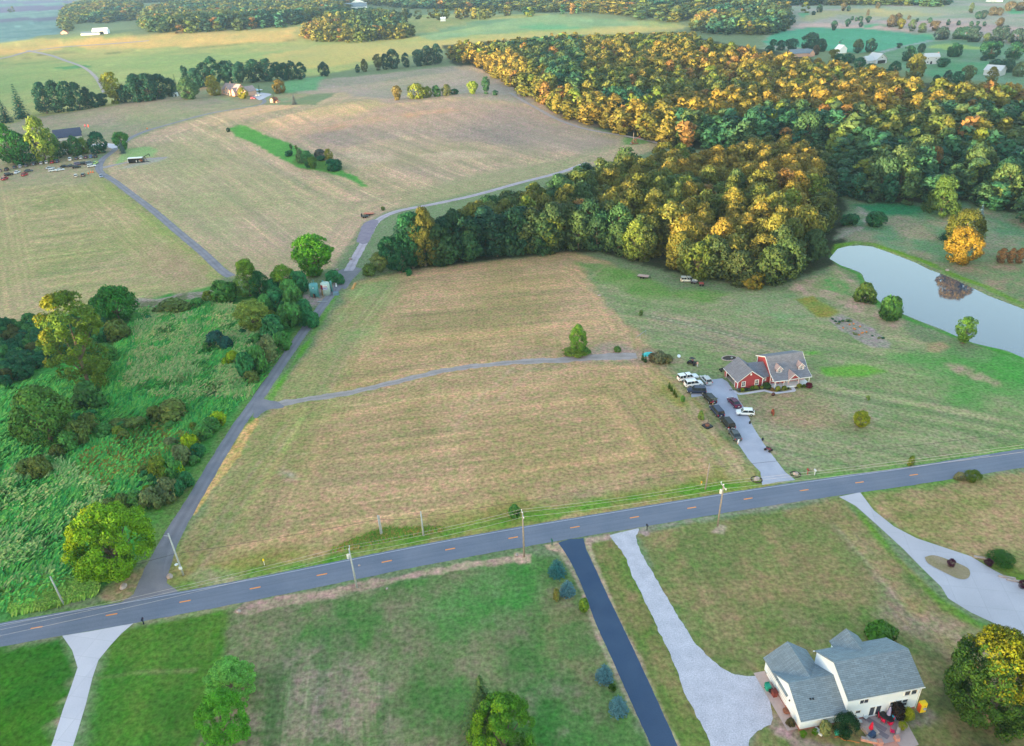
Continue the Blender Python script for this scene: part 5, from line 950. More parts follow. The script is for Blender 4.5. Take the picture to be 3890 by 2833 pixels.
wood('far', [(1135, 196), (1160, 216), (1240, 262), (1330, 287), (1440, 312), (1475, 328), (1700, 330), (1830, 345), (1852, 400), (1858, 470), (1900, 448), (1960, 452), (2050, 462), (2110, 444), (2180, 470), (2290, 510), (2420, 540), (2420, 230, 12), (2268, 190, 12), (2150, 186, 12), (2060, 186, 12), (1945, 158, 12), (1850, 140, 12), (1700, 118, 12), (1600, 100, 12), (1530, 76, 12), (1400, 82, 12), (1240, 82, 12), (1100, 96, 12), (980, 102, 12), (985, 128, 0), (1060, 150), (1110, 180)], 9.6, (12, 20), (1.15, 1.75), c_far, seed=4)
wood('farthest', [(1530, 70), (1600, 78), (1700, 78), (1752, 68), (1752, 30), (1700, 18), (1600, 28), (1540, 44)], 13, (14, 20), (1.2, 1.5), c_dist, seed=5)
wood('farthest', [(662, 84), (720, 94), (800, 94), (900, 86), (926, 82), (900, 62), (860, 42), (800, 36), (740, 46), (690, 60)], 12, (14, 20), (1.2, 1.5), c_dist, seed=6)
wood('farthest', [(312, 60), (330, 74), (430, 74), (520, 68), (640, 60), (740, 44), (780, 22), (700, 16), (560, 14), (420, 12), (340, 24), (306, 40)], 15, (15, 22), (1.2, 1.5), c_dist, seed=7)
wood('farthest', [(135, 62), (150, 72), (168, 66), (150, 48), (230, 52), (300, 44), (320, 20), (260, 8), (170, 12), (134, 36)], 16, (13, 20), (1.2, 1.5), c_dist, dens=.8, seed=8)
wood('farthest', [(870, 18), (1000, 22), (1150, 24), (1310, 28), (1420, 44), (1530, 50), (1600, 26), (1760, 12), (1900, 12), (2100, 16), (2100, 2), (1600, -6), (1200, -10), (870, -12), (300, -10), (300, 6), (760, 6)], 19, (12, 19), (1.2, 1.6), c_dist, dens=.82, seed=9)
for q, (x, y, ww, k) in enumerate(((895, 40, 14, 1), (920, 44, 44, 5), (944, 42, 40, 4), (1000, 42, 34, 4), (1012, 40, 30, 3), (1040, 42, 30, 3), (1100, 36, 30, 3), (1120, 28, 34, 3), (1180, 34, 16, 2), (545, 26, 20, 3), (170, 52, 20, 2), (30, 27, 8, 1), (1270, 30, 10, 2), (1690, 36, 22, 3), (1740, 30, 18, 3))):
    p = D(x, y); qq = random.Random(q)
    for j in range(k+1): WOODS.append((1e-4, p.x+qq.uniform(-12, 12)*k*.8, p.y+qq.uniform(-12, 12), float(hgt(p.x, p.y)), qq.uniform(12, 18), qq.uniform(11, 17), c_dist(0, 0, qq, p.x, p.y, 9)[0], 'dark green', 'farthest'))
for i, x in enumerate(range(905, 1330, 21)):
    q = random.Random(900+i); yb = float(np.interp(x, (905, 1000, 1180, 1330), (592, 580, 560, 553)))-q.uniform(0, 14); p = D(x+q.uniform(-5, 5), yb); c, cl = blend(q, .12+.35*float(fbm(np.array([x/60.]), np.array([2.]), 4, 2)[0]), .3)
    WOODS.append((1, p.x, p.y, 0.0, q.uniform(14, 19), q.uniform(10, 14), tuple(v*.7 for v in c[:3])+(1,), cl, 'near'))  # front row made darker, shade of the wood edge painted into the leaves
WOODS.sort(key=lambda t: -t[0])
WH = {'near': 'in the near wood between the mown field and the pond', 'far': 'in the great wood stretching behind the near wood', 'farthest': 'in the woods on the horizon'}
NI = 205
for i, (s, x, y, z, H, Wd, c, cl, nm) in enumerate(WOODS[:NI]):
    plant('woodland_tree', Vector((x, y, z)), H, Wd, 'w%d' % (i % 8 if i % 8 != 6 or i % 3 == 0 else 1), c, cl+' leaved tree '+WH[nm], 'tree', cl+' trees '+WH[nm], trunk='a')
LOD = {}
def lod(kind, n, ls, k=6): LOD[kind] = [crown(400+i, 16 if n < 300 else 24, n, ls, ('oval', 'round', 'vase', 'pear', 'round', 'oval')[i % 6], (2.1, 1.7, 1.7, 1.8, 1.5, 2.3)[i % 6], .06, (.15, .26), .07) for i in range(k)]
lod('a', 760, .095); lod('b', 330, .14); lod('c', 110, .24)
def distant_woods():
    VV = []; CC = []; rng = np.random.default_rng(5)
    for i, (s, x, y, z, H, Wd, c, cl, nm) in enumerate(WOODS[NI:]):
        d = math.hypot(x, y); L = LOD['a' if d < 420 else 'b' if d < 850 else 'c']; V, C = L[i % len(L)]
        a = rng.uniform(0, 6.28); ca, sa = math.cos(a), math.sin(a)
        W_ = np.empty_like(V); W_[:, 0] = (V[:, 0]*ca-V[:, 1]*sa)*Wd+x; W_[:, 1] = (V[:, 0]*sa+V[:, 1]*ca)*Wd+y; W_[:, 2] = V[:, 2]*H+z-.3
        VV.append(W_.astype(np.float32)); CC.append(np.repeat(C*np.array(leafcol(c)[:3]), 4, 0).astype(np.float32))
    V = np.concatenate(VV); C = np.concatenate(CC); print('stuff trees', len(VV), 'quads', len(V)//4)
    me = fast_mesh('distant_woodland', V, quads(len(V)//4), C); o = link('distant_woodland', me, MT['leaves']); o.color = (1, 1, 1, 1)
    tag(o, 'continuous green and gold woodland rolling back to the horizon', 'woodland', kind='stuff')
distant_woods()
# ------------------------------------------------------------------ marsh grass and verge grass
def grasses(name, px, n, h, wd, cols, label, seed, lean=.5, clump=3, nscale=12, thr=-.2):
    P = np.array([D(a, b)[:2] for a, b in px]); rng = np.random.default_rng(seed)
    x = rng.uniform(P[:, 0].min(), P[:, 0].max(), n*3); y = rng.uniform(P[:, 1].min(), P[:, 1].max(), n*3)
    k = (sdist(P, x, y) > .3) & (fbm(x/nscale, y/nscale, seed, 3)+rng.normal(0, .12, len(x)) > thr); x = x[k][:n]; y = y[k][:n]; n = len(x)
    VV = []; CC = []; cl = np.array([c for c in cols]); ci = rng.integers(0, len(cl), n); base_dir = 2.2*fbm(x/9, y/9, seed+4, 2)+.6
    for j in range(clump):
        a = base_dir+rng.normal(0, .4, n); hh = h*rng.uniform(.6, 1.2, n); le = lean*rng.uniform(.4, 1.6, n); w2 = wd*rng.uniform(.6, 1.3, n)/2
        bx = x+rng.normal(0, h*.25, n); by = y+rng.normal(0, h*.25, n); z0 = np.zeros(n)
        nx, ny = -np.sin(a)*w2, np.cos(a)*w2; tx = bx+np.cos(a)*hh*le; ty = by+np.sin(a)*hh*le
        V = np.stack([np.stack([bx-nx, by-ny, z0], 1), np.stack([bx+nx, by+ny, z0], 1), np.stack([tx+nx*.5, ty+ny*.5, hh*.85], 1), np.stack([tx-nx*.5+np.cos(a)*hh*.2, ty-ny*.5+np.sin(a)*hh*.2, hh*.8], 1)], 1)
        VV.append(V.reshape(-1, 3)); CC.append(np.repeat(cl[ci]*np.array([2.7, 2.9, 2.4])*rng.uniform(.8, 1.2, (n, 1)), 4, 0))
    V = np.concatenate(VV); me = fast_mesh(name, V, quads(len(V)//4), np.concatenate(CC)); o = link(name, me, MT['leaves']); o.color = (1, 1, 1, 1); tag(o, label, 'grass', kind='stuff')
MARSH = [(-60, 870), (60, 850), (230, 800), (270, 740), (300, 690), (480, 668), (600, 720), (610, 800), (560, 876), (500, 920), (400, 1010), (330, 1080), (240, 1150), (160, 1290), (60, 1350), (-60, 1370)]
pale = [A(128, 168, 110, .5), A(146, 168, 116, .5), A(102, 160, 92, .46), A(160, 164, 122, .5)]
grasses('marsh_grass', MARSH, 11000, 1.3, .34, [A(62, 150, 72, .6), A(82, 146, 66, .6), A(92, 154, 78, .6), A(50, 126, 66, .6)], 'deep green wind-laid marsh grass filling the lower left', 5, .9, 3, 10, -.9)
grasses('reed_tufts', [(300, 690), (480, 668), (590, 712), (600, 800), (556, 880), (440, 905), (330, 880), (260, 860), (290, 760)], 5000, 1.6, .17, pale, 'pale bleached reed tufts in the upper marsh', 6, .8, 3, 5, -.02)
grasses('reed_tufts', [(-40, 1050), (120, 1020), (220, 1090), (240, 1150), (120, 1280), (-40, 1330)], 2600, 1.6, .22, pale[:3], 'pale grass streaks in the lower marsh', 7, .9, 3, 6, .02)
grasses('goldenrod', [(170, 1010), (330, 940), (420, 960), (330, 1050), (230, 1085), (150, 1060)], 4200, 1.0, .3, [A(98, 128, 60, .62), A(120, 122, 56, .62), A(74, 124, 62, .62), A(140, 110, 56, .6)], 'olive and rust weeds in the middle of the marsh', 8, .4, 3, 8, -.5)
grasses('roadside_weeds', [(0, 1345), (0, 1290), (120, 1275), (220, 1290), (215, 1320), (120, 1350), (30, 1366)], 2600, .9, .3, [A(100, 150, 64, .62), A(116, 150, 76, .62), A(90, 130, 60, .62)], 'tall roadside weeds below the large bright tree', 9, .4, 3, 8, -.9)
grasses('verge_weeds', [(720, 1228), (780, 1195), (850, 1172), (900, 1172), (985, 1168), (990, 1176), (900, 1190), (800, 1216)], 900, .7, .3, [A(104, 146, 56, .5), A(138, 132, 74, .5), A(90, 130, 54, .5)], 'yellow-green weeds along the ditch by the two short poles', 10, .4, 3, 8, -.9)
# ------------------------------------------------------------------ buildings
def gable(wl, rf, u0, u1, v0, v1, e, r, axis='u', oh=.35, th=.16, base=0.0, rv=None):
    """gabled block: wl and rf collect walls and roof; the ridge runs along axis; rv shifts the ridge"""
    a0, a1, b0, b1 = (u0, u1, v0, v1) if axis == 'u' else (v0, v1, u0, u1)
    m = (b0+b1)/2 if rv is None else rv
    wl.prism([(b0, base), (b1, base), (b1, e), (m, r-.06), (b0, e)], axis, a0, a1)
    for s, b in ((-1, b0), (1, b1)):
        dx = abs(b-m); sl = (r-e)/dx; bb = b+s*oh; ee = e-sl*oh
        rf.prism([(m, r), (bb, ee), (bb, ee+th), (m, r+th)], axis, a0-oh, a1+oh)
def window(par, pos, w, h, face, name='window', mun=(1, 1), fw=.12, mat='white_paint', glass='window_glass'):
    """pos: centre of the opening on the wall; face: 'f' (-v), 'b' (+v), 'l' (-u), 'r' (+u)"""
    M4 = {'f': Matrix.Identity(3), 'b': Matrix.Rotation(math.pi, 3, 'Z'), 'l': Matrix.Rotation(-math.pi/2, 3, 'Z'), 'r': Matrix.Rotation(math.pi/2, 3, 'Z')}[face]
    fr = MB(); gl = MB()
    fr.box((0, -.03, h/2+fw/2), (w+2*fw, .10, fw)); fr.box((0, -.04, -h/2-fw/2), (w+2*fw+.1, .13, fw)); fr.box((-w/2-fw/2, -.03, 0), (fw, .1, h)); fr.box((w/2+fw/2, -.03, 0), (fw, .1, h))
    for i in range(1, mun[0]+1): fr.box((0, -.025, -h/2+h*i/(mun[0]+1)), (w, .05, .05))
    for i in range(1, mun[1]+1): fr.box((-w/2+w*i/(mun[1]+1), -.024, 0), (.05, .044, h))
    gl.box((0, .0, 0), (w, .02, h))
    for mb in (fr, gl): mb.v = [tuple(M4 @ Vector(v)+Vector(pos)) for v in mb.v]
    f = fr.build(name, MT[mat], par); gl.build('pane', MT[glass], f); return f
def pipe(par, name, pts, r, mat): return MB().tube(pts, r, 8).build(name, MT[mat], par, smooth=True)
# ---- white two-storey house
WA = math.atan2(2.9, 17.9)
hs = empty('white_house', (39.0, 70.1, 0), WA); tag(hs, 'white two-storey house with blue-grey shingle roof and attached garage wing', 'house')
wl, rf = MB(), MB(); gable(wl, rf, 6.75, 18.1, .0, 8.6, 4.95, 7.45, 'u', .24); wl.build('wall', MT['white_siding'], hs)
rr_ = rf.build('roof', MT['shingle_blue'], hs)
wl, rf = MB(), MB(); gable(wl, rf, 0, 6.72, 0, 8.2, 2.5, 5.05, 'u', .3); wl.build('garage_wall', MT['white_siding'], hs); rf.build('garage_roof', MT['shingle_blue'], hs)
wl, rf = MB(), MB(); gable(wl, rf, .05, 6.6, 4.3, 10.9, 2.46, 4.95, 'v', .3); wl.build('gable_wall', MT['white_siding'], hs); rf.build('gable_roof', MT['shingle_blue'], hs)
wl, rf = MB(), MB(); gable(wl, rf, 10.2, 14.4, 4.6, 10.1, 4.62, 6.5, 'v', .3); wl.build('front_gable_wall', MT['white_siding'], hs); rf.build('front_gable_roof', MT['shingle_blue'], hs)
MB().box((12.45, -.30, 4.72), (12.1, .10, .12)).build('gutter', MT['white_paint'], hs); MB().box((12.4, 8.92, 4.72), (12.1, .1, .12)).build('gutter', MT['white_paint'], hs); MB().box((3.2, -.36, 2.26), (6.7, .1, .11)).build('garage_gutter', MT['white_paint'], hs)
MB().tube([(6.85, -.1, 2.6), (6.85, -.1, .1)], .05, 6).build('downspout', MT['white_paint'], hs); MB().tube([(18.15, -.08, 4.6), (18.15, -.08, .1)], .05, 6).build('downspout', MT['white_paint'], hs)
MB().box((9, 4.2, .16), (18.16, 8.46, .3)).build('foundation', MT['brick'], hs)
def onW(z, face_v=0): pass
for (u, z, w_, h_, m_) in ((9.3, 3.85, 1.3, .8, (0, 1)), (16.1, 3.85, .85, 1.05, (0, 0)), (17.15, 3.85, .85, 1.05, (0, 0)), (14.1, 1.8, .8, 1.35, (1, 0)), (15.1, 1.8, .8, 1.35, (1, 0)), (16.1, 1.8, .8, 1.35, (1, 0)), (8.75, 1.75, .75, .6, (0, 0)), (4.0, 2.05, .6, .36, (0, 0))): window(hs, (u, -.0, z), w_, h_, 'f', mun=m_, fw=.1)
for u in (11.0, 12.0): window(hs, (u, 0, 1.25), .78, 1.85, 'f', 'patio_door', (0, 0), .1)
for i, (v, w_, h_) in enumerate(((8.6, 2.6, 2.15), (5.4, 2.6, 2.15))):
    g = MB().box((-.04, v, h_/2+.05), (.08, w_, h_)); d_ = g.build('garage_door', MT['white_paint'], hs); q = MB()
    for k in range(1, 4): q.box((-.09, v, .05+h_*k/4), (.03, w_, .03))
    q.box((-.09, v, 1.15), (.05, .2, .05)); q.build('panel_seam', MT['grey_metal'], d_)
d_ = MB().box((-.04, 2.1, 1.05), (.08, .95, 2.05)).build('side_door', MT['white_paint'], hs); window(hs, (-.0, 2.1, 1.55), .5, .6, 'l', mun=(2, 1), fw=.05)
for v in (3.3, 7.0): MB().lathe([(.05, -.1), (.11, 0), (.09, .2), (.02, .26)], (-.15, v, 2.3), 8).build('wall_lamp', MT['black_metal'], hs)
for (u, v, z) in ((2.1, 1.9, 3.65), (2.5, 1.85, 3.62), (13.0, 1.7, 5.75)): MB().box((u, v, z+.15), (.22, .22, .34)).build('roof_vent', MT['black_metal'], hs)
def HW(u, v, z=0): p = Matrix.Rotation(WA, 3, 'Z') @ Vector((u, v, 0)); return Vector((39+p.x, 70.1+p.y, z))
sheet('concrete_pad', [HW(-1.9, 10.6), HW(-.05, 10.6), HW(-.05, .3), HW(-1.7, .3)], pmat('apron_concrete', A(186, 174, 166), .8, .08, 2), .05, smooth=False, world=True)
sheet('patio_floor', [HW(8.4, -.02), HW(14.9, -.02), HW(15.6, -1.6), HW(15.0, -5.4), HW(12.4, -5.9), HW(9.0, -5.6)], pmat('stamped_concrete', A(176, 168, 164), .8, .08, 1.5), .05, smooth=False, world=True)
def box_thing(name, loc, rz, label, cat, mat, dims, col=None, top=1.0, z=None):
    o = MB().box((0, 0, dims[2]/2), dims, top=top).build(name, MT[mat], None); o.location = loc; o.rotation_euler = (0, 0, rz)
    if col: o.color = (*col, 1)
    return tag(o, label, cat)
# bins with lid, body and wheels
def bin_(loc, rz, col, label, open_=False):
    r = empty('wheelie_bin', loc, rz); tag(r, label, 'bin')
    b_ = MB().box((0, 0, .52), (.62, .7, .96), top=1.15).build('body', MT['plain'], r); b_.color = (*col, 1)
    l_ = MB().box((0, .02 if not open_ else .42, 1.04 if not open_ else .8), (.74, .84, .07) if not open_ else (.74, .07, .8)).build('lid', MT['plain'], r); l_.color = (*[c*.7 for c in col], 1)
    for s in (-1, 1): MB().lathe([(.1, -.03), (.1, .03)], (0, 0, 0), 10).build('wheel', MT['rubber'], r).location = (s*.3, .34, .1)
    return r
def gW(x, y): return D(*tW(x, y))
bin_(gW(180, 710), WA, (.02, .30, .20), 'open green wheeled bin beside the garage wall of the white house', True); bin_(gW(262, 785), WA, (.20, .04, .03), 'dark red wheeled bin next to the green one')
r_ = MB().lathe([(.28, 0), (.34, .5), (.36, .62)], (0, 0, 0), 14).build('bucket', MT['black_metal'], None); r_.location = gW(215, 735); tag(r_, 'black tub between the green and the dark red bins', 'tub')
r_ = MB().lathe([(.42, 0), (.5, .3), (.55, .34), (.2, .4)], (0, 0, 0), 16).build('round_mat', MT['rust'], None); r_.location = gW(410, 985); tag(r_, 'round dark brown planter beside the side door of the white house', 'planter')
# yellow playhouse tower
yb = gW(2068, 970); r = empty('yellow_locker', yb, WA); tag(r, 'bright yellow upright cabinet at the right corner of the white house', 'cabinet')
b_ = MB().box((0, 0, .95), (.9, .7, 1.8)).build('body', MT['plain'], r); b_.color = (.80, .55, .01, 1); MB().box((-.47, 0, .8), (.05, .66, 1.5)).build('side_panel', MT['plain'], r).color = (.75, .12, .02, 1); MB().box((.1, -.37, 1.3), (.12, .05, .1)).build('handle', MT['black_metal'], r)
r = empty('charcoal_grill', gW(2095, 985), .3); tag(r, 'small grey grill with a lid beside the yellow cabinet', 'grill'); MB().lathe([(.05, .55), (.3, .7), (.34, .85), (.28, 1.0), (.05, 1.08)], n=14).build('bowl', MT['grey_metal'], r, True)
for k in range(3): MB().tube([(.2*math.cos(k*2.1), .2*math.sin(k*2.1), .7), (.34*math.cos(k*2.1), .34*math.sin(k*2.1), 0)], .02, 6).build('leg', MT['grey_metal'], r)
# patio furniture
def chair(loc, rz, label, group='red chairs around the patio table', col=(.55, .01, .06)):
    r = empty('patio_chair', loc, rz); tag(r, label, 'chair', group)
    for nm, c, d, rx in (('seat', (0, 0, .45), (.55, .55, .08), 0), ('backrest', (0, .27, .78), (.55, .08, .62), -.15)): o = MB().box(c, d, rx=rx).build(nm, MT['cloth'], r); o.color = (*col, 1)
    for sx in (-1, 1):
        for sy in (-1, 1): MB().tube([(sx*.24, sy*.24, .42), (sx*.27, sy*.27, 0)], .02, 6).build('leg', MT['black_metal'], r)
    return r
tc_ = gW(1625, 1075); tt = empty('patio_table', tc_, WA-.95); tag(tt, 'long dark patio table with red chairs round it behind the white house', 'table')
MB().box((0, 0, .72), (2.3, 1.1, .06)).build('tabletop', MT['black_metal'], tt)
for sx in (-1, 1):
    for sy in (-1, 1): MB().tube([(sx*1.0, sy*.45, .7), (sx*1.05, sy*.48, 0)], .03, 6).build('leg', MT['black_metal'], tt)
for i, (x, y, l) in enumerate(((1560, 1050, 'red chair at the house end of the patio table, left side'), (1600, 1105, 'red chair at the left side of the patio table, nearer the firepit'), (1678, 1140, 'red chair at the near end of the patio table'), (1700, 1085, 'red chair at the right side of the patio table'), (1672, 1035, 'red chair at the house side right of the patio table'))):
    p = gW(x, y+12); v = Vector((p.x-tc_.x, p.y-tc_.y)); chair(p, math.atan2(v.y, v.x)-math.pi/2, l)
chair(gW(1710, 1245), 1.2, 'single red lounge chair low on the patio, apart from the table', 'lone red lounge chair', (.6, .01, .1)); chair(gW(1738, 1088), 2.0, 'turquoise chair at the right edge of the patio', 'turquoise patio chair', (.02, .32, .5))
def parasol(loc, col, label, h=2.4, mt='cloth'):
    r = empty('closed_parasol', loc, 0); tag(r, label, 'parasol'); MB().tube([(0, 0, 0), (0, 0, h)], .03, 6).build('pole', MT['grey_metal'], r)
    o = MB().lathe([(.30, h*.36), (.26, h*.5), (.16, h*.8), (.04, h*.99)], n=10).build('canopy', MT['cloth'], r); o.color = (*col, 1); MB().lathe([(.3, 0), (.3, .08), (.06, .12)], n=12).build('base', MT['black_metal'], r); return r
parasol(gW(1655, 1065), (.32, .29, .45), 'closed lilac-grey parasol standing in the patio table', 2.6); parasol(gW(1440, 1235), (.62, .01, .04), 'closed bright red parasol in the stone fire table', 2.3)
r = empty('stone_fire_table', gW(1438, 1238), .3); tag(r, 'low square tan stone table around the red parasol', 'table'); MB().box((0, 0, .3), (1.5, 1.5, .6)).build('base', MT['patio_stone'], r); MB().box((0, 0, .66), (1.7, 1.7, .1)).build('top', MT['stone'], r)
r = empty('covered_grill', gW(1452, 1300), WA+.4); tag(r, 'dark blue covered grill beside the red parasol', 'grill'); MB().box((0, 0, .5), (1.4, .7, 1.0), top=.8).build('cover', MT['plain'], r).color = (.03, .06, .13, 1); MB().box((-.8, 0, .75), (.3, .5, .05)).build('shelf', MT['grey_metal'], r)
for i, (x, y, l) in enumerate(((1380, 1070, 'pale grey wicker chair near the patio door'), (1310, 1120, 'pale blue-grey chair at the left edge of the patio'))): chair(gW(x, y), .5+i, l, 'pale chairs on the patio', (.5, .54, .56))
for (x, y, L_, w_, a_, l) in ((1500, 1130, 3.2, .8, WA-.98, 'long grey runner rug leading out from the patio door'), (1580, 1252, 2.0, .8, WA-.98, 'shorter grey rug near the patio steps')):
    o = MB().box((0, 0, .01), (L_, w_, .02)).build('outdoor_rug', MT['plain'], None); o.color = (*A(130, 126, 132), 1); p = gW(x, y); o.location = (p.x, p.y, .07); o.rotation_euler = (0, 0, a_); tag(o, l, 'rug')
def wall_run(pts, h, w_, label, name='patio_wall', mat='brick_pink'):
    r = empty(name, pts[0], 0); tag(r, label, 'garden wall'); mb = MB(); cp = MB(); o0 = pts[0]
    for a, b in zip(pts[:-1], pts[1:]):
        c = (a+b)/2-o0; L_ = (b-a).length; an = math.atan2(b.y-a.y, b.x-a.x); mb.box((c.x, c.y, h/2), (L_, w_, h), rz=an); cp.box((c.x, c.y, h+.04), (L_, w_+.1, .07), rz=an)
    mb.build('wall', MT[mat], r); cp.build('coping', MT['stone'], r)
    for p in pts[1:]: q = p-o0; MB().box((q.x, q.y, h/2+.12), (w_+.28, w_+.28, h+.26)).build('pillar', MT[mat], r)
    return r
wall_run([gW(1800, 1160), gW(1765, 1330)], .5, .35, 'pink brick wall along the right side of the patio'); wall_run([gW(1325, 1330), gW(1555, 1380)], .5, .4, 'pink brick wall low at the left foot of the patio')
sheet('patio_steps', [gW(1500, 1400), gW(1760, 1350), gW(1830, 1440), gW(1530, 1500)], MT['brick_pink'], .09, smooth=False, world=True)
r = MB().box((0, 0, .35), (.5, .5, .7)).box((0, 0, .85), (.34, .34, .3), top=.6).build('garden_lantern', MT['plain'], None); r.color = (.05, .5, .38, 1); r.location = gW(1030, 1255); tag(r, 'turquoise topped box by the dark evergreen ball', 'garden box')
r = MB().box((0, 0, .15), (.7, 1.3, .3)).build('white_cellar_lid', MT['white_paint'], None); r.location = gW(808, 1235); r.rotation_euler = (0, 0, WA+.5); tag(r, 'white slanted lid between the two green balls and the wall', 'cellar lid')
r = MB().tube([gW(1005, 1305)+Vector((0, 0, .05)), gW(1050, 1290)+Vector((0, 0, .05)), gW(1120, 1335)+Vector((0, 0, .05)), gW(1220, 1345)+Vector((0, 0, .05)), gW(1310, 1368)+Vector((0, 0, .05))], .035, 6).build('garden_hose', MT['plain'], None); r.color = (.75, .2, .03, 1); tag(r, 'orange hose lying below the dark evergreen ball', 'hose')
# ---- red house
RA = math.atan2(1.8, 9.9); hs = empty('red_house', (57.0, 166.5, 0), RA); tag(hs, 'red cape-style house with white trim, porch, two dormers and open garage wing', 'house')
wl, rf = MB(), MB(); wl.prism([(0, 0), (7.3, 0), (7.3, 2.4), (0, 2.4)], 'v', 6.62, 6.8) if False else None
# garage wing: walls around an open left side
wl.add([(0, 0, 0), (6.8, 0, 0), (6.8, 0, 2.4), (3.4, 0, 4.9), (0, 0, 2.4), (0, .15, 0), (6.8, .15, 0), (6.8, .15, 2.4), (3.4, .15, 4.9), (0, .15, 2.4)], [(0, 1, 2, 3, 4), (9, 8, 7, 6, 5), (0, 5, 6, 1), (4, 3, 8, 9), (3, 2, 7, 8), (0, 4, 9, 5), (1, 6, 7, 2)])
wl.add([(0, 7.15, 0), (6.8, 7.15, 0), (6.8, 7.15, 2.4), (3.4, 7.15, 4.9), (0, 7.15, 2.4), (0, 7.3, 0), (6.8, 7.3, 0), (6.8, 7.3, 2.4), (3.4, 7.3, 4.9), (0, 7.3, 2.4)], [(0, 1, 2, 3, 4), (9, 8, 7, 6, 5), (0, 5, 6, 1), (4, 3, 8, 9), (3, 2, 7, 8), (0, 4, 9, 5), (1, 6, 7, 2)])
wl.box((6.72, 3.65, 1.2), (.16, 7.0, 2.4)); wl.box((.1, .75, 1.2), (.2, 1.2, 2.4)); wl.box((.1, 6.7, 1.2), (.2, .9, 2.4)); wl.box((.1, 3.65, 2.28), (.2, 7, .24)); wl.build('garage_wall', MT['red_siding'], hs)
for s, a, b in ((-1, 0, 3.4), (1, 6.8, 3.4)): rf.prism([(3.4, 4.95), (a+s*.35, 2.15), (a+s*.35, 2.31), (3.4, 5.11)], 'v', -.35, 7.65)
rf.build('garage_roof', MT['shingle_grey'], hs)
tr_ = MB()
for s, a in ((-1, 0), (1, 6.8)): tr_.add([(3.4, -.37, 4.80), (a+s*.35, -.37, 2.02), (a+s*.35, -.37, 2.22), (3.4, -.37, 5.0), (3.4, -.30, 4.80), (a+s*.35, -.30, 2.02), (a+s*.35, -.30, 2.22), (3.4, -.30, 5.0)], [(0, 1, 2, 3), (7, 6, 5, 4), (0, 4, 5, 1), (3, 2, 6, 7)])
for u in (0, 6.8): tr_.box((u, -.02, 1.2), (.22, .1, 2.4))
tr_.box((-.04, 1.35, 1.1), (.1, .14, 2.2)); tr_.box((-.04, 6.25, 1.1), (.1, .14, 2.2)); tr_.box((-.36, 3.65, 2.14), (.06, 8, .16)); tr_.build('garage_trim', MT['white_paint'], hs)
MB().box((3.4, 3.6, .06), (6.4, 6.8, .04)).build('garage_floor', MT['patio_stone'], hs)
for u in (1.6, 5.2): window(hs, (u, 0, 1.35), .8, 1.25, 'f', mun=(1, 1), fw=.14)
MB().box((3.4, -.05, 3.9), (.4, .1, .5)).build('gable_vent', MT['white_paint'], hs)
wl, rf = MB(), MB(); gable(wl, rf, 6.78, 8.9, .6, 8.0, 2.4, 4.45, 'u', .0); wl.build('connector_wall', MT['red_siding'], hs)
rf2 = MB(); m_ = 4.3
for s, b in ((-1, .3), (1, 8.3)): rf2.prism([(m_, 4.45), (b, 2.3), (b, 2.46), (m_, 4.61)], 'u', 4.6, 8.8)
rf2.build('connector_roof', MT['shingle_grey'], hs); window(hs, (7.6, .6, 1.6), .65, .85, 'f', mun=(1, 0), fw=.12)
# main block: front slope breaks to a shallower porch roof, higher back eave
U0, U1 = 8.85, 18.5; prof = [(-.2, 0), (7.3, 0), (7.3, 4.75), (3.1, 6.5), (-.2, 3.35)]
MB().prism(prof, 'u', U0, U1).build('wall', MT['red_siding'], hs)
rf = MB(); rf.prism([(3.1, 6.5), (-.35, 3.3), (-.35, 3.46), (3.1, 6.68)], 'u', U0-.35, U1+.35); rf.prism([(3.1, 6.5), (7.7, 4.6), (7.7, 4.76), (3.1, 6.68)], 'u', U0-.35, U1+.35); rf.prism([(-.35, 3.3), (-2.6, 2.3), (-2.6, 2.45), (-.35, 3.46)], 'u', U0-.35, U1+.35); rf.build('roof', MT['shingle_grey'], hs)
tr_ = MB()
for uu in (U0-.37, U1+.37):
    for (a, b) in (((3.1, 6.48), (-.35, 3.26)), ((-.35, 3.26), (-2.6, 2.26)), ((3.1, 6.48), (7.7, 4.56))):
        n0 = len(tr_.v); tr_.prism([(a[0], a[1]), (b[0], b[1]), (b[0], b[1]+.22), (a[0], a[1]+.22)], 'u', uu-.03, uu+.03)
tr_.box(((U0+U1)/2, -2.6, 2.3), (U1-U0+.7, .08, .2)); tr_.box((U0-.01, -.2, 1.6), (.1, .2, 3.2)); tr_.box((U0-.01, 7.2, 2.3), (.1, .2, 4.6)); tr_.build('trim', MT['white_paint'], hs)
MB().box(((U0+U1)/2, -1.4, .22), (U1-U0+.1, 2.4, .42)).build('porch_floor', MT['white_paint'], hs)
for u in (U0+.15, 11.4, 12.6, 15.4, U1-.15): MB().tube([(u, -2.4, .4), (u, -2.4, 2.34)], .09, 8).build('porch_post', MT['white_paint'], hs)
for (u, w_) in ((10.2, 1.5), (17.3, 1.4), (15.6, .9)): window(hs, (u, -.2, 1.55), w_, .95, 'f', mun=(0, 2), fw=.14)
MB().box((13.8, -.26, 1.45), (1.0, .08, 2.1)).build('front_door', MT['white_paint'], hs)
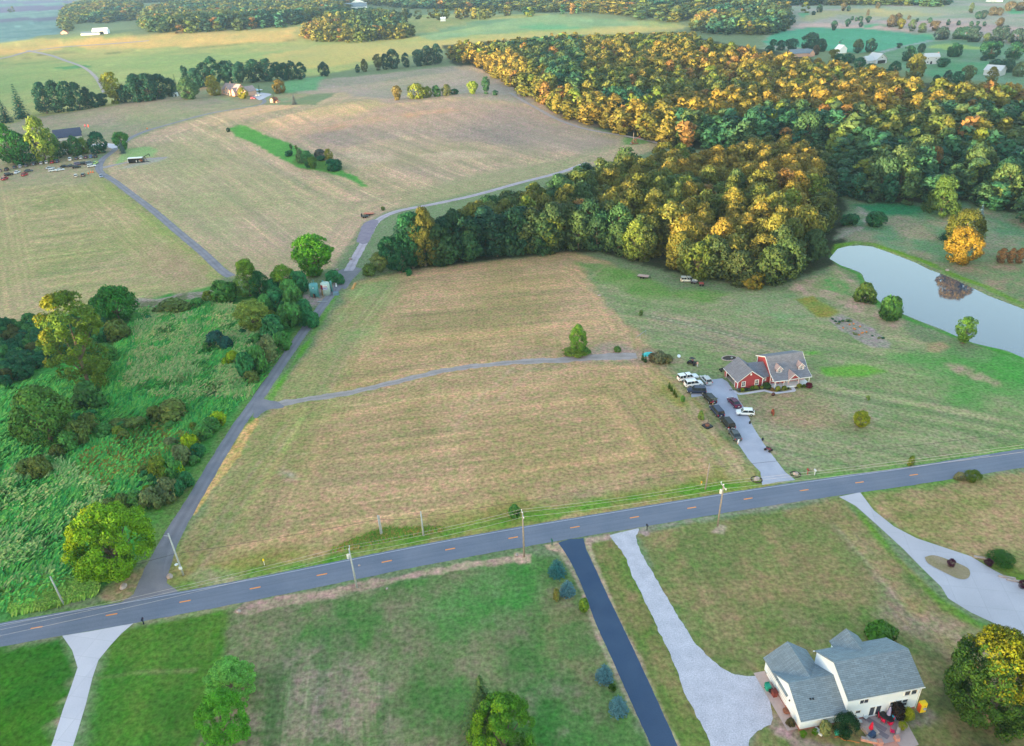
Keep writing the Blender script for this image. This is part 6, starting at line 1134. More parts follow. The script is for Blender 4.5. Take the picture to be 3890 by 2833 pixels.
for u in (10.95, 17.0):
    w1 = MB(); w1.prism([(u-.72, 3.3), (u+.72, 3.3), (u+.72, 4.55), (u, 5.2), (u-.72, 4.55)], 'v', -.25, 1.7); dm = w1.build('dormer', MT['red_siding'], hs); r1 = MB()
    for s in (-1, 1): r1.prism([(u, 5.22), (u+s*.95, 4.36), (u+s*.95, 4.46), (u, 5.34)], 'v', -.5, 2.2)
    r1.build('dormer_roof', MT['shingle_sun_pink'], dm); q = MB()  # dormer roof tinted with the pink of the low sun
    for s in (-1, 1): q.add([(u, -.54, 5.14), (u+s*.97, -.54, 4.26), (u+s*.97, -.54, 4.44), (u, -.54, 5.34), (u, -.5, 5.14), (u+s*.97, -.5, 4.26), (u+s*.97, -.5, 4.44), (u, -.5, 5.34)], [(0, 1, 2, 3), (7, 6, 5, 4), (0, 4, 5, 1), (3, 2, 6, 7)]); q.box((u+s*.68, -.28, 3.9), (.14, .08, 1.2))
    q.build('dormer_trim', MT['white_paint'], dm); window(hs, (u, -.26, 3.98), .6, 1.0, 'f', mun=(1, 1), fw=.12)
w1 = MB(); w1.prism([(12.5, 2.5), (15.3, 2.5), (13.9, 3.75)], 'v', -2.55, -.6); pg = w1.build('porch_gable', MT['red_siding'], hs); r1 = MB()
for s in (-1, 1): r1.prism([(13.9, 3.78), (13.9+s*1.65, 2.3), (13.9+s*1.65, 2.42), (13.9, 3.92)], 'v', -2.85, .2)
r1.build('porch_gable_roof', MT['shingle_sun_pink'], pg); q = MB()
for s in (-1, 1): q.add([(13.9, -2.88, 3.7), (13.9+s*1.67, -2.88, 2.2), (13.9+s*1.67, -2.88, 2.4), (13.9, -2.88, 3.92), (13.9, -2.85, 3.7), (13.9+s*1.67, -2.85, 2.2), (13.9+s*1.67, -2.85, 2.4), (13.9, -2.85, 3.92)], [(0, 1, 2, 3), (7, 6, 5, 4), (0, 4, 5, 1), (3, 2, 6, 7)])
q.build('porch_gable_trim', MT['white_paint'], pg)
def HR(u, v, z=0): p = Matrix.Rotation(RA, 3, 'Z') @ Vector((u, v, 0)); return Vector((57+p.x, 166.5+p.y, z))
def flag(loc, rz, L_, h_, label, cols, name='flag', pole=1.6, z0=1.6):
    r = empty(name, loc, rz); tag(r, label, 'flag'); MB().tube([(0, 0, z0), (L_*.8, 0, z0+pole*.5)], .02, 6).build('pole', MT['white_paint'], r)
    n_ = len(cols); w_ = L_*.75/n_*1.0
    for i, c in enumerate(cols):
        mb = MB(); mb.box((L_*.2+w_*(i+.5), .02, z0+pole*.25-h_/2+i*.05), (w_, .03, h_)); o = mb.build('cloth', MT['cloth'], r); o.color = (*c, 1)
    return r
flag(HR(15.4, -2.5), -1.9, 1.2, .9, 'red and white striped flag hanging at the porch post of the red house', [(.05, .07, .3), (.6, .05, .06), (.7, .7, .7), (.6, .05, .06)]); flag(HR(12.5, -2.5), -1.9, 1.0, .9, 'second flag, blue and red, at the porch gable of the red house', [(.08, .1, .4), (.55, .05, .1)])
for i, (u, l) in enumerate(((10.6, 'red bench seat on the left part of the porch'), (11.9, 'red rocking seat left of the porch gable'), (16.2, 'red bench seat on the right part of the porch'))): chair(HR(u, -1.0, .43), RA, l, 'seats on the porch of the red house', (.4, .06, .05))
sheet('planting_bed', [HR(-.1, -.1), HR(6.9, -.1), HR(8.8, -.3), HR(8.8, -2.7), HR(10.8, -3.9), HR(14.0, -3.9), HR(13.0, -2.75), HR(18.6, -2.7), HR(19.6, -3.6), HR(14.2, -3.3), HR(10.2, -4.2), HR(7.5, -1.9), HR(6.0, -1.6), HR(.0, -1.5)], MT['mulch'], .012, smooth=False, world=True)
r = empty('oval_pond_bed', D(*tH(900, 200)), RA); tag(r, 'oval dark garden bed with a stone rim behind the red house', 'garden bed')
mb = MB(); mb.lathe([(1.0, .0), (1.0, .1)], n=24); o = mb.build('soil', MT['mulch'], r); o.scale = (1.9, 1.3, 1)
mb = MB()
for k in range(26): a = 2*math.pi*k/26; mb.box((2.05*math.cos(a), 1.4*math.sin(a), .1), (.42, .25, .22), rz=a+1.57)
mb.build('stone_rim', MT['stone'], r); MB().lathe([(.2, .1), (.32, .3), (.1, .5)], (.6, -.2, 0), 8).build('stone_basin', MT['grey_metal'], r)
# ---- generic farm buildings
def farmhouse(name, loc, rz, blocks, label, wallm, roofm, cat='house', wins=(), chim=None, doors=()):
    r = empty(name, loc, rz); tag(r, label, cat); wl, rf = MB(), MB()
    for b in blocks: gable(wl, rf, *b)
    w_ = wl.build('wall', MT[wallm], r); R_ = rf.build('roof', MT[roofm], r)
    for (u, v, z, a, h, f) in wins: window(r, (u, v, z), a, h, f, mun=(0, 0), fw=.15)
    for (u, v, a, h, f) in doors: window(r, (u, v, h/2+.05), a, h, f, 'door', (0, 0), .15, glass='black_metal')
    if chim:
        for c in chim: MB().box(c, (.9, .9, 2.2)).build('chimney', MT['cream_siding'], R_)
    return r
# pink farmhouse
pa, pb = D(*tK(385, 440)), D(*tK(700, 492)); an = math.atan2(pb.y-pa.y, pb.x-pa.x); L_ = (pb-pa).length
ph = farmhouse('pink_farmhouse', pa, an, [(0, L_, 0, 9.5, 4.6, 8.6, 'u', .6), (-3.5, .2, 1.2, 8, 3.0, 5.6, 'u', .4), (L_*.30, L_*.62, -1.6, 4.5, 4.4, 7.4, 'v', .4), (L_*.80, L_+.02, -2.6, 4, 3.4, 6.4, 'v', .4), (L_-.1, L_+9, 3, 13, 3.4, 7.0, 'v', .4)],
     'cream farmhouse glowing pink in the low sun, far side of the hay field', 'cream_siding', 'shingle_sun_pink', wins=[(L_*.1, 0, 2, 1.2, 1.6, 'f'), (L_*.2, 0, 2, 1.2, 1.6, 'f'), (L_*.46, -1.6, 5.2, 1.6, 1.6, 'f'), (L_*.40, -1.6, 1.8, 1.2, 1.8, 'f'), (L_*.7, 0, 2, 1.2, 1.6, 'f'), (L_*.9, -2.6, 2, 1.4, 1.6, 'f'), (-3.5, 4.6, 1.8, 1.4, 1.4, 'l'), (L_+5, 3, 4.6, 1.5, 1.3, 'f')], chim=[(L_*.3, 4.8, 8.9), (-2.6, 4.6, 5.8)], doors=[(L_+2.5, 3, 2.6, 2.4, 'f'), (L_+6.4, 3, 2.6, 2.4, 'f'), (L_*.52, -1.6, 1.2, 2.2, 'f')])
p = D(*tK(1075, 350)); r = empty('swimming_pool', p, an); tag(r, 'small turquoise swimming pool behind the pink farmhouse', 'swimming pool'); MB().box((0, 0, .15), (11, 8, .3)).build('surround', MT['white_paint'], r); MB().box((0, -.5, .33), (7.5, 4.4, .08)).build('water', MT['plain'], r).color = (.08, .5, .65, 1)
p = D(*tK(1490, 620)); farmhouse('playhouse', p, an, [(-2.2, 2.2, -2.2, 2.2, 2.3, 4.0, 'v', .3), (2.2, 5.4, -1.6, 1.6, 1.4, 2.0, 'u', .1)], 'tiny cream playhouse with a reddish roof on the far lawn', 'cream_siding', 'rust', 'playhouse', doors=[(-1, -2.2, 1.0, 1.6, 'f')])
# barn with a dark blue roof behind the parked cars
pa = D(*tL(800, 215)); pb = D(*tL(1175, 165)); an = math.atan2(pb.y-pa.y, pb.x-pa.x); L_ = (pb-pa).length
farmhouse('blue_roofed_barn', pa, an, [(0, L_, 0, 12, 2.2, 6.4, 'u', .6)], 'long barn with a dark blue metal roof half hidden by trees at the left', 'grey_siding', 'shingle_dark', 'barn')
mb = MB(); o = mb.box((L_*.28, 15.5, 3.9), (L_*.62, 4.5, .14)).build('lean_to', MT['white_paint'], None); o.location = pa; o.rotation_euler = (0, 0, an); tag(o, 'white flat canopy roof behind the blue roofed barn', 'canopy')
for u in (.0, .56):
    q = MB()
    for v in (13.6, 17.4): q.tube([(L_*u+.4, v, 0), (L_*u+.4, v, 3.85)], .1, 6)
    q.build('post', MT['white_paint'], o)
r = farmhouse('white_shed', D(*t0(1516, 828)), .2, [(-2, 2, -1.5, 1.5, 2.6, 3.2, 'u', .15)], 'tiny white shed with a dark doorway against the dark tree row', 'white_siding', 'white_paint', 'shed', doors=[(.3, -1.5, 1.3, 1.8, 'f')])
# farm at the top left
def at(t, x, y): return D(*t(x, y))
for (x, y, rz, bl, lb, wm, rm, ct, ww, dd) in (
    (875, 290, .15, [(-11, 11, -7, 7, 5, 8.5, 'u', .5)], 'white gabled barn with a dark doorway on the distant farm at the upper left', 'white_siding', 'white_paint', 'barn', (), [(3, -7, 5, 4, 'f')]),
    (790, 300, .12, [(-14, 14, -6, 6, 3, 5, 'u', .5)], 'long low grey shed left of the white gabled barn', 'grey_siding', 'shingle_blue', 'barn', (), ()),
    (565, 305, .1, [(-5, 5, -4, 4, 5, 8, 'v', .4)], 'red-fronted cottage between two dark trees on the distant farm', 'cream_siding', 'rust', 'house', [(0, -4, 3, 1.5, 1.8, 'f')], ()),
    (915, 150, .05, [(-26, 26, -9, 9, 5, 9, 'u', .5)], 'long pale roofed building among the woods at the upper left', 'white_siding', 'shingle_blue', 'barn', (), ()),
    (860, 160, .1, [(-8, 8, -6, 6, 5, 10, 'v', .5)], 'small gabled house left of the long pale roofed building', 'white_siding', 'shingle_blue', 'house', (), ()),
    (1190, 160, .1, [(-3, 3, -3, 3, 6, 7, 'u', .3)], 'small white tower-like shed at the wood edge far left', 'white_siding', 'white_paint', 'shed', (), ()),
    (1060, 155, .2, [(-14, 14, -7, 7, 4, 8, 'u', .5)], 'dark roofed barn hidden between trees on the far left', 'grey_siding', 'shingle_dark', 'barn', (), ())):
    farmhouse('farm_building', at(t0, x, y), rz, bl, lb, wm, rm, ct, ww, chim=None, doors=dd)
t1 = T16(960, 0, 2.268); t2 = T16(1920, 0, 2.268)
for (t, x, y, rz, bl, lb, wm, rm) in (
    (t1, 850, 90, .1, [(-34, 34, -14, 14, 8, 15, 'u', .8), (-30, -8, -24, -10, 6, 9, 'u', .5)], 'large white roofed hall on the horizon, top centre-left', 'white_siding', 'shingle_blue'), (t1, 700, 92, .05, [(-22, 22, -8, 8, 4, 8, 'u', .5)], 'low white building left of the large white hall on the horizon', 'white_siding', 'shingle_dark'),
    (t1, 910, 52, .1, [(-14, 14, -10, 10, 9, 16, 'v', .5)], 'steep roofed house behind the large white hall', 'white_siding', 'shingle_blue'), (t2, 1325, 66, .1, [(-26, 26, -9, 9, 6, 10, 'u', .5)], 'bright white long building among the woods at the top, right of centre', 'white_paint', 'white_paint'),
    (t2, 1205, 52, .1, [(-18, 18, -8, 8, 5, 9, 'u', .5)], 'pale long building left of the bright white one at the top', 'white_siding', 'shingle_blue'), (t2, 592, 22, .1, [(-7, 7, -6, 6, 8, 12, 'v', .5)], 'small red building near the top edge in the middle', 'red_siding', 'shingle_dark'),
    (t0, 1245, 12, .1, [(-10, 10, -8, 8, 6, 12, 'v', .5)], 'small red building near the top edge at the left', 'red_siding', 'white_paint'), (tR, 2010, 14, .1, [(-10, 10, -7, 7, 6, 10, 'u', .5)], 'white house near the top right edge', 'white_paint', 'white_paint'),
    (tR, 1765, 292, .2, [(-5, 5, -3, 3, 4, 6, 'u', .3)], 'white shed in the dark tree row at the right', 'white_paint', 'white_paint'), (tR, 1830, 298, .2, [(-5, 5, -3, 3, 4, 6, 'u', .3)], 'second white shed in the dark tree row at the right', 'white_paint', 'white_paint'),
    (t1, 1640, 182, .1, [(-4, 4, -3, 3, 4, 6, 'u', .3)], 'small white shed under a round tree in the far green field', 'white_paint', 'white_paint'), (tR, 685, 455, .3, [(-4, 4, -4, 4, 4, 7.5, 'v', .3)], 'white steep gable showing over the golden trees at the right', 'white_paint', 'white_paint')):
    farmhouse('farm_building', at(t, x, y), rz, bl, lb, wm, rm, 'building')
p = at(tR, 1045, 545); farmhouse('white_barn_house', p, .35, [(-7, 5, 0, 12, 3.6, 8.2, 'v', .6), (-15, -7, 2, 11, 3, 6.4, 'u', .5)], 'white house with an open carport under its gable, upper right', 'shaded_white_siding', 'shaded_white_siding', doors=[(-1, 0, 9, 2.8, 'f')], wins=[(-1, 0, 5, 1.2, 1.2, 'f')])
p = at(tR, 1465, 552); farmhouse('white_cottage', p, -.12, [(-5.5, 6.5, 0, 8, 6.0, 8.6, 'u', .4)], 'white two-storey cottage with a pale metal roof and chimney, upper right', 'shaded_white_siding', 'shaded_white_siding', wins=[(-3, 0, 4.6, 1.2, .7, 'f'), (3.5, 0, 4.6, 1.2, .7, 'f'), (-3, 0, 1.8, 1.2, 1.3, 'f')], chim=[(6, 4, 8.4)], doors=[(0, 0, 1.8, 2.4, 'f')])
p = at(tR, 2080, 650); farmhouse('white_gabled_house', p, .7, [(-6, 6, 0, 12, 4.2, 7.4, 'v', .5)], 'plain white gable end at the right edge of the great wood', 'shaded_white_siding', 'shaded_white_siding')
p = at(tR, 340, 490); farmhouse('grey_roofed_house', p, .12, [(-9, 9, 0, 9, 3.4, 6.4, 'u', .6), (8, 13, -2, 8, 3, 6, 'v', .4)], 'long blue-grey roof rising behind the golden trees, upper right', 'cream_siding', 'shingle_blue')
# ------------------------------------------------------------------ vehicles
def lathe_x(mb, prof, c, n=14):
    q = MB().lathe(prof, n=n); q.v = [(c[0]+v[0], c[1]+v[2], c[2]+v[1]) for v in q.v]; mb.add(q.v, q.f); return mb
def vehicle(kind, name, label):
    """nose towards +x, wheels on the ground"""
    K = {'sedan': (4.7, 1.8, .92, 1.43, (-1.75, -.95, .55, 1.25), [(-2.35, .62, .80), (-2.1, .5, .98), (-1.3, .45, 1.0), (1.1, .42, .95), (2.0, .5, .82), (2.33, .6, .66)]),
         'suv': (4.75, 1.88, 1.08, 1.72, (-2.28, -2.0, .55, 1.15), [(-2.36, .6, 1.06), (-2.1, .5, 1.10), (-1.0, .45, 1.10), (1.1, .45, 1.06), (2.1, .52, .96), (2.36, .62, .8)]),
         'van': (5.0, 1.95, 1.08, 1.76, (-2.42, -2.2, .85, 1.65), [(-2.5, .6, 1.04), (-2.2, .5, 1.08), (-1.0, .45, 1.08), (1.5, .45, 1.04), (2.2, .52, .92), (2.5, .62, .76)]),
         'hatch': (4.3, 1.78, .98, 1.52, (-2.02, -1.55, .45, 1.1), [(-2.13, .62, .94), (-1.9, .5, 1.0), (-1.2, .45, 1.0), (1.0, .44, .98), (1.85, .52, .86), (2.13, .62, .7)]),
         'pickup': (5.5, 1.9, 1.05, 1.75, (-.75, -.55, .62, 1.25), [(-2.75, .62, 1.03), (-2.6, .55, 1.05), (-1.2, .48, 1.05), (1.2, .48, 1.04), (2.5, .55, .98), (2.75, .66, .84)])}[kind]
    L_, W_, belt, top, (r0, r1, f1, f0), st = K; zb = .28
    r = empty(name, (0, 0, 0)); body = MB(); n = 10; vs = []; fs = []
    for (x, nar, zt) in st:
        k = 1-.10*max(0, (abs(x)/(L_/2)-.82)/.18); hw = W_/2*k
        for (a, b) in ((-.86, zb), (-1, zb+.16), (-1, zt*.72), (-.93, zt*.97), (-.6, zt+.02), (.6, zt+.02), (.93, zt*.97), (1, zt*.72), (1, zb+.16), (.86, zb)): vs.append((x, a*hw, b))
    for i in range(len(st)-1):
        for k in range(n): fs.append((i*n+k, i*n+(k+1) % n, (i+1)*n+(k+1) % n, (i+1)*n+k))
    fs.append(tuple(range(n-1, -1, -1))); fs.append(tuple((len(st)-1)*n+k for k in range(n))); body.add(vs, fs)
    body.build('body', MT['car_paint'], r, True)
    def house(x0, x1, x2, x3, b, t, hw, tw, nm='window', roof=True):
        g = MB(); g.add([(x0, -hw, b), (x3, -hw, b), (x3, hw, b), (x0, hw, b), (x1, -tw, t), (x2, -tw, t), (x2, tw, t), (x1, tw, t)], [(0, 1, 5, 4), (1, 2, 6, 5), (2, 3, 7, 6), (3, 0, 4, 7), (4, 5, 6, 7)]); g.build(nm, MT['glass'], r)
        q = MB(); q.box(((x1+x2)/2, 0, t+.025), (x2-x1+.10, tw*2+.06, .06), top=.93)
        def bar(p, q_, w=.045): q.tube([p, q_], w, 6)
        for s in (-1, 1):
            bar((x0, s*hw, b), (x1, s*tw, t)); bar((x3, s*hw, b), (x2, s*tw, t), .04)
            for f in ((.36, .68) if x2-x1 > 2 else (.5,)): bar((x0+(x3-x0)*f, s*(hw+.005), b), (x1+(x2-x1)*f, s*(tw+.005), t), .035)
        q.build('roof_panel', MT['car_paint'], r, False)
    house(r0, r1, f1, f0, belt-.02, top, W_/2*.93, W_/2*.76)
    if kind == 'pickup': house(-2.68, -2.6, -.95, -.85, belt-.02, top+.02, W_/2*.93, W_/2*.80, 'cap_window')
    wr = .36 if kind in ('suv', 'pickup', 'van') else .33
    for sx in (-1, 1):
        for s in (-1, 1):
            x = sx*L_*.305; q = lathe_x(MB(), [(wr, -.11), (wr, .11)], (x, s*(W_/2-.10), wr)).build('wheel', MT['rubber'], r, True); lathe_x(MB(), [(wr*.62, -.012), (wr*.58, .012)], (x, s*(W_/2+.015), wr)).build('rim', MT['rim'], q)
    for s in (-1, 1):
        MB().box((L_/2-.07, s*W_*.36, .74), (.12, .34, .16)).build('headlight', MT['clear_lamp'], r); MB().box((-L_/2+.05, s*W_*.41, .86), (.12, .22, .3 if kind != 'sedan' else .16)).build('tail_light', MT['red_lamp'], r)
    MB().box((-L_/2-.005, 0, .72), (.03, .42, .16)).build('number_plate', MT['plate'], r); return r
PROTO = {k: vehicle(k, 'parked_car', '') for k in ('sedan', 'suv', 'van', 'hatch', 'pickup')}; used = set()
def paint(r, c):
    for ch in r.children:
        if ch.name.split('.')[0] in ('body', 'roof_panel'): ch.color = (*c, 1)
def place_car(kind, a, b, col, label, group=None, cat='car', ctr=None):
    """from tail point a towards nose point b on the ground"""
    m = (a+b)/2; rz = math.atan2(b.y-a.y, b.x-a.x); r = PROTO[kind] if kind not in used else copy_tree(PROTO[kind]); used.add(kind)
    r.location = (m.x, m.y, float(hgt(m.x, m.y))+.05); r.rotation_euler = (0, 0, rz); paint(r, col)
    for k in ('label', 'category', 'group'):
        if k in r: del r[k]
    tag(r, label, cat, group); return r
WHITE, SILV, BLK, NAVY, DGRY, RED, MAR = (.75, .76, .78), (.45, .46, .48), (.012, .013, .016), (.02, .03, .07), (.07, .08, .09), (.35, .015, .03), (.09, .015, .05)
h = lambda x, y: D(*tH(x, y))
g = 'cars parked at the red house'
place_car('pickup', h(150, 535), h(415, 490), WHITE, 'white pickup with a white bed cap parked on the grass', g, 'pickup')
place_car('suv', h(245, 622), h(490, 588), WHITE, 'white wagon with roof rails between the pickup and a dark blue car', g)
place_car('suv', h(530, 712), h(295, 705), NAVY, 'dark blue hatchback facing left on the gravel edge', g)
place_car('hatch', h(598, 598), h(508, 500), SILV, 'silver car with a dark rear window parked by the white wagon', g)
place_car('suv', h(655, 880), h(550, 770), BLK, 'black car with its tailgate up and a person behind it', g)
place_car('van', h(765, 1075), h(660, 950), NAVY, 'dark blue van second in the line of cars along the driveway', g, 'van')
place_car('van', h(925, 1258), h(815, 1125), BLK, 'black van third in the line of cars along the driveway', g, 'van')
place_car('sedan', h(1025, 1430), h(935, 1300), DGRY, 'dark sedan last in the line of cars along the driveway', g)
place_car('sedan', h(1025, 945), h(915, 830), MAR, 'maroon sedan parked alone on the lawn side of the driveway', g)
place_car('hatch', h(1195, 1035), h(1075, 1030), WHITE, 'small white car nosing from the lawn to the driveway', g)
p = h(640, 850); o = MB().box((0, 0, 1.95), (1.0, 1.5, .06), ry=.35).build('raised_tailgate', MT['glass'], None)
for c in bpy.data.objects:
    if c.get('label') == 'black car with its tailgate up and a person behind it': o.parent = c; o.location = (-2.5, 0, 0)
# farm-side car park
q_ = lambda x, y: D(*tL(x, y))
GP = 'cars in the grass car park at the left'
LOT = [(0,645,'hatch',SILV,'silver car cut by the left edge of the back row',1,0),(100,632,'suv',BLK,'black car second from the left in the back row',1,0),(217,600,'hatch',DGRY,'dark car with white glare behind the white coupe',1,0),(297,588,'hatch',SILV,'silver car fourth from the left in the back row',1,0),(382,574,'sedan',DGRY,'dark grey car fifth in the back row under the trees',1,0),
  (490,550,'suv',DGRY,'dark car sixth in the back row under the trees',1,0),(596,540,'hatch',SILV,'grey silver car seventh in the back row',1,0),(674,528,'hatch',(.6,.62,.62),'pale silver car just left of the red one in the back row',1,0),(752,526,'sedan',RED,'red car in the back row between pale silver and navy',1,0),(830,514,'suv',NAVY,'navy car at the right end of the joined back row',1,0),
  (1012,485,'suv',WHITE,'white car starting the short upper row at the right',1,0),(1102,472,'hatch',DGRY,'dark green-grey car second in the short upper row',1,0),(1168,463,'suv',SILV,'silver car third in the short upper row',1,0),(1236,456,'hatch',MAR,'dark maroon car fourth in the short upper row',1,0),(1308,448,'hatch',(.10,.2,.42),'blue car fifth in the short upper row',1,0),(1374,444,'suv',BLK,'black car ending the short upper row at the lane side',1,0),
  (130,706,'suv',BLK,'black car half behind the leftmost red car',0,.6),(75,765,'suv',RED,'red car nearest the left edge in the front row',1,.3),(252,672,'sedan',WHITE,'white coupe alone between the rows at the left',1,.3),(362,706,'suv',RED,'second red car of the front row at the left',1,.35),(414,652,'sedan',DGRY,'dark grey car behind the second red one',0,.6),
  (724,612,'sedan',SILV,'silver car upper left of the three pale cars in the middle',0,.5),(764,646,'suv',WHITE,'white car in the middle of the three pale cars',0,.6),(866,636,'sedan',WHITE,'white car at the right of the three pale cars',0,.5),(926,588,'sedan',BLK,'black car starting the slanted dark row',0,.5),(1016,580,'sedan',DGRY,'dark grey car second in the slanted dark row',0,.5),
  (1130,552,'suv',(.2,.14,.24),'purple-grey car third in the slanted dark row',0,.5),(1106,598,'sedan',BLK,'black car in front of the purple-grey one',0,.5),(1216,545,'suv',BLK,'black car right of the purple-grey one',0,.5),(1294,540,'suv',(.16,.2,.24),'slate car left of the lime green one',0,.5),(1382,536,'hatch',(.22,.5,.16),'lime green small car near the lane',1,.5),
  (1320,582,'suv',WHITE,'white car below the slate and lime green cars',0,.3),(1094,724,'hatch',(.6,.58,.52),'cream car at the left of the front pair',1,0),(1200,712,'suv',DGRY,'dark car with a pale roof right of the cream one',1,0),(958,375,'suv',WHITE,'white car glimpsed between the trees before the barn',0,.2),(1145,305,'pickup',WHITE,'white pickup hidden behind the trees by the barn',0,.1)]
for (x, y, k, c, lb, away, tl) in LOT:
    p = q_(x, y); L_ = 2.3; an = 1.95 if away and tl == 0 else 1.6 if away else (.42+tl*.35)
    d_ = Vector((math.cos(an), math.sin(an), 0)); place_car(k, p-d_*L_, p+d_*L_, c, lb, GP)
place_car('sedan', q_(1440, 700), q_(1475, 755), (.25, .30, .42), 'silver-blue car driving down the farm lane', 'car on the farm lane')
k_ = lambda x, y: D(*tK(x, y))
place_car('suv', k_(985, 540), k_(1085, 545), (.45, .01, .06), 'crimson car in front of the farmhouse garage', 'cars at the pink farmhouse'); place_car('suv', k_(1110, 478), k_(1190, 470), WHITE, 'white car on the farmhouse forecourt', 'cars at the pink farmhouse'); place_car('van', k_(1000, 450), k_(1090, 440), NAVY, 'dark car close to the farmhouse garage', 'cars at the pink farmhouse')
# trailers and the cars at the near wood
t9 = T16(1920, 700, 2.268); w9 = lambda x, y: D(*t9(x, y)); t8 = T16(960, 700, 2.268); w8 = lambda x, y: D(*t8(x, y))
def trailer(a, b, deck, label, w_=2.1, rails=False, group=None):
    m = (a+b)/2; L_ = (b-a).length; r = empty('flatbed_trailer', m, math.atan2(b.y-a.y, b.x-a.x)); tag(r, label, 'trailer', group)
    o = MB().box((0, 0, .68), (L_*.8, w_, .1)).build('deck', MT['plain'], r); o.color = (*deck, 1); q = MB()
    for s in (-1, 1): q.box((0, s*w_/2, .62), (L_*.82, .08, .2)); q.tube([(L_*.4, s*w_*.45, .6), (L_*.55, 0, .55)], .06, 6)
    if rails:
        for s in (-1, 1): q.box((0, s*w_/2, 1.1), (L_*.8, .05, .06)); [q.box((x*L_*.4, s*w_/2, .9), (.05, .05, .45)) for x in (-1, -.3, .4, 1)]
        q.box((-L_*.42, 0, 1.2), (.08, w_, 1.1))
    q.build('frame', MT['black_metal'], r)
    for s in (-1, 1):
        for x in (-.5, .4): lathe_x(MB(), [(.34, -.1), (.34, .1)], (x, s*(w_/2+.16), .34)).build('wheel', MT['rubber'], r)
    return r
trailer(w9(1130, 795), w9(1245, 810), A(190, 172, 160), 'long flatbed trailer with a pale plank deck near the wood edge'); trailer(w9(1600, 845), w9(1655, 855), A(150, 160, 170), 'silver trailer between the old pickup and a red one', 1.9, True); trailer(w9(1662, 868), w9(1712, 868), A(170, 90, 80), 'reddish trailer at the right of the silver one', 1.9)
place_car('pickup', w9(1560, 838), w9(1600, 838), (.5, .52, .5), 'old pale pickup parked beside the trailers at the wood edge', 'old pickup at the wood edge', 'pickup')
trailer(w8(950, 262), w8(1055, 262), A(200, 120, 90), 'rust-orange flatbed trailer by the gravel track'); trailer(w8(935, 285), w8(1005, 285), A(60, 80, 80), 'dark green utility trailer in front of the rust-orange one', 1.9, True)
# side-by-side buggy, bikes
def buggy(loc, rz, col, label):
    r = empty('side_by_side_buggy', loc, rz); tag(r, label, 'buggy'); o = MB().box((0, 0, .55), (2.6, 1.3, .35), top=.9).box((1.0, 0, .85), (.7, 1.1, .25), top=.8).build('body', MT['plain'], r); o.color = (*col, 1); q = MB()
    for s in (-1, 1): q.tube([(-.9, s*.6, .7), (-.7, s*.55, 1.75), (.45, s*.55, 1.75), (.9, s*.6, .8)], .04, 6)
    q.box((-.12, 0, 1.78), (1.3, 1.2, .05)); q.build('roll_cage', MT['black_metal'], r)
    for sx in (-1, 1):
        for s in (-1, 1): lathe_x(MB(), [(.34, -.14), (.34, .14)], (sx*.95, s*.66, .34)).build('wheel', MT['rubber'], r)
    MB().box((-.2, 0, .85), (.5, 1.0, .2)).build('seat', MT['rubber'], r); return r
buggy(h(350, 285), -.8, BLK, 'black side-by-side buggy on the grass behind the silver car')
def bike(loc, rz, label, col=(.03, .03, .035)):
    r = empty('quad_bike', loc, rz); tag(r, label, 'quad bike'); MB().box((0, 0, .6), (1.3, .5, .3), top=.7).box((.35, 0, .85), (.4, .3, .2)).build('body', MT['plain'], r).color = (*col, 1); MB().tube([(.45, -.4, 1.05), (.5, 0, .95), (.45, .4, 1.05)], .025, 6).build('handlebar', MT['black_metal'], r); MB().box((-.2, 0, .82), (.7, .32, .12)).build('seat', MT['rubber'], r)
    for sx in (-1, 1):
        for s in (-1, 1): lathe_x(MB(), [(.28, -.11), (.28, .11)], (sx*.55, s*.42, .28)).build('wheel', MT['rubber'], r)
    return r
bike(h(800, 385), .2, 'dark quad bike behind the open garage of the red house'); bike(h(1480, 1570), -.9, 'dark red quad bike where the driveway bends on the lawn side', (.12, .03, .05))
r = empty('bicycle', h(950, 670), .1); tag(r, 'bicycle lying by the garage corner of the red house', 'bicycle'); q = MB().tube([(-.5, 0, .1), (0, .1, .12), (.45, 0, .1)], .03, 6).build('frame', MT['black_metal'], r)
for x in (-.5, .5): q = MB(); q.tube([(x+.33*math.cos(a), .33*math.sin(a), .08) for a in [k*2*math.pi/14 for k in range(15)]], .03, 6, False); q.build('wheel', MT['rubber'], r)
